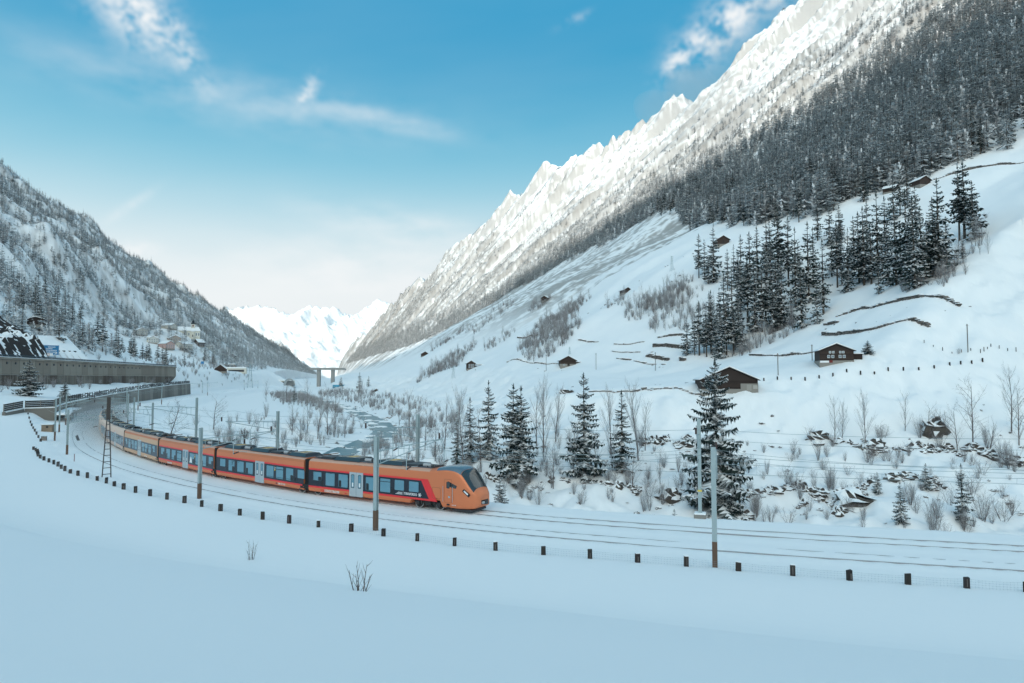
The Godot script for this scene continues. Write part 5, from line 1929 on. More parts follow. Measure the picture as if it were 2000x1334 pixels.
	var bl := thing("works_shed", "bright blue flat-fronted shed with snowy roof under the far bridge", "shed", on_ground(-162.0, 640.0, 0.5), 8 * DEG)
	block("wall", Vector3(-5.2, -2, -4), Vector3(5.2, 2.6, 4), solid(Color(0.03, 0.30, 0.46), 0.5), bl)
	block("roof_snow", Vector3(-5.4, 2.6, -4.2), Vector3(5.4, 3.3, 4.2), M.snowcap, bl, 0.4)
	var ar := thing("tunnel_portal", "pale concrete tunnel arch where the railway leaves the valley floor", "tunnel portal", Vector3(-292, 0, -900), 22 * DEG)
	var ab := Bag.new()
	for i in 10:
		var a := PI * i / 10.0
		var b := PI * (i + 1) / 10.0
		var p := Vector3(cos(a) * 6.5, sin(a) * 9.0, 0)
		var q := Vector3(cos(b) * 6.5, sin(b) * 9.0, 0)
		ab.quad(p, q, q * 0.8, p * 0.8, Color.WHITE)
		ab.quad(p, q, q + Vector3(0, 0, -30), p + Vector3(0, 0, -30), Color.WHITE)
	piece("arch", ab.mesh(solid(Color(0.36, 0.38, 0.38), 0.9)), null, ar)
	block("closed_gate", Vector3(-5.0, 0, -6), Vector3(5.0, 6.4, -5.5), solid(Color(0.30, 0.33, 0.34), 0.8), ar)

func pylon(label: String, at: Vector3, h: float, w: float, steel: Material) -> void:
	var o := thing("power_pylon", label, "pylon", at, 0.5, "lattice pylons")
	for sx in [-1.0, 1.0]:
		for sz in [-1.0, 1.0]:
			drum("leg", Vector3(sx * w, -1, sz * w), Vector3(sx * w * 0.12, h, sz * w * 0.12), h * 0.0052 + 0.02, steel, o, 4)
	var g := Bag.new()
	for i in 9:
		var a := 1.0 - i / 9.0 * 0.88
		var b := 1.0 - (i + 1) / 9.0 * 0.88
		for s in [[-1, -1, 1, -1], [1, -1, 1, 1], [1, 1, -1, 1], [-1, 1, -1, -1]]:
			g.stick(Vector3(s[0] * w * a, h * i / 9.0, s[1] * w * a), Vector3(s[2] * w * b, h * (i + 1) / 9.0, s[3] * w * b), h * 0.003 + 0.012, h * 0.003 + 0.012, 3, Color.WHITE)
	piece("bracing", g.mesh(steel), null, o)
	for k in [0.72, 0.85, 0.96]:
		drum("cross_arm", Vector3(-w * 1.5, h * k, 0), Vector3(w * 1.5, h * k, 0), h * 0.005 + 0.02, steel, o, 4)

func build_walls() -> void:
	# retaining wall along the railway with a board fence on top
	var o := thing("retaining_wall", "long stained concrete retaining wall along the curve beyond the train", "retaining wall", Vector3.ZERO)
	var pts := []
	for p in [Vector2(-109.5, 148.0), Vector2(-111.0, 156.0)]:
		pts.append([p, 2.6 + 0.06 * (p.y - 148.0)])
	var a := 278.0
	while a <= 556.0:
		var q := track_at(a, -8.3)
		pts.append([q, lerpf(3.2, 6.5, smoothstep(262.0, 550.0, a))])
		a += 6.0
	rng.seed = 61
	var tones := []
	for i in 5:
		tones.append(solid(Color(0.20, 0.185, 0.165) * (0.72 + 0.12 * i), 0.95))
	var board := []
	for i in 3:
		board.append(solid(Color(0.020, 0.017, 0.016) * (0.8 + 0.5 * i), 0.9))
	var fo := thing("board_fence", "dark board fence with pale posts along the top of the railway wall", "fence", Vector3.ZERO)
	var tops := []
	for i in pts.size() - 1:
		var p: Vector2 = pts[i][0]
		var q: Vector2 = pts[i + 1][0]
		var ya: float = pts[i][1]
		var yb: float = pts[i + 1][1]
		var A := Vector3(p.x, -1.0, -p.y)
		var B := Vector3(q.x, -1.0, -q.y)
		var n := (B - A).cross(Vector3.UP).normalized()
		if n.dot(Vector3(1, 0, 0.4)) < 0.0: n = -n
		var g := Bag.new()
		var batter := n * 0.35
		var back := -n * 0.6
		var gap := (B - A) * 0.008
		var At := A + Vector3(0, ya + 1.0, 0) + gap
		var Bt := B + Vector3(0, yb + 1.0, 0) - gap
		g.quad(A + batter + gap, B + batter - gap, Bt, At, Color.WHITE)
		g.quad(At, Bt, Bt + back, At + back, Color.WHITE)
		g.quad(A + batter + gap, At, At + back, A + gap + back, Color.WHITE)
		g.quad(B + batter - gap, Bt, Bt + back, B - gap + back, Color.WHITE)
		piece("wall_section", g.mesh(tones[rng.randi() % 5]), null, o)
		var cap := Bag.new()
		cap.quad(At + n * 0.12 + Vector3(0, 0.04, 0), Bt + n * 0.12 + Vector3(0, 0.04, 0), Bt + back + Vector3(0, 0.22, 0), At + back + Vector3(0, 0.22, 0), Color.WHITE)
		cap.quad(At + n * 0.12 - Vector3(0, 0.10, 0), Bt + n * 0.12 - Vector3(0, 0.10, 0), Bt + n * 0.12 + Vector3(0, 0.04, 0), At + n * 0.12 + Vector3(0, 0.04, 0), Color.WHITE)
		piece("snow_ledge", cap.mesh(M.snowcap), null, o)
		# fence bays of about three metres: post and boards
		for h in 2:
			var f0 := At.lerp(Bt, h * 0.5) + back * 0.5
			var f1 := At.lerp(Bt, h * 0.5 + 0.5) + back * 0.5
			block("post", f0 + Vector3(-0.07, 0.05, -0.07), f0 + Vector3(0.07, 1.75, 0.07), tones[4] if i < 8 else board[2], fo)
			for k in 4:
				var yy := 0.18 + k * 0.39
				if i > 9 and rng.randf() < 0.12:
					continue
				var bb := Bag.new()
				var e := n * 0.04
				var hh := 0.33 if i < 10 else rf(0.20, 0.34)
				bb.quad(f0 + e + Vector3(0, yy, 0), f1 + e + Vector3(0, yy, 0), f1 + e + Vector3(0, yy + hh, 0), f0 + e + Vector3(0, yy + hh, 0), Color.WHITE)
				bb.quad(f0 + e + Vector3(0, yy + hh, 0), f1 + e + Vector3(0, yy + hh, 0), f1 - e + Vector3(0, yy + hh, 0), f0 - e + Vector3(0, yy + hh, 0), Color.WHITE)
				bb.quad(f0 - e + Vector3(0, yy, 0), f1 - e + Vector3(0, yy, 0), f1 - e + Vector3(0, yy + hh, 0), f0 - e + Vector3(0, yy + hh, 0), Color.WHITE)
				piece("plank", bb.mesh(board[rng.randi() % 3]), null, fo)
	# snow-covered canopy beside the track under the wall
	var cv := thing("snow_canopy", "low flat-roofed concrete bay under thick snow between wall and track", "shelter", Vector3.ZERO)
	var roof := Bag.new()
	var snow := Bag.new()
	var arcs := [272.0, 280.0, 288.0, 297.0, 306.0]
	for i in arcs.size() - 1:
		var p0 := rail_pos(arcs[i], -8.1, 1.5)
		var p1 := rail_pos(arcs[i + 1], -8.1, 1.5)
		var p2 := rail_pos(arcs[i + 1], -5.2, 1.5)
		var p3 := rail_pos(arcs[i], -5.2, 1.5)
		var u := Vector3(0, 0.35, 0)
		for q in [[p0, p1, p2, p3, roof, 0.0], [p0 + u * 0.6, p1 + u * 0.6, p2 + u * 0.6, p3 + u * 0.6, roof, 0.0], [p0 + u * 1.6, p1 + u * 1.6, p2 + u * 1.4, p3 + u * 1.4, snow, 0.0], [p3 + u * 0.62, p2 + u * 0.62, p2 + u * 1.4, p3 + u * 1.4, snow, 0.0], [p3, p2, p2 + u * 0.6, p3 + u * 0.6, roof, 0.0]]:
			q[4].quad(q[0], q[1], q[2], q[3], Color.WHITE)
		if i == 0:
			roof.quad(p0, p3, p3 + u * 0.6, p0 + u * 0.6, Color.WHITE)
			snow.quad(p0 + u * 0.6, p3 + u * 0.6, p3 + u * 1.4, p0 + u * 1.6, Color.WHITE)
		drum("column", p3 + Vector3(-0.2, -2.0, 0), p3 + Vector3(-0.2, 0, 0), 0.14, tones[2], cv, 6)
	piece("roof", roof.mesh(tones[1]), null, cv)
	piece("roof_snow", snow.mesh(M.snowcap), null, cv)
	# tall concrete wall that carries the road
	var rw := thing("road_wall", "tall weathered concrete wall of square panels carrying the road", "retaining wall", Vector3.ZERO)
	var A0 := Vector2(-196.0, 196.0)
	var cols := 46
	var rnd := RandomNumberGenerator.new()
	rnd.seed = 5
	var stains := []
	for i in 8:
		stains.append(solid(Color(0.21, 0.185, 0.155).lerp(Color(0.095, 0.068, 0.055), (i % 4) * 0.3) * (0.9 + 0.45 * (i / 4)), 0.95))
	for i in cols:
		var u0 := 205.0 + 258.0 * i / cols
		var u1 := 205.0 + 258.0 * (i + 1) / cols
		var foot := []
		for u in [u0, u1]:
			var v := road_v(u) + 2.4
			foot.append(Vector3(-0.252 * u + 0.968 * v, 0, -(0.968 * u + 0.252 * v)))
		var dir: Vector3 = (foot[1] - foot[0]).normalized()
		var n := Vector3(-dir.z, 0, dir.x)
		if n.x < 0.0: n = -n
		var gap := dir * 0.09
		for tier in [[2.0, 11.0, 0.55, 0.25, 1], [11.06, 16.2, 0.24, 0.0, 0]]:
			var g := Bag.new()
			var p: Vector3 = foot[0] + gap + Vector3(0, tier[0], 0) + n * tier[2]
			var q: Vector3 = foot[1] - gap + Vector3(0, tier[0], 0) + n * tier[2]
			var r: Vector3 = foot[1] - gap + Vector3(0, tier[1], 0) + n * tier[3]
			var s: Vector3 = foot[0] + gap + Vector3(0, tier[1], 0) + n * tier[3]
			g.quad(p, q, r, s, Color.WHITE)
			for e in [[p, s], [q, r]]:
				g.quad(e[0], e[1], e[1] - n * 0.8, e[0] - n * 0.8, Color.WHITE)
			g.quad(s, r, r - n * 0.8, s - n * 0.8, Color.WHITE)
			var pick := rnd.randi() % 4 + (0 if tier[4] == 1 else 4)
			if tier[4] == 0: pick = 4 + rnd.randi() % 2
			piece("concrete_panel", g.mesh(stains[pick]), null, rw)
			if tier[4] == 1:
				for k in 3:
					var f := rnd.randf()
					var wd := rnd.randf_range(0.02, 0.10)
					var st := Bag.new()
					var t0: Vector3 = s.lerp(r, clampf(f, 0.0, 0.88))
					var t1: Vector3 = s.lerp(r, clampf(f + wd, 0.0, 0.98))
					var deep := rnd.randf_range(0.3, 0.95)
					var b0: Vector3 = t0.lerp(p.lerp(q, f), deep)
					var b1: Vector3 = t1.lerp(p.lerp(q, f + wd), deep)
					st.quad(t0 + n * 0.02, t1 + n * 0.02, b1 + n * 0.02, b0 + n * 0.02, Color.WHITE)
					piece("lime_streak", st.mesh(stains[rnd.randi() % 8]), null, rw)
		# edge beam with snow, drain outlet, guard rail
		var e0: Vector3 = foot[0] + Vector3(0, 16.2, 0) + n * 0.5
		var e1: Vector3 = foot[1] + Vector3(0, 16.2, 0) + n * 0.5
		var eb := Bag.new()
		eb.quad(e0, e1, e1 + Vector3(0, 0.7, 0), e0 + Vector3(0, 0.7, 0), Color.WHITE)
		eb.quad(e0, e1, e1 - n * 1.0, e0 - n * 1.0, Color.WHITE)
		eb.quad(e0 + Vector3(0, 0.7, 0), e1 + Vector3(0, 0.7, 0), e1 + Vector3(0, 0.7, 0) - n * 1.2, e0 + Vector3(0, 0.7, 0) - n * 1.2, Color.WHITE)
		piece("edge_beam", eb.mesh(stains[4 + i % 2]), null, rw)
		var sb := Bag.new()
		sb.quad(e0 + Vector3(0, 0.72, 0) + n * 0.05, e1 + Vector3(0, 0.72, 0) + n * 0.05, e1 + Vector3(0, 0.9, 0) - n * 0.3, e0 + Vector3(0, 0.9, 0) - n * 0.3, Color.WHITE)
		piece("edge_snow", sb.mesh(M.snowcap), null, rw)
		if i < 34:
			var hc: Vector3 = foot[0].lerp(foot[1], 0.5) + Vector3(0, 15.0, 0) + n * 0.12
			drum("drain_outlet", hc, hc + n * 0.18, 0.42, M.dark, rw, 10)
		var gr := Bag.new()
		for y in [1.05, 1.45]:
			gr.stick(e0 + Vector3(0, y, 0) - n * 0.5, e1 + Vector3(0, y, 0) - n * 0.5, 0.16, 0.16, 4, Color.WHITE)
		for f in [0.0, 0.5]:
			gr.stick(e0.lerp(e1, f) + Vector3(0, 0.6, 0) - n * 0.5, e0.lerp(e1, f) + Vector3(0, 1.6, 0) - n * 0.5, 0.07, 0.07, 4, Color.WHITE)
		piece("guard_rail", gr.mesh(M.dark), null, rw)
	# sloping end of the wall
	# pier of the road viaduct at the near end
	var vp := thing("viaduct_pier", "blue-grey square pier where the road becomes a viaduct", "bridge pier", on_ground(-172.0, 222.0, 3.0), 0.35)
	block("shaft", Vector3(-4.5, 0, -2.0), Vector3(3.2, 13.8, 2.0), solid(Color(0.20, 0.22, 0.23), 0.9), vp)
	# blue road sign
	var sg := thing("road_sign", "big blue motorway sign with white lettering above the road wall", "road sign", Vector3(-196.5, 16.9, -291.0), 0.62)
	block("panel", Vector3(-2.7, 2.9, 0), Vector3(2.7, 7.0, 0.12), solid(Color(0.012, 0.17, 0.36), 0.4), sg)
	ring_plate("white_edge", rounded(-2.6, 2.6, 3.0, 6.9, 0.15), 0.05, 0.12, 0.006, M.white, sg)
	for i in 4:
		letters("sign_lettering", ["Wassen", "Susten", "Göschenen", "Andermatt"][i], 0.55, M.white, sg, Vector3(-1.3 if i == 0 else -2.0, 6.25 - i * 0.72, 0.125))
	block("small_panel", Vector3(-1.9, 2.5, 0.13), Vector3(0.6, 3.6, 0.19), M.white, sg)
	ring_plate("orange_ring", rounded(-1.5, -0.7, 2.7, 3.4, 0.35), 0.1, 0.19, 0.006, solid(Color(0.75, 0.20, 0.05), 0.5), sg)
	var arw := Bag.new()
	arw.quad(Vector3(1.0, 3.2, 0.14), Vector3(1.2, 3.1, 0.14), Vector3(1.9, 3.7, 0.14), Vector3(1.75, 3.85, 0.14), Color.WHITE)
	arw.tri(Vector3(1.5, 3.95, 0.14), Vector3(2.15, 3.95, 0.14), Vector3(2.0, 3.4, 0.14), Color.WHITE)
	piece("arrow_mark", arw.mesh(M.white), null, sg)
	for x in [-1.6, 1.6]:
		drum("sign_post", Vector3(x, -0.5, -0.15), Vector3(x, 6.9, -0.15), 0.14, M.mast, sg, 6)
	var sg2 := thing("road_sign", "tiny blue arrow sign beside the road past the wall's end", "road sign", on_ground(-321.0, 708.0), 0.4)
	block("panel", Vector3(-1.4, 1.4, 0), Vector3(1.4, 4.2, 0.1), solid(Color(0.012, 0.19, 0.42), 0.4), sg2)
	drum("sign_post", Vector3(0, -0.5, -0.1), Vector3(0, 4.0, -0.1), 0.1, M.mast, sg2, 6)
	# gallery roof slab sloping down to the road
	var gl := thing("avalanche_gallery", "sloping snow-covered gallery roof behind the blue road sign", "gallery", Vector3.ZERO)
	var P := [Vector3(-209, 28.8, -300), Vector3(-208, 29.4, -318), Vector3(-190.5, 17.8, -308), Vector3(-197, 17.8, -288)]
	var gs := Bag.new()
	gs.quad(P[0], P[1], P[2], P[3], Color.WHITE)
	piece("roof_snow", gs.mesh(M.snowcap), null, gl)
	var gw := Bag.new()
	for i in 4:
		gw.quad(P[i] - Vector3(0, 0.02, 0), P[(i + 1) % 4] - Vector3(0, 0.02, 0), P[(i + 1) % 4] - Vector3(0, 14, 0), P[i] - Vector3(0, 14, 0), Color.WHITE)
	piece("side_wall", gw.mesh(tones[3]), null, gl)
	for i in 6:
		var q: Vector3 = P[3].lerp(P[2], (i + 0.6) / 7.0).lerp(P[0].lerp(P[1], (i + 0.6) / 7.0), 0.32) + Vector3(0, 0.1, 0)
		block("anchor_block", q + Vector3(-0.5, -0.5, -0.5), q + Vector3(0.5, 0.55, 0.5), M.dark, gl)
		var wet := Bag.new()
		var dn: Vector3 = P[3].lerp(P[2], (i + 0.75) / 7.0) + Vector3(0, 0.06, 0)
		wet.quad(q + Vector3(-0.4, 0.02, -0.4), q + Vector3(0.4, 0.02, 0.6), dn + Vector3(0.5, 0, 0.8), dn + Vector3(-0.6, 0, -0.8), Color.WHITE)
		piece("wet_streak", wet.mesh(solid(Color(0.16, 0.17, 0.18), 0.6)), null, gl)
	gable_house("rock_hut", "dark timber shed on the crag above the gallery", "shed", on_ground(-236.0, 338.0) + Vector3(0, 1.5, 0), 0.5, 7.0, 9.0, 2.8, 3.8, Color(0.035, 0.025, 0.022), 0.2, 0.35)
	# meter hut and boxes near the fence
	var hb := thing("trackside_hut", "small square weathered wooden hut with one dark opening near the wall", "hut", on_ground(-85.2, 126.0), 0.35)
	block("wall", Vector3(-0.85, -0.3, -0.8), Vector3(0.85, 1.25, 0.8), solid(Color(0.24, 0.185, 0.135), 0.9), hb)
	block("roof", Vector3(-0.98, 1.25, -0.95), Vector3(1.02, 1.33, 0.95), M.mast, hb)
	block("roof_snow", Vector3(-0.95, 1.33, -0.9), Vector3(0.98, 1.42, 0.9), M.snowcap, hb, 0.03)
	block("opening", Vector3(-0.12, 0.72, 0.8), Vector3(0.22, 1.05, 0.82), M.gasket, hb)
	for i in 5:
		block("plank", Vector3(-0.84 + i * 0.34, -0.2, 0.8), Vector3(-0.84 + i * 0.34 + 0.31, 0.68, 0.812), solid(Color(0.24, 0.185, 0.135) * (0.85 + 0.08 * i), 0.9), hb)
	hb = thing("equipment_box", "grey-brown flat cabinet standing by the gap in the post row", "cabinet", on_ground(-73.6, 108.0), 0.2)
	block("body", Vector3(-0.35, -0.3, -0.2), Vector3(0.35, 0.66, 0.2), solid(Color(0.21, 0.18, 0.16), 0.8), hb)
	block("lid", Vector3(-0.38, 0.66, -0.23), Vector3(0.38, 0.70, 0.23), M.mast, hb)
	hb = thing("leaning_board", "dark board leaning out of the snow beside the cabinet", "board", on_ground(-69.5, 110.0), 0.9)
	var lb2 := block("plank", Vector3(-0.12, -0.3, -0.05), Vector3(0.25, 0.85, 0.05), solid(Color(0.06, 0.06, 0.065), 0.8), hb)
	lb2.rotation.z = 0.35
	hb = thing("marker_peg", "thin pale marker peg in the row of sleeper posts", "peg", on_ground(-52.5, 82.5), 0.0)
	drum("peg", Vector3(0, -0.4, 0), Vector3(0, 0.9, 0), 0.05, solid(Color(0.3, 0.2, 0.2), 0.8), hb, 6)
	pylon("tall lattice pylon standing before the shaded cliff beyond the hamlet", on_ground(-262.0, 684.0), 24.0, 2.6, M.mast)
	pylon("small lattice pylon on the meadow left of the far chalets", on_ground(-33.0, 384.0), 6.3, 0.9, M.mast)
	pylon("little lattice tower right above the mid-meadow chalet", on_ground(26.7, 316.0), 3.6, 0.5, M.mast)
	pylon("pale lattice tower on the skyline of the slope left of the grove", on_ground(84.0, 356.0), 8.0, 0.8, M.mast)
	# wooden line poles on the meadows
	var wp := solid(Color(0.16, 0.14, 0.125), 0.9)
	for q in [[15.0, 299.5, 7.0, "first wooden line pole left of the mid-meadow chalet"], [33.7, 273.8, 6.6, "slender line pole right of the mid-meadow chalet"], [51.6, 245.7, 6.6, "line pole in front of the stepped dry-stone walls"], [66.4, 170.5, 5.5, "line pole between barn and dark chalet"], [79.6, 181.0, 4.2, "line pole close to the dark chalet's gable"], [111.5, 166.8, 6.8, "lone line pole on the smooth slope right of the chalet"]]:
		var po := thing("line_pole", q[3], "pole", on_ground(q[0], q[1]), 0.0, "wooden line poles on the meadows")
		drum("pole", Vector3(0, -0.6, 0), Vector3(0, q[2], 0), 0.11, wp, po, 6)
		drum("cross_piece", Vector3(-0.3, q[2] - 0.3, 0), Vector3(0.3, q[2] - 0.3, 0), 0.05, wp, po, 4)

# ---- dry-stone terrace walls: courses of uneven stones with snow on top
func dry_wall(label: String, line: Array, h: float, sd: int) -> void:
	var o := thing("stone_wall", label, "stone wall", Vector3.ZERO, 0.0, "dry-stone terrace walls")
	rng.seed = sd
	var g := Bag.new()
	var s := Bag.new()
	for i in line.size() - 1:
		var a: Vector2 = line[i]
		var b: Vector2 = line[i + 1]
		var l := a.distance_to(b)
		var n := maxi(2, int(l / 0.75))
		var dir := (b - a).normalized()
		for k in n:
			var t := (k + rf(0.0, 0.5)) / n
			var p := a.lerp(b, t)
			var base := on_ground(p.x, p.y)
			var wob := 0.35 + 0.65 * smoothstep(-0.5, 0.4, nC.get_noise_2d(p.x * 0.5, p.y * 0.5))
			var courses := int(maxf(1.0, round(0.8 * h * wob / 0.32)))
			if nB.get_noise_2d(p.x * 1.5, p.y * 1.5 + 40.0) > 0.42:
				continue
			for c in courses:
				var w := rf(0.3, 0.55)
				var q := base + Vector3(dir.x, 0, -dir.y) * rf(-0.2, 0.2) + Vector3(0, c * 0.30 - 0.1, 0) - Vector3(dir.y, 0, dir.x) * rf(0.1, 0.3)
				var col := Color(0.19, 0.17, 0.155) * rf(0.4, 1.3)
				g.box(q + Vector3(-w, 0, -w * 0.7), q + Vector3(w, rf(0.26, 0.34), w * 0.7), col)
			var top := base + Vector3(0, courses * 0.30 - 0.04, 0)
			if rng.randf() < 0.8:
				s.box(top + Vector3(-0.6, 0, -0.7), top + Vector3(0.6, 0.14, 0.45), SNOW)
	var st := piece("stones", g.mesh(M.matt), null, o)
	st.set_meta("kind", "stuff")
	if s.v.size():
		piece("snow_on_stones", s.mesh(mats.plain), null, o).set_meta("kind", "stuff")

func build_terraces() -> void:
	dry_wall("dry-stone wall just above the dark chalet, running in from the grove", [Vector2(78.0, 224.0), Vector2(82.0, 209.0), Vector2(87.4, 197.4)], 1.1, 1)
	dry_wall("long dry-stone wall on the terrace above the dark chalet", [Vector2(96.4, 212.0), Vector2(98.6, 201.0), Vector2(100.4, 190.8), Vector2(105.5, 184.0), Vector2(109.7, 178.3)], 1.5, 2)
	dry_wall("upper dry-stone wall right below the grove, bent in the middle", [Vector2(106.0, 222.0), Vector2(110.0, 216.0), Vector2(113.7, 203.8), Vector2(119.6, 189.0), Vector2(121.5, 184.0)], 1.4, 3)
	dry_wall("short stub of dry-stone wall between the two long ones", [Vector2(101.6, 222.1), Vector2(102.8, 214.5)], 1.2, 4)
	dry_wall("lowest curved dry-stone wall left of the grove with its bushes", [Vector2(53.6, 272.5), Vector2(58.5, 261.0), Vector2(63.5, 250.6)], 2.0, 5)
	dry_wall("second dry-stone wall up, left of the grove", [Vector2(58.3, 282.3), Vector2(63.5, 272.0), Vector2(68.3, 263.5)], 2.1, 6)
	dry_wall("third dry-stone wall up, left of the grove, in two runs", [Vector2(62.0, 289.6), Vector2(67.0, 283.0), Vector2(72.0, 277.6)], 1.4, 7)
	dry_wall("low wall line descending across the middle meadow", [Vector2(44.1, 286.7), Vector2(50.0, 268.0), Vector2(57.0, 253.1)], 0.7, 8)
	dry_wall("thin wall line above the descending one on the middle meadow", [Vector2(43.8, 298.9), Vector2(48.5, 290.0), Vector2(52.9, 281.9)], 0.6, 9)
	dry_wall("short wall line highest of the middle meadow group", [Vector2(45.8, 305.1), Vector2(51.0, 298.0), Vector2(57.0, 291.7)], 0.6, 10)
	dry_wall("low wall running in to the mid-meadow chalet from the left", [Vector2(-4.0, 356.1), Vector2(9.0, 330.0), Vector2(20.5, 305.0)], 0.7, 11)
	dry_wall("broken wall line on the far left meadow", [Vector2(3.4, 447.1), Vector2(9.0, 431.0), Vector2(15.5, 412.1)], 1.2, 12)
	dry_wall("tumbled stones beside the mid slope gully", [Vector2(32.4, 331.7), Vector2(36.0, 325.0), Vector2(40.5, 317.5)], 1.0, 13)
	dry_wall("low broken wall along the meadow edge above the river bank", [Vector2(20.0, 178.0), Vector2(34.1, 171.8), Vector2(42.7, 167.7), Vector2(48.0, 162.0)], 0.6, 14)
	dry_wall("dark wall along the high shelf at the top of the open slope", [Vector2(190.0, 303.0), Vector2(202.1, 294.9), Vector2(214.7, 281.8), Vector2(226.0, 268.0)], 1.5, 15)
	var o := thing("meadow_fence", "row of small dark posts crossing the meadow below the dark chalet", "fence", Vector3.ZERO)
	rng.seed = 71
	var wood := solid(Color(0.03, 0.024, 0.022), 0.9)
	var line := [Vector2(62.3, 169.1), Vector2(74.0, 164.7), Vector2(90.8, 164.9), Vector2(104.1, 162.4), Vector2(115.8, 164.2)]
	for i in line.size() - 1:
		var n := int(line[i].distance_to(line[i + 1]) / 3.4) + 1
		for k in n:
			var p: Vector2 = line[i].lerp(line[i + 1], float(k) / n)
			var q := on_ground(p.x, p.y)
			block("post", q + Vector3(-0.13, -0.3, -0.13), q + Vector3(0.13, rf(0.65, 0.9), 0.13), wood, o)
	o = thing("pasture_fence", "thin stake fence climbing the slope at the far right above the meadow", "fence", Vector3.ZERO)
	line = [Vector2(104.0, 172.0), Vector2(114.0, 166.0), Vector2(118.0, 168.0), Vector2(124.0, 165.0), Vector2(136.0, 170.0)]
	for i in line.size() - 1:
		var n := int(line[i].distance_to(line[i + 1]) / 2.2) + 1
		for k in n:
			var p: Vector2 = line[i].lerp(line[i + 1], float(k) / n)
			var q := on_ground(p.x, p.y)
			block("post", q + Vector3(-0.06, -0.3, -0.06), q + Vector3(0.06, rf(0.6, 1.0), 0.06), wood, o)

# ---------------------------------------------------------------------------------------------- trees, bushes, rocks, river
const GROVE := [Vector3(69.0, 251.2, 20.6), Vector3(72.9, 249.5, 23.7), Vector3(73.8, 245.1, 19.6), Vector3(76.7, 244.0, 21.9), Vector3(78.9, 242.9, 17.6), Vector3(81.3, 240.8, 13.6), Vector3(70.6, 247.5, 16.2), Vector3(74.4, 242.0, 18.2), Vector3(90.3, 327.6, 22.2), Vector3(91.9, 323.7, 19.7), Vector3(94.0, 316.2, 26.5), Vector3(95.1, 299.4, 19.1), Vector3(100.6, 298.2, 23.0), Vector3(109.5, 291.3, 30.0), Vector3(112.2, 285.8, 32.8), Vector3(94.4, 253.1, 29.6), Vector3(96.6, 248.5, 28.1), Vector3(97.3, 245.6, 25.3), Vector3(90.1, 252.2, 27.3), Vector3(91.9, 250.1, 25.2), Vector3(92.1, 273.7, 21.8), Vector3(85.9, 265.5, 24.1), Vector3(82.5, 264.4, 24.0), Vector3(91.3, 263.7, 26.0), Vector3(98.2, 230.6, 21.3), Vector3(105.7, 230.8, 26.3), Vector3(106.7, 255.3, 32.9), Vector3(111.0, 254.0, 39.5), Vector3(135.1, 298.8, 19.5), Vector3(117.3, 263.6, 24.1), Vector3(121.9, 254.1, 25.2), Vector3(123.8, 254.4, 20.4), Vector3(124.2, 250.5, 22.0), Vector3(125.3, 244.9, 26.9), Vector3(124.6, 240.1, 28.8), Vector3(130.6, 241.9, 31.1), Vector3(125.4, 236.7, 20.8), Vector3(125.6, 226.7, 20.6), Vector3(123.9, 218.7, 26.9), Vector3(124.1, 213.1, 30.8), Vector3(123.3, 207.8, 28.3), Vector3(125.6, 219.0, 20.4), Vector3(125.8, 208.3, 23.9), Vector3(163.5, 284.2, 19.7), Vector3(169.5, 289.1, 17.8), Vector3(160.2, 283.4, 18.5), Vector3(129.3, 211.1, 18.1), Vector3(132.4, 212.4, 24.1), Vector3(130.6, 207.1, 30.5), Vector3(135.8, 211.6, 16.0), Vector3(152.8, 230.9, 26.8), Vector3(153.5, 229.3, 27.2), Vector3(152.6, 223.4, 20.2), Vector3(112.2, 275.3, 29.4), Vector3(104.8, 289.4, 26.5), Vector3(100.5, 286.5, 27.3), Vector3(101.3, 264.7, 26.2), Vector3(124.3, 263.5, 20.1), Vector3(132.7, 262.8, 20.1), Vector3(140.1, 266.5, 22.5), Vector3(135.6, 289.0, 17.7), Vector3(140.1, 289.2, 15.5), Vector3(142.2, 257.6, 23.7), Vector3(150.1, 251.1, 23.1), Vector3(70.9, 251.8, 13.3), Vector3(84.1, 254.3, 19.2), Vector3(80.5, 264.3, 19.0), Vector3(78.6, 271.5, 16.4)]     # x, d, height

var hero := []
var mid := []
var bare := []
var bush := []

func plant(proto: Node3D, proto_h: float, label: String, x: float, d: float, h: float, group := "", wide := 1.0, sink := 0.25) -> Node3D:
	var s := h / proto_h
	return copy_of(proto, on_ground(x, d, sink), rf(0, TAU), Vector3(s * wide, s, s * wide), label, group)

func make_prototypes() -> void:
	# detailed spruces for the river bank, plainer ones for the grove and the wood edges
	for i in 4:
		hero.append(conifer_parts("spruce_tree", 200 + i, 20.0, [4.6, 4.0, 5.0, 3.2][i], [0.06, 0.08, 0.05, 0.10][i], [26, 25, 28, 24][i], 7, 5, [0.9, 0.88, 0.95, 0.62][i], 0.55, 0.5))
	for i in 8:
		mid.append(conifer_parts("spruce_tree", 230 + i, 20.0, [3.3, 3.5, 2.9, 3.8, 3.2, 2.8, 3.6, 3.1][i], [0.10, 0.26, 0.18, 0.05, 0.34, 0.14, 0.06, 0.24][i], 19, 7, 3, [0.85, 0.75, 0.9, 0.95, 0.7, 0.85, 0.9, 0.65][i], 0.5, 0.45))
	bare.append(bare_parts("bare_tree", 301, 10.0, 1, 0.55, 4, 3, 0.55))
	bare.append(bare_parts("bare_tree", 302, 10.0, 1, 0.75, 4, 3, 0.35))
	bare.append(bare_parts("bare_tree", 303, 10.0, 1, 0.40, 5, 3, 0.75))
	bare.append(bare_parts("bare_tree", 304, 10.0, 1, 0.95, 4, 3, 0.20))
	for i in 5:
		bush.append(bare_parts("bare_shrub", 320 + i, 4.0, [7, 10, 6, 12, 8][i], [0.8, 0.6, 1.1, 0.7, 0.5][i], 3, 2, [0.5, 0.75, 0.35, 0.9, 0.6][i]))

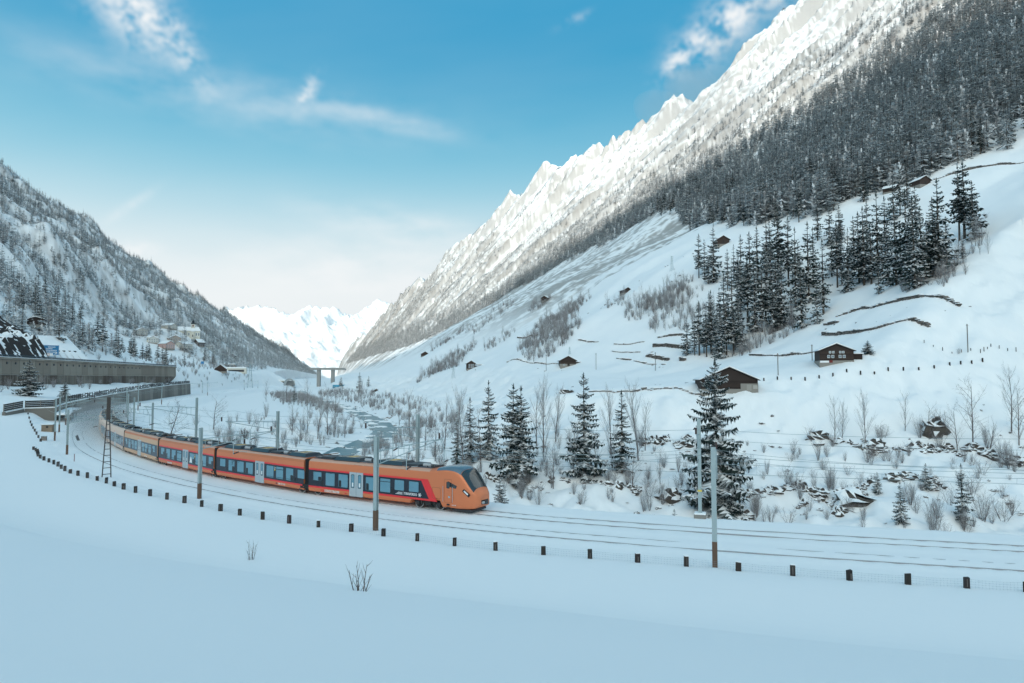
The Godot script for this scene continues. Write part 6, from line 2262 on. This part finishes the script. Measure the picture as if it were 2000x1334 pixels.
func free_prototypes() -> void:
	for list in [hero, mid, bare, bush]:
		for o in list:
			o.free()

func build_plants() -> void:
	make_prototypes()
	rng.seed = 500
	# the great spruce and the row on the far bank
	var big := conifer_parts("spruce_tree", 260, 26.0, 7.2, 0.06, 30, 8, 7, 0.88, 0.55, 0.45)
	plant(big, 26.0, "great spruce with wide drooping snowy boughs behind the two pale masts", 35.2, 118.6, 26.4)
	big.free()
	plant(hero[0], 20.0, "tall symmetrical spruce with open snowy boughs standing alone mid-bank", 14.1, 135.4, 21.4, "", 1.0)
	plant(hero[2], 20.0, "dense snow-laden spruce, left one of the double-topped pair on the bank", 0.3, 140.2, 20.6, "", 1.08)
	plant(hero[1], 20.0, "slightly slimmer right partner of the double-topped spruce pair on the bank", 1.9, 139.5, 20.2, "", 1.15)
	plant(hero[1], 20.0, "slim spruce with a bare pointed top between birches on the bank", -5.1, 151.0, 17.5, "", 0.95)
	plant(hero[3], 20.0, "narrow blackish spruce with little snow right behind the cab of the train", -9.3, 150.4, 15.0, "", 1.2)
	plant(hero[3], 20.0, "dark ragged spruce at the near end of the bank row beside birches", -12.2, 151.5, 12.5, "", 0.9)
	plant(hero[3], 20.0, "thin ragged spruce with flat snow tufts between two bare trees on the bank", 22.0, 138.1, 17.0, "", 1.25)
	plant(hero[2], 20.0, "low dark skirt spruce crouching under the great spruce", 36.5, 116.5, 6.5, "", 1.7)
	plant(hero[3], 20.0, "dark young spruce in the scrub at the far end of the bank", 73.0, 112.0, 9.8, "", 1.2)
	plant(hero[1], 20.0, "young spruce half buried in bushes below the rock overhang", 61.7, 109.6, 6.6, "", 1.2)
	plant(hero[0], 20.0, "small snowy spruce on the upper ledge of the scrubby bank", 74.5, 124.0, 5.0, "", 1.1)
	plant(hero[2], 20.0, "small spruce on the ledge just below the bare shrubs", 66.0, 124.5, 4.2, "", 1.1)
	plant(hero[2], 20.0, "knee-high snowy spruce at the embankment edge just ahead of the train", -1.0, 58.0, 3.4, "", 1.3)
	plant(hero[0], 20.0, "tiny snowy spruce beside the concrete footing of the far mast", 12.4, 52.8, 2.0, "", 1.2)
	plant(hero[2], 20.0, "round dark fir close against the dark chalet's side", 90.4, 173.3, 3.6, "", 2.2)
	plant(hero[0], 20.0, "spreading snow-laden pine in front of the tall road wall", -138.9, 196.7, 10.6, "", 1.75)
	plant(hero[2], 20.0, "left of two small snowy spruces below the road wall", -134.0, 205.0, 5.6, "", 1.6)
	plant(hero[0], 20.0, "right of two small snowy spruces below the road wall", -131.5, 208.0, 5.2, "", 1.6)
	# the grove on the slope
	for i in GROVE.size():
		var p: Vector3 = GROVE[i]
		var label := ""
		var grp := ""
		if i < 8:
			label = "dark snowy spruce in the lowest clump of the grove, beside the stepped stone walls"; grp = "lowest clump of the grove"
		elif i < 13:
			label = "spruce in the grove's outermost file against the open slope with the hay huts"; grp = "outer file of the grove"
		elif p.x > 152.0 and i >= 50 and i < 53:
			label = ["tall spruce with a long bare trunk, first of the trio at the grove's uphill corner", "tallest spruce of the trio at the grove's uphill corner", "wide-skirted last spruce of the trio at the grove's uphill corner"][i - 50]
		elif i == 24:
			label = "lone bushy snow-white spruce standing out below the grove's lower edge"
		elif i == 25:
			label = "broad dark spruce reaching lowest at the grove's edge, next to the lone bushy one"
		elif p.y > 280.0:
			label = "spruce on the upper shelf of the grove near the brown huts"; grp = "upper shelf of the grove"
		elif p.x > 120.0:
			label = "spruce with bare lower trunk in the dense dark middle of the grove"; grp = "dense middle of the grove"
		else:
			label = "tall spruce with slender bare trunk in the steep gully part of the grove"; grp = "gully part of the grove"
		var wide := rf(0.78, 1.1) * (1.25 if p.z < 18.0 else 1.0)
		var k := rng.randi() % 8
		if i == 24: k = 3
		if i >= 50 and i < 53:
			k = [4, 1, 6][i - 50]; wide = [0.9, 1.2, 1.3][i - 50]
		plant(mid[k], 20.0, label, p.x, p.y, minf(p.z, 31.0), grp, wide)
	for i in 44:
		var base: Vector3 = GROVE[rng.randi() % GROVE.size()]
		if base.x > 150.0:
			continue
		plant(mid[rng.randi() % 8], 20.0, "slighter spruce squeezed between the big ones of the grove", base.x + rf(-7, 7), base.y + rf(-7, 7), clampf(base.z * rf(0.4, 0.85), 7.0, 22.0), "slighter spruces filling the grove", rf(0.9, 1.3))
	# front rank of the high wood, where single trunks still show
	var n := 0
	for i in 3000:
		if n >= 130:
			break
		var u := rf(90.0, 660.0)
		var ve := rf(210.0, 360.0)
		var v := ve
		var x := -0.252 * u + 0.968 * v
		var d := 0.968 * u + 0.252 * v
		var meadow := line_y(WOOD_EDGE, u)
		if x / d > 0.80 or d < 120.0 or ve < meadow - 6.0 + rf(-6, 6) or ve > meadow + 40.0:
			continue
		plant(mid[rng.randi() % 8], 20.0, ["snow-dusted spruce in the front rank of the high wood over the shelf wall", "snow-dusted spruce in the front rank of the high wood above the grove", "snow-dusted spruce in the front rank of the high wood between grove and gully", "snow-dusted spruce in the front rank of the high wood at its far narrow end"][clampi(int((u - 90.0) / 143.0), 0, 3)], x, d, rf(13.0, 22.0), ["front rank over the shelf wall", "front rank above the grove", "front rank towards the gully", "front rank at the far end"][clampi(int((u - 90.0) / 143.0), 0, 3)], rf(0.8, 1.1))
		n += 1
	# trees round the road and the hamlet
	for q in [[-205.6, 309.6, 20.0, 3, "tall snowy spruce right beside the gallery roof's end"], [-229.3, 363.6, 15.0, 0, "snowy spruce directly above the gallery roof"], [-229.5, 382.2, 19.0, 1, "high dark spruce in the roadside clump past the gallery"], [-226.7, 392.4, 16.0, 3, "dense snowy spruce in the roadside clump, nearest to the road wall's middle"], [-238.1, 428.8, 15.0, 6, "broad spruce at the far end of the roadside clump"], [-338.0, 751.0, 13.0, 3, "wide dark spruce in front of the white village house"], [-331.0, 757.0, 12.0, 6, "second dark spruce in the round clump below the hamlet"], [-343.2, 726.2, 8.0, 2, "slender small tree beside the pink village house"], [-339.0, 772.5, 9.5, 3, "round spruce at the edge of the clump under the long building"], [-331.0, 790.0, 9.5, 6, "left of two pointed spruces by the far sheds"], [-327.0, 808.0, 8.7, 0, "right of two pointed spruces by the far sheds"], [-255.8, 395.6, 18.0, 5, "tall thin spruce on the slope high over the gallery"], [-320.5, 601.7, 15.0, 1, "spruce standing at the near edge of the hamlet"], [-316.3, 620.1, 8.0, 3, "small bushy spruce on the road bank before the hamlet"], [-117.5, 369.7, 9.7, 0, "little spruce standing in the bare river wood"], [-112.0, 534.0, 9.6, 3, "small dark spruce alone at the head of the river bed"], [-150.0, 600.0, 11.2, 1, "spruce rising from the far river wood"], [-112.6, 505.1, 15.1, 6, "sturdy spruce on the meadow side of the far river bank"]]:
		plant(mid[q[3]], 20.0, q[4], q[0], q[1], q[2], "", 1.35 if q[2] < 14.0 else 1.15)
	for i in 60:
		var u := rf(230.0, 640.0)
		var v := road_v(u) - rf(17.0, 80.0)
		var x := -0.252 * u + 0.968 * v
		var d := 0.968 * u + 0.252 * v
		if x / d < -0.80 or (d < 380.0 and v > road_v(u) - 32.0):
			continue
		plant(mid[rng.randi() % 8], 20.0, "snowy spruce in the wood rising straight from the road below the hamlet", x, d, rf(9.0, 17.0), "wood above the road", rf(1.0, 1.35))
	# bare trees: [x, d, height, kind, label]
	for q in [[67.5, 143.7, 8.5, 0, "twin-stemmed bare tree at the near end of the shrub row"], [73.6, 143.1, 9.6, 2, "tall feathery bare tree in the middle of the shrub row"], [70.4, 146.5, 7.4, 2, "thin bare tree just behind the twin-stemmed one"], [83.9, 146.5, 7.6, 0, "slender young bare tree standing clear on its own"], [86.9, 143.1, 7.0, 1, "spreading bare tree beside the big leaning rock"], [92.8, 138.4, 13.2, 3, "big dark bare tree with wide fan of limbs"], [90.5, 139.6, 8.3, 1, "bare tree leaning on the big dark fan-shaped one"], [102.6, 141.0, 12.0, 0, "high fine-twigged bare tree at the end of the row"], [102.2, 138.5, 11.0, 3, "dark bare tree cut by the picture edge"],
		[6.9, 149.8, 14.0, 2, "frosted birch right of the double-topped spruces"], [9.9, 156.5, 11.0, 2, "second frosted birch behind the lone tall spruce"], [5.6, 156.1, 12.0, 0, "pale birch with thin high crown between two spruces"], [21.4, 148.8, 12.7, 2, "frosted birch close behind the thin ragged spruce"], [26.5, 144.3, 14.3, 2, "high frosted birch to the side of the thin ragged spruce"], [28.4, 146.6, 9.8, 0, "smaller birch at the end of the bank row"], [-12.3, 154.3, 14.5, 0, "tall grey birch over the cab of the train"], [-10.5, 149.3, 15.0, 2, "leaning white-stemmed birch beside the narrow blackish spruce"], [-6.5, 145.1, 12.5, 1, "spreading grey tree in front of the slim spruce"], [-16.3, 165.8, 11.5, 1, "broad bare tree at the river end of the bank row"], [8.0, 133.9, 8.5, 1, "leaning bare sapling at the foot of the birches"], [28.1, 130.6, 6.3, 0, "small bare tree by the snow-capped boulders"], [22.8, 130.5, 7.7, 1, "bare tree at the foot of the thin ragged spruce"], [12.1, 135.8, 10.0, 0, "bare birch brushing the lone tall spruce"], [16.2, 136.0, 8.5, 1, "crooked bare tree on the other side of the lone tall spruce"],
		[-66.0, 205.9, 9.5, 1, "bare river tree nearest the snow field"], [-63.2, 211.8, 10.5, 0, "tall bare river tree behind the second car's roof"], [-59.3, 209.3, 13.0, 2, "high frosted tree in the middle of the river wood"], [-58.1, 216.5, 14.0, 1, "dense brown bare tree by the water"], [-59.5, 231.3, 13.0, 0, "bare tree farthest upstream in the near river wood"], [-59.1, 191.0, 7.6, 3, "dark low bare tree at the water's edge"], [-131.3, 365.7, 10.5, 0, "bare tree at the near corner of the far river wood"], [-119.8, 364.2, 11.5, 1, "bare tree in the middle of the far river wood"], [-101.8, 340.4, 12.0, 0, "tall bare tree at the river end of the far wood"], [-88.3, 400.2, 12.4, 2, "thin bare trees' tallest stem across the river head"], [-98.2, 437.5, 12.0, 2, "bare tree behind the tallest stem across the river head"], [-68.8, 354.2, 7.9, 1, "low bare tree on the meadow side of the river"], [-43.5, 265.1, 10.5, 1, "brown bare tree at the big bend of the river"], [-31.0, 207.8, 12.5, 0, "tall brown bare tree on the far side of the open water"], [-27.8, 207.0, 11.0, 3, "dark wide bare tree beside the tall brown one"], [-21.2, 167.5, 9.5, 1, "bare tree above the train's last roof pod"], [-17.5, 156.3, 9.0, 3, "dark tangled bare tree left of the grey mast behind the cab"]]:
		plant(bare[q[3]], 10.0, q[4], q[0], q[1], q[2])
	var ft := plant(bare[3], 10.0, "lone leaning bare tree with a round crown on the snow field behind the train", -78.2, 156.6, 8.4, "", 1.5)
	ft.rotation.z = 0.22
	plant(bare[1], 10.0, "second bare tree with wide crown partly behind the stout mast", -80.0, 184.0, 8.0, "", 1.5)
	var pl := thing("pollard_tree", "dark pollarded stump with three knobbly fists on the snow field", "tree", on_ground(-67.0, 172.0))
	rng.seed = 12
	var pb := Bag.new()
	pb.stick(Vector3(0, -0.3, 0), Vector3(0, 2.2, 0), 0.28, 0.2, 6, Color(0.07, 0.05, 0.045))
	for a in 3:
		var q := Vector3(cos(a * 2.1) * 0.8, 3.3 + 0.3 * a, sin(a * 2.1) * 0.8)
		pb.stick(Vector3(0, 2.1, 0), q, 0.17, 0.12, 5, Color(0.07, 0.05, 0.045))
		for k in 5:
			pb.stick(q, q + Vector3(rf(-0.4, 0.4), rf(0.2, 0.8), rf(-0.4, 0.4)), 0.07, 0.02, 4, Color(0.08, 0.055, 0.05))
	piece("trunk", pb.mesh(mats.plain), null, pl)
	# shrubs one can count: [x, d, height, kind, label]
	for q in [[63.3, 145.3, 3.6, 0, "low bare shrub at the start of the rocky row"], [66.5, 142.5, 3.4, 3, "dark dense shrub on the first rocks of the row"], [77.0, 144.0, 3.8, 1, "spreading shrub between two feathery trees"], [79.0, 146.1, 4.4, 2, "thin open shrub left of the slender young tree"], [89.8, 143.3, 5.6, 0, "big fan-shaped shrub over the leaning rock"], [87.0, 140.0, 4.0, 3, "dark low shrub in front of the leaning rock"], [95.3, 137.5, 6.4, 1, "tall shrub against the end trees"], [95.3, 133.4, 5.2, 3, "tangled shrub below the end trees"], [82.2, 123.1, 4.6, 2, "loose shrub on the lower rock step"], [69.4, 112.8, 4.2, 1, "shrub with slanting stems near the track edge"], [67.5, 115.3, 3.6, 0, "shrub with slanting stems behind the young spruce"], [78.0, 114.4, 6.0, 3, "large dark shrub in the corner by the track edge"], [82.1, 115.5, 5.4, 2, "loose high shrub in the far corner"], [74.3, 133.2, 3.2, 0, "lone round shrub on the snow shelf"], [55.4, 126.4, 2.6, 1, "snow-matted shrub hanging over the rock band"], [110.0, 168.0, 2.0, 0, "small dark bush by the stake fence"], [165.0, 235.0, 2.4, 3, "single bush on the bare slope far up"], [-331.3, 669.2, 6.5, 1, "pale shrub by the roadside below the pink house"], [-152.0, 203.0, 5.0, 2, "brown shrub at the foot of the viaduct pier"]]:
		plant(bush[q[3]], 4.0, q[4], q[0], q[1], q[2])
	# two dry stalks in the foreground snow
	var tw := bare_parts("dry_stalk", 350, 1.2, 5, 0.9, 2, 1, 0.0)
	plant(tw, 1.2, "dry branching weed stalks standing in the foreground snow", -4.3, 19.6, 1.15, "", 0.75, 0.05)
	plant(tw, 1.2, "thin dry weed stalk in the snow left of the branching one", -13.0, 34.6, 1.35, "", 0.5, 0.05)
	tw.free()
	# thickets nobody could count
	rng.seed = 640
	var small := []
	for b in bush:
		small.append(merged(b))
	var trees := []
	for b in bare:
		trees.append(merged(b))
	var root := stuff_root("river_thicket", "tangled bare brown brushwood along both banks of the stream")
	var spots := [[], [], [], [], []]
	for i in 13000:
		var x := rf(-190.0, 120.0)
		var d := rf(98.0, 620.0)
		var r := sample(river_sdf, x, d)
		var s := sample(track_sdf, x, d)
		var u := d * 0.968 - x * 0.252
		if s < 22.0:
			continue
		var keep := 0.0
		if u > 150.0 and r < 0.0:
			keep = smoothstep(-40.0, -26.0, r) * smoothstep(-6.0, -10.0, r) * 0.9 * smoothstep(176.0, 190.0, u)
			keep *= 1.0 - 0.9 * smoothstep(245.0, 262.0, u) * (1.0 - smoothstep(322.0, 335.0, u))
		elif u > 150.0:
			keep = smoothstep(6.0, 9.0, r) * smoothstep(34.0, 22.0, r) * 0.7
		else:
			keep = smoothstep(12.0, 16.0, r) * smoothstep(56.0, 44.0, r) * 1.0
		keep *= 0.45 + 1.0 * clampf(nB.get_noise_2d(x * 0.8, d * 0.8) + 0.4, 0.0, 1.0)
		if rng.randf() > keep:
			continue
		spots[rng.randi() % 5].append(placed(on_ground(x, d, 0.15), rf(0.35, 1.0) * (1.0 if u > 150.0 else 0.95), rf(0.8, 1.5)))
	for k in 5:
		mass(root, "brushwood", small[k], spots[k])
	root = stuff_root("slope_thicket", "patches of frosted brush and saplings in the gullies of the right-hand slope")
	spots = [[], [], [], [], []]
	var saps := [[], [], [], []]
	for q in [[17.0, 344.0, 12.0, 90], [17.2, 381.0, 14.0, 110], [26.0, 412.0, 16.0, 120], [31.0, 450.0, 16.0, 100], [37.0, 440.0, 14.0, 70], [28.0, 350.0, 7.0, 40], [-45.5, 467.0, 13.0, 80], [-42.0, 510.0, 16.0, 100], [-55.0, 450.0, 9.0, 40], [64.7, 330.0, 10.0, 60], [72.0, 326.0, 10.0, 70], [79.0, 320.0, 10.0, 60], [70.0, 302.0, 9.0, 45], [78.0, 288.0, 8.0, 35], [55.0, 355.0, 6.0, 16], [20.0, 520.0, 10.0, 40], [-10.0, 480.0, 12.0, 30], [128.0, 205.0, 9.0, 40], [140.0, 214.0, 8.0, 30], [96.0, 240.0, 7.0, 30], [84.0, 240.0, 7.0, 30], [-20.0, 600.0, 22.0, 60], [-60.0, 640.0, 18.0, 60]]:
		for i in q[3]:
			var a := rf(0, TAU)
			var rr: float = q[2] * sqrt(rng.randf())
			var p := on_ground(q[0] + cos(a) * rr, q[1] + sin(a) * rr * 1.4, 0.15)
			if rng.randf() < 0.72:
				spots[rng.randi() % 5].append(placed(p, rf(0.5, 1.25)))
			else:
				saps[rng.randi() % 3].append(placed(p, rf(0.4, 0.85)))
	for k in 5:
		mass(root, "brushwood", small[k], spots[k])
	for k in 3:
		mass(root, "saplings", trees[k], saps[k])
	root = stuff_root("roadside_scrub", "brown leafless scrub on the banks round the road wall and below the hamlet")
	spots = [[], [], [], [], []]
	for i in 900:
		var u := rf(190.0, 820.0)
		var v := road_v(u) + (rf(2.0, 16.0) if rng.randf() < 0.35 else -rf(15.0, 60.0))
		var x := -0.252 * u + 0.968 * v
		var d := 0.968 * u + 0.252 * v
		if x / d < -0.80 or sample(track_sdf, x, d) > -12.0 or rng.randf() > 0.5 + nB.get_noise_2d(x, d):
			continue
		spots[rng.randi() % 5].append(placed(on_ground(x, d, 0.15), rf(0.5, 1.2)))
	for k in 5:
		mass(root, "brushwood", small[k], spots[k])
	free_prototypes()

# ---- rocks
func rock_bags(sd: int, flat: float, stone: Bag, snow: Bag) -> void:
	var n := FastNoiseLite.new()
	n.seed = sd
	n.frequency = 0.9
	n.fractal_octaves = 3
	var rows := 8
	var cols := 12
	var p := []
	for i in rows + 1:
		var row := []
		for j in cols:
			var th := PI * i / rows
			var ph := TAU * j / cols + 0.3 * sin(i * 2.0 + sd)
			var q := Vector3(sin(th) * cos(ph), cos(th), sin(th) * sin(ph))
			var r := 1.0 + n.get_noise_3dv(q * 1.2) * 0.75
			r = snappedf(r, 0.16) * 0.7 + r * 0.3
			row.append(Vector3(q.x * r, q.y * r * flat * 1.25, q.z * r))
		p.append(row)
	for i in rows:
		for j in cols:
			var k := (j + 1) % cols
			for t in [[p[i][j], p[i][k], p[i + 1][j]], [p[i][k], p[i + 1][k], p[i + 1][j]]]:
				var nn: Vector3 = (t[1] - t[0]).cross(t[2] - t[0])
				if nn.length() < 1e-6:
					continue
				nn = nn.normalized()
				if nn.dot(t[0] + t[1] + t[2]) < 0.0: nn = -nn
				var g := 0.7 + 0.6 * absf(n.get_noise_3dv(t[0] * 5.0))
				stone.tri(t[0], t[1], t[2], Color(0.085, 0.070, 0.060) * g)
				if nn.y > 0.42:
					var up := Vector3(0, 0.10, 0)
					snow.tri(t[0] * 1.03 + up, t[1] * 1.03 + up, t[2] * 1.03 + up, SNOW)

func build_rocks() -> void:
	var protos := []
	for i in 5:
		var st := Bag.new()
		var sn := Bag.new()
		rock_bags(40 + i, [0.7, 0.55, 0.85, 0.45, 0.65][i], st, sn)
		var o := Node3D.new()
		o.name = "boulder"
		piece("stone", st.mesh(M.matt), null, o)
		piece("snow_cap", sn.mesh(mats.plain), null, o)
		o.set_meta("category", "rock")
		protos.append(o)
	rng.seed = 808
	for q in [[27.0, 125.5, 1.5, 0, "left of two big round snow-capped boulders on the bank"], [28.8, 124.0, 1.6, 2, "right of two big round snow-capped boulders on the bank"], [65.4, 146.2, 2.6, 1, "big slab rock with snow hood at the start of the shrub row"], [68.2, 144.6, 1.7, 3, "flat dark rock next to the snow-hooded slab"], [88.9, 144.5, 2.4, 2, "leaning dark rock among the fan-shaped shrubs"], [14.3, 181.6, 2.0, 1, "single brown boulder at the meadow edge above the spruces"], [60.5, 121.5, 3.6, 3, "huge rounded overhanging rock below the snow bowl"], [51.5, 121.9, 0.9, 0, "small brown boulder left of the overhanging rock"], [56.3, 118.7, 1.1, 2, "brown boulder near the track edge below the rock band"], [39.5, 115.8, 1.0, 0, "boulder at the foot of the great spruce"], [22.5, 117.0, 0.9, 3, "flat dark stone low on the bank near the far mast"], [58.0, 172.0, 0.9, 1, "grey boulder lying by the barn's stone corner"]]:
		var s: float = q[2]
		copy_of(protos[q[3]], on_ground(q[0], q[1], s * 0.2), rf(0, TAU), Vector3(s, s, s), q[4])
	# ledges: strings of rocks along a line  [points, count, size, label, group]
	for q in [
		[[Vector2(38.5, 126.5), Vector2(46.9, 126.3), Vector2(52.7, 126.8), Vector2(57.5, 125.0)], 42, 1.05, "dark rock in the broken ledge running right from the great spruce", "rock ledge by the great spruce"],
		[[Vector2(62.5, 126.5), Vector2(66.0, 129.0), Vector2(72.0, 127.5), Vector2(78.0, 126.0)], 24, 0.95, "dark rock in the ledge beyond the snow bowl", "rock ledge beyond the snow bowl"],
		[[Vector2(27.0, 154.0), Vector2(31.0, 151.5), Vector2(36.5, 148.8), Vector2(42.0, 146.0)], 30, 0.9, "blackish rock in the long band behind the great spruce", "rock band behind the great spruce"],
		[[Vector2(69.0, 144.0), Vector2(74.0, 142.0), Vector2(80.0, 141.5), Vector2(86.0, 140.5), Vector2(90.0, 138.0)], 46, 0.95, "dark rock under the row of bare shrubs", "rocks under the shrub row"],
		[[Vector2(92.0, 139.0), Vector2(96.0, 136.0), Vector2(98.0, 131.0)], 26, 1.1, "dark rock among the tangled end shrubs", "rocks by the end shrubs"],
		[[Vector2(56.0, 122.5), Vector2(60.0, 124.6), Vector2(64.5, 123.0)], 18, 0.9, "jagged rock round the rim of the snow bowl", "rim of the snow bowl"],
		[[Vector2(-6.0, 141.0), Vector2(6.0, 136.0), Vector2(18.0, 132.0), Vector2(26.0, 131.0)], 34, 0.75, "dark stone poking from the snow between the bank spruces", "stones between the bank spruces"]]:
		var line: Array = q[0]
		for i in q[1]:
			var t := rng.randf() * (line.size() - 1.001)
			var p: Vector2 = line[int(t)].lerp(line[int(t) + 1], t - int(t)) + Vector2(rf(-1, 1), rf(-1.1, 1.1))
			var s: float = q[2] * rf(0.45, 1.35)
			copy_of(protos[rng.randi() % 5], on_ground(p.x, p.y, s * 0.32), rf(0, TAU), Vector3(s * rf(0.9, 1.6), s * rf(0.7, 1.2), s), q[3], q[4])
	# loose stones and tufts all over the bank, the stream bed and the stony slopes
	var root := stuff_root("stony_scatter", "small dark stones showing through the snow on the bank and the slopes")
	var spots := [[], [], [], [], []]
	for i in 9000:
		var x := rf(-120.0, 150.0)
		var d := rf(96.0, 400.0)
		var r := sample(river_sdf, x, d)
		var s := sample(track_sdf, x, d)
		if s < 14.0:
			continue
		var keep := 0.0
		var size := rf(0.12, 0.4)
		if absf(r) < 7.0:
			keep = 0.55
			size *= 1.5
		elif r > 7.0 and r < 60.0 and d < 200.0:
			keep = 0.42 * clampf(0.45 + nB.get_noise_2d(x * 1.2, d * 1.2) * 1.6, 0.0, 1.0)
			size *= 1.25
		elif r > 60.0:
			keep = 0.22 * smoothstep(0.15, 0.5, nA.get_noise_2d(x * 4.0, d * 4.0) + nB.get_noise_2d(x, d) * 0.3)
			size *= 1.3 if d > 250.0 else 0.8
		elif r < -7.0 and r > -30.0:
			keep = 0.06
		if rng.randf() > keep:
			continue
		var b := Basis(Vector3.UP, rf(0, TAU)).scaled(Vector3(size * rf(0.9, 1.8), size * 0.7, size))
		spots[rng.randi() % 5].append(Transform3D(b, on_ground(x, d, 0.02)))
	for k in 5:
		var all := Bag.new()
		for c in protos[k].get_children():
			var a: Array = c.mesh.surface_get_arrays(0)
			all.v.append_array(a[Mesh.ARRAY_VERTEX])
			all.c.append_array(a[Mesh.ARRAY_COLOR])
		mass(root, "stones", all.mesh(M.matt), spots[k])
	for o in protos:
		o.free()
	# craggy outcrop over the road at the near left
	var cr := thing("rock_outcrop", "snow-streaked dark crag rising over the road left of the blue sign", "crag", Vector3.ZERO)
	var n := FastNoiseLite.new()
	n.seed = 91
	n.frequency = 0.09
	n.fractal_octaves = 4
	n.fractal_type = FastNoiseLite.FRACTAL_RIDGED
	var g := Bag.new()
	var grid := []
	for i in 141:
		var row := []
		for j in 61:
			var u := lerpf(190.0, 352.0, i / 140.0)
			var m := lerpf(11.0, 58.0, j / 60.0)
			var v := road_v(u) - m
			var x := -0.252 * u + 0.968 * v
			var d := 0.968 * u + 0.252 * v
			var edge := smoothstep(0.0, 0.12, j / 60.0) * smoothstep(1.0, 0.7, j / 60.0) * smoothstep(1.0, 0.85, i / 140.0)
			var y := height(x, d) - 0.6 + edge * (6.5 + (n.get_noise_2d(u + m * 0.5, m * 1.4) * 3.8))
			row.append(Vector3(x, y, -d))
		grid.append(row)
	for i in 140:
		for j in 60:
			for t in [[grid[i][j], grid[i + 1][j], grid[i][j + 1]], [grid[i + 1][j], grid[i + 1][j + 1], grid[i][j + 1]]]:
				var nn: Vector3 = (t[1] - t[0]).cross(t[2] - t[0]).normalized()
				var w := absf(nn.y) + nC.get_noise_2d(t[0].x * 2.5 + t[0].y * 1.5, t[0].z * 2.5) * 0.6 + nB.get_noise_2d(t[0].x * 2.0, t[0].z * 2.0) * 0.4
				g.tri(t[0], t[1], t[2], SNOW if w > 0.60 else Color(0.055, 0.052, 0.052))
	piece("crag_face", g.mesh(mats.plain), null, cr)

func build_river() -> void:
	var w := solid(Color(0.045, 0.17, 0.21), 0.3, 0.0, 0.25)
	var st := SurfaceTool.new()
	st.begin(Mesh.PRIMITIVE_TRIANGLES)
	var n := river_pts.size()
	for i in n:
		var p := river_pts[i]
		var q := river_pts[mini(i + 1, n - 1)] - river_pts[maxi(i - 1, 0)]
		var side := Vector2(q.z, -q.x).normalized()
		for k in 5:
			var f := lerpf(-1.0, 1.0, k / 4.0) * 5.2
			st.add_vertex(Vector3(p.x + side.x * f, p.y - 0.16 + 0.06 * sin(i * 1.7 + k), -(p.z + side.y * f)))
	for i in n - 1:
		for k in 4:
			var a := i * 5 + k
			for q in [a, a + 5, a + 1, a + 1, a + 5, a + 6]:
				st.add_index(q)
	st.generate_normals()
	var o := MeshInstance3D.new()
	o.name = "water"
	o.mesh = st.commit()
	o.material_override = w
	o.set_meta("kind", "structure")
	add_child(o, true)
	# snow pillows that bridge most of the stream
	rng.seed = 909
	var root := stuff_root("snow_pillows", "rounded snow pillows over the boulders in the stream")
	var pil := Bag.new()
	for i in 6:
		for j in 10:
			var q := []
			for e in [[i, j], [i + 1, j], [i + 1, j + 1], [i, j + 1]]:
				var th: float = PI * 0.5 * e[0] / 6.0
				var ph: float = TAU * (e[1] % 10) / 10.0
				q.append(Vector3(sin(th) * cos(ph), cos(th) * 0.55, sin(th) * sin(ph)))
			pil.quad(q[0], q[1], q[2], q[3], SNOW)
	var where := []
	for i in 900:
		var k := rng.randi() % (n - 1)
		var p := river_pts[k]
		var open := smoothstep(0.0, 0.35, nB.get_noise_2d(p.x * 1.4, p.z * 1.4) + 0.3)
		if rng.randf() < open * 0.8:
			continue
		var s := rf(0.7, 2.4)
		var b := Basis(Vector3.UP, rf(0, TAU)).scaled(Vector3(s * rf(0.8, 1.5), s * rf(0.35, 0.7), s))
		where.append(Transform3D(b, Vector3(p.x + rf(-5, 5), p.y - 0.35, -(p.z + rf(-5, 5)))))
	mass(root, "pillows", pil.mesh(mats.snow), where)

# ---------------------------------------------------------------------------------------------- mist
func mist(label: String, at: Vector3, size: Vector3, density: float, turn: float, tilt := 0.0) -> void:
	var f := FogVolume.new()
	f.name = numbered("mist")
	f.shape = RenderingServer.FOG_VOLUME_SHAPE_ELLIPSOID
	f.size = size
	var m := FogMaterial.new()
	m.density = density
	m.albedo = Color(0.98, 0.985, 0.99)
	f.material = m
	f.set_meta("kind", "stuff")
	f.set_meta("label", label)
	add_child(f, true)
	f.position = at
	f.rotation = Vector3(0, turn, tilt)

func build_mist() -> void:
	rng.seed = 31
	# a level bank of cloud lying along the sunlit face
	var bank := [Vector3(541, 716, 1768), Vector3(471, 653, 1764), Vector3(536, 618, 1400), Vector3(451, 509, 1312), Vector3(628, 677, 1363), Vector3(592, 582, 1098), Vector3(640, 700, 1230)]
	for p in bank:
		mist("thin bank of cloud lying along the sunlit mountain face", Vector3(p.x - 60.0, p.y + 20.0, -p.z + 50.0), Vector3(rf(300, 420), rf(70, 110), rf(120, 180)), rf(0.0008, 0.0016), atan2(870.0, 740.0) + rf(-0.1, 0.1))
	# powder snow that the train whirls up round its rear cars
	for i in 9:
		var p := track_at(196.0 + i * 11.0, 1.0 + rf(-0.5, 0.5))
		mist("powder snow whirled up round the rear cars", Vector3(p.x, 1.0 + 0.16 * i, -p.y), Vector3(rf(9, 13), 2.2 + 0.45 * i, rf(12, 16)), 0.014 + 0.004 * i, rf(0, 3))
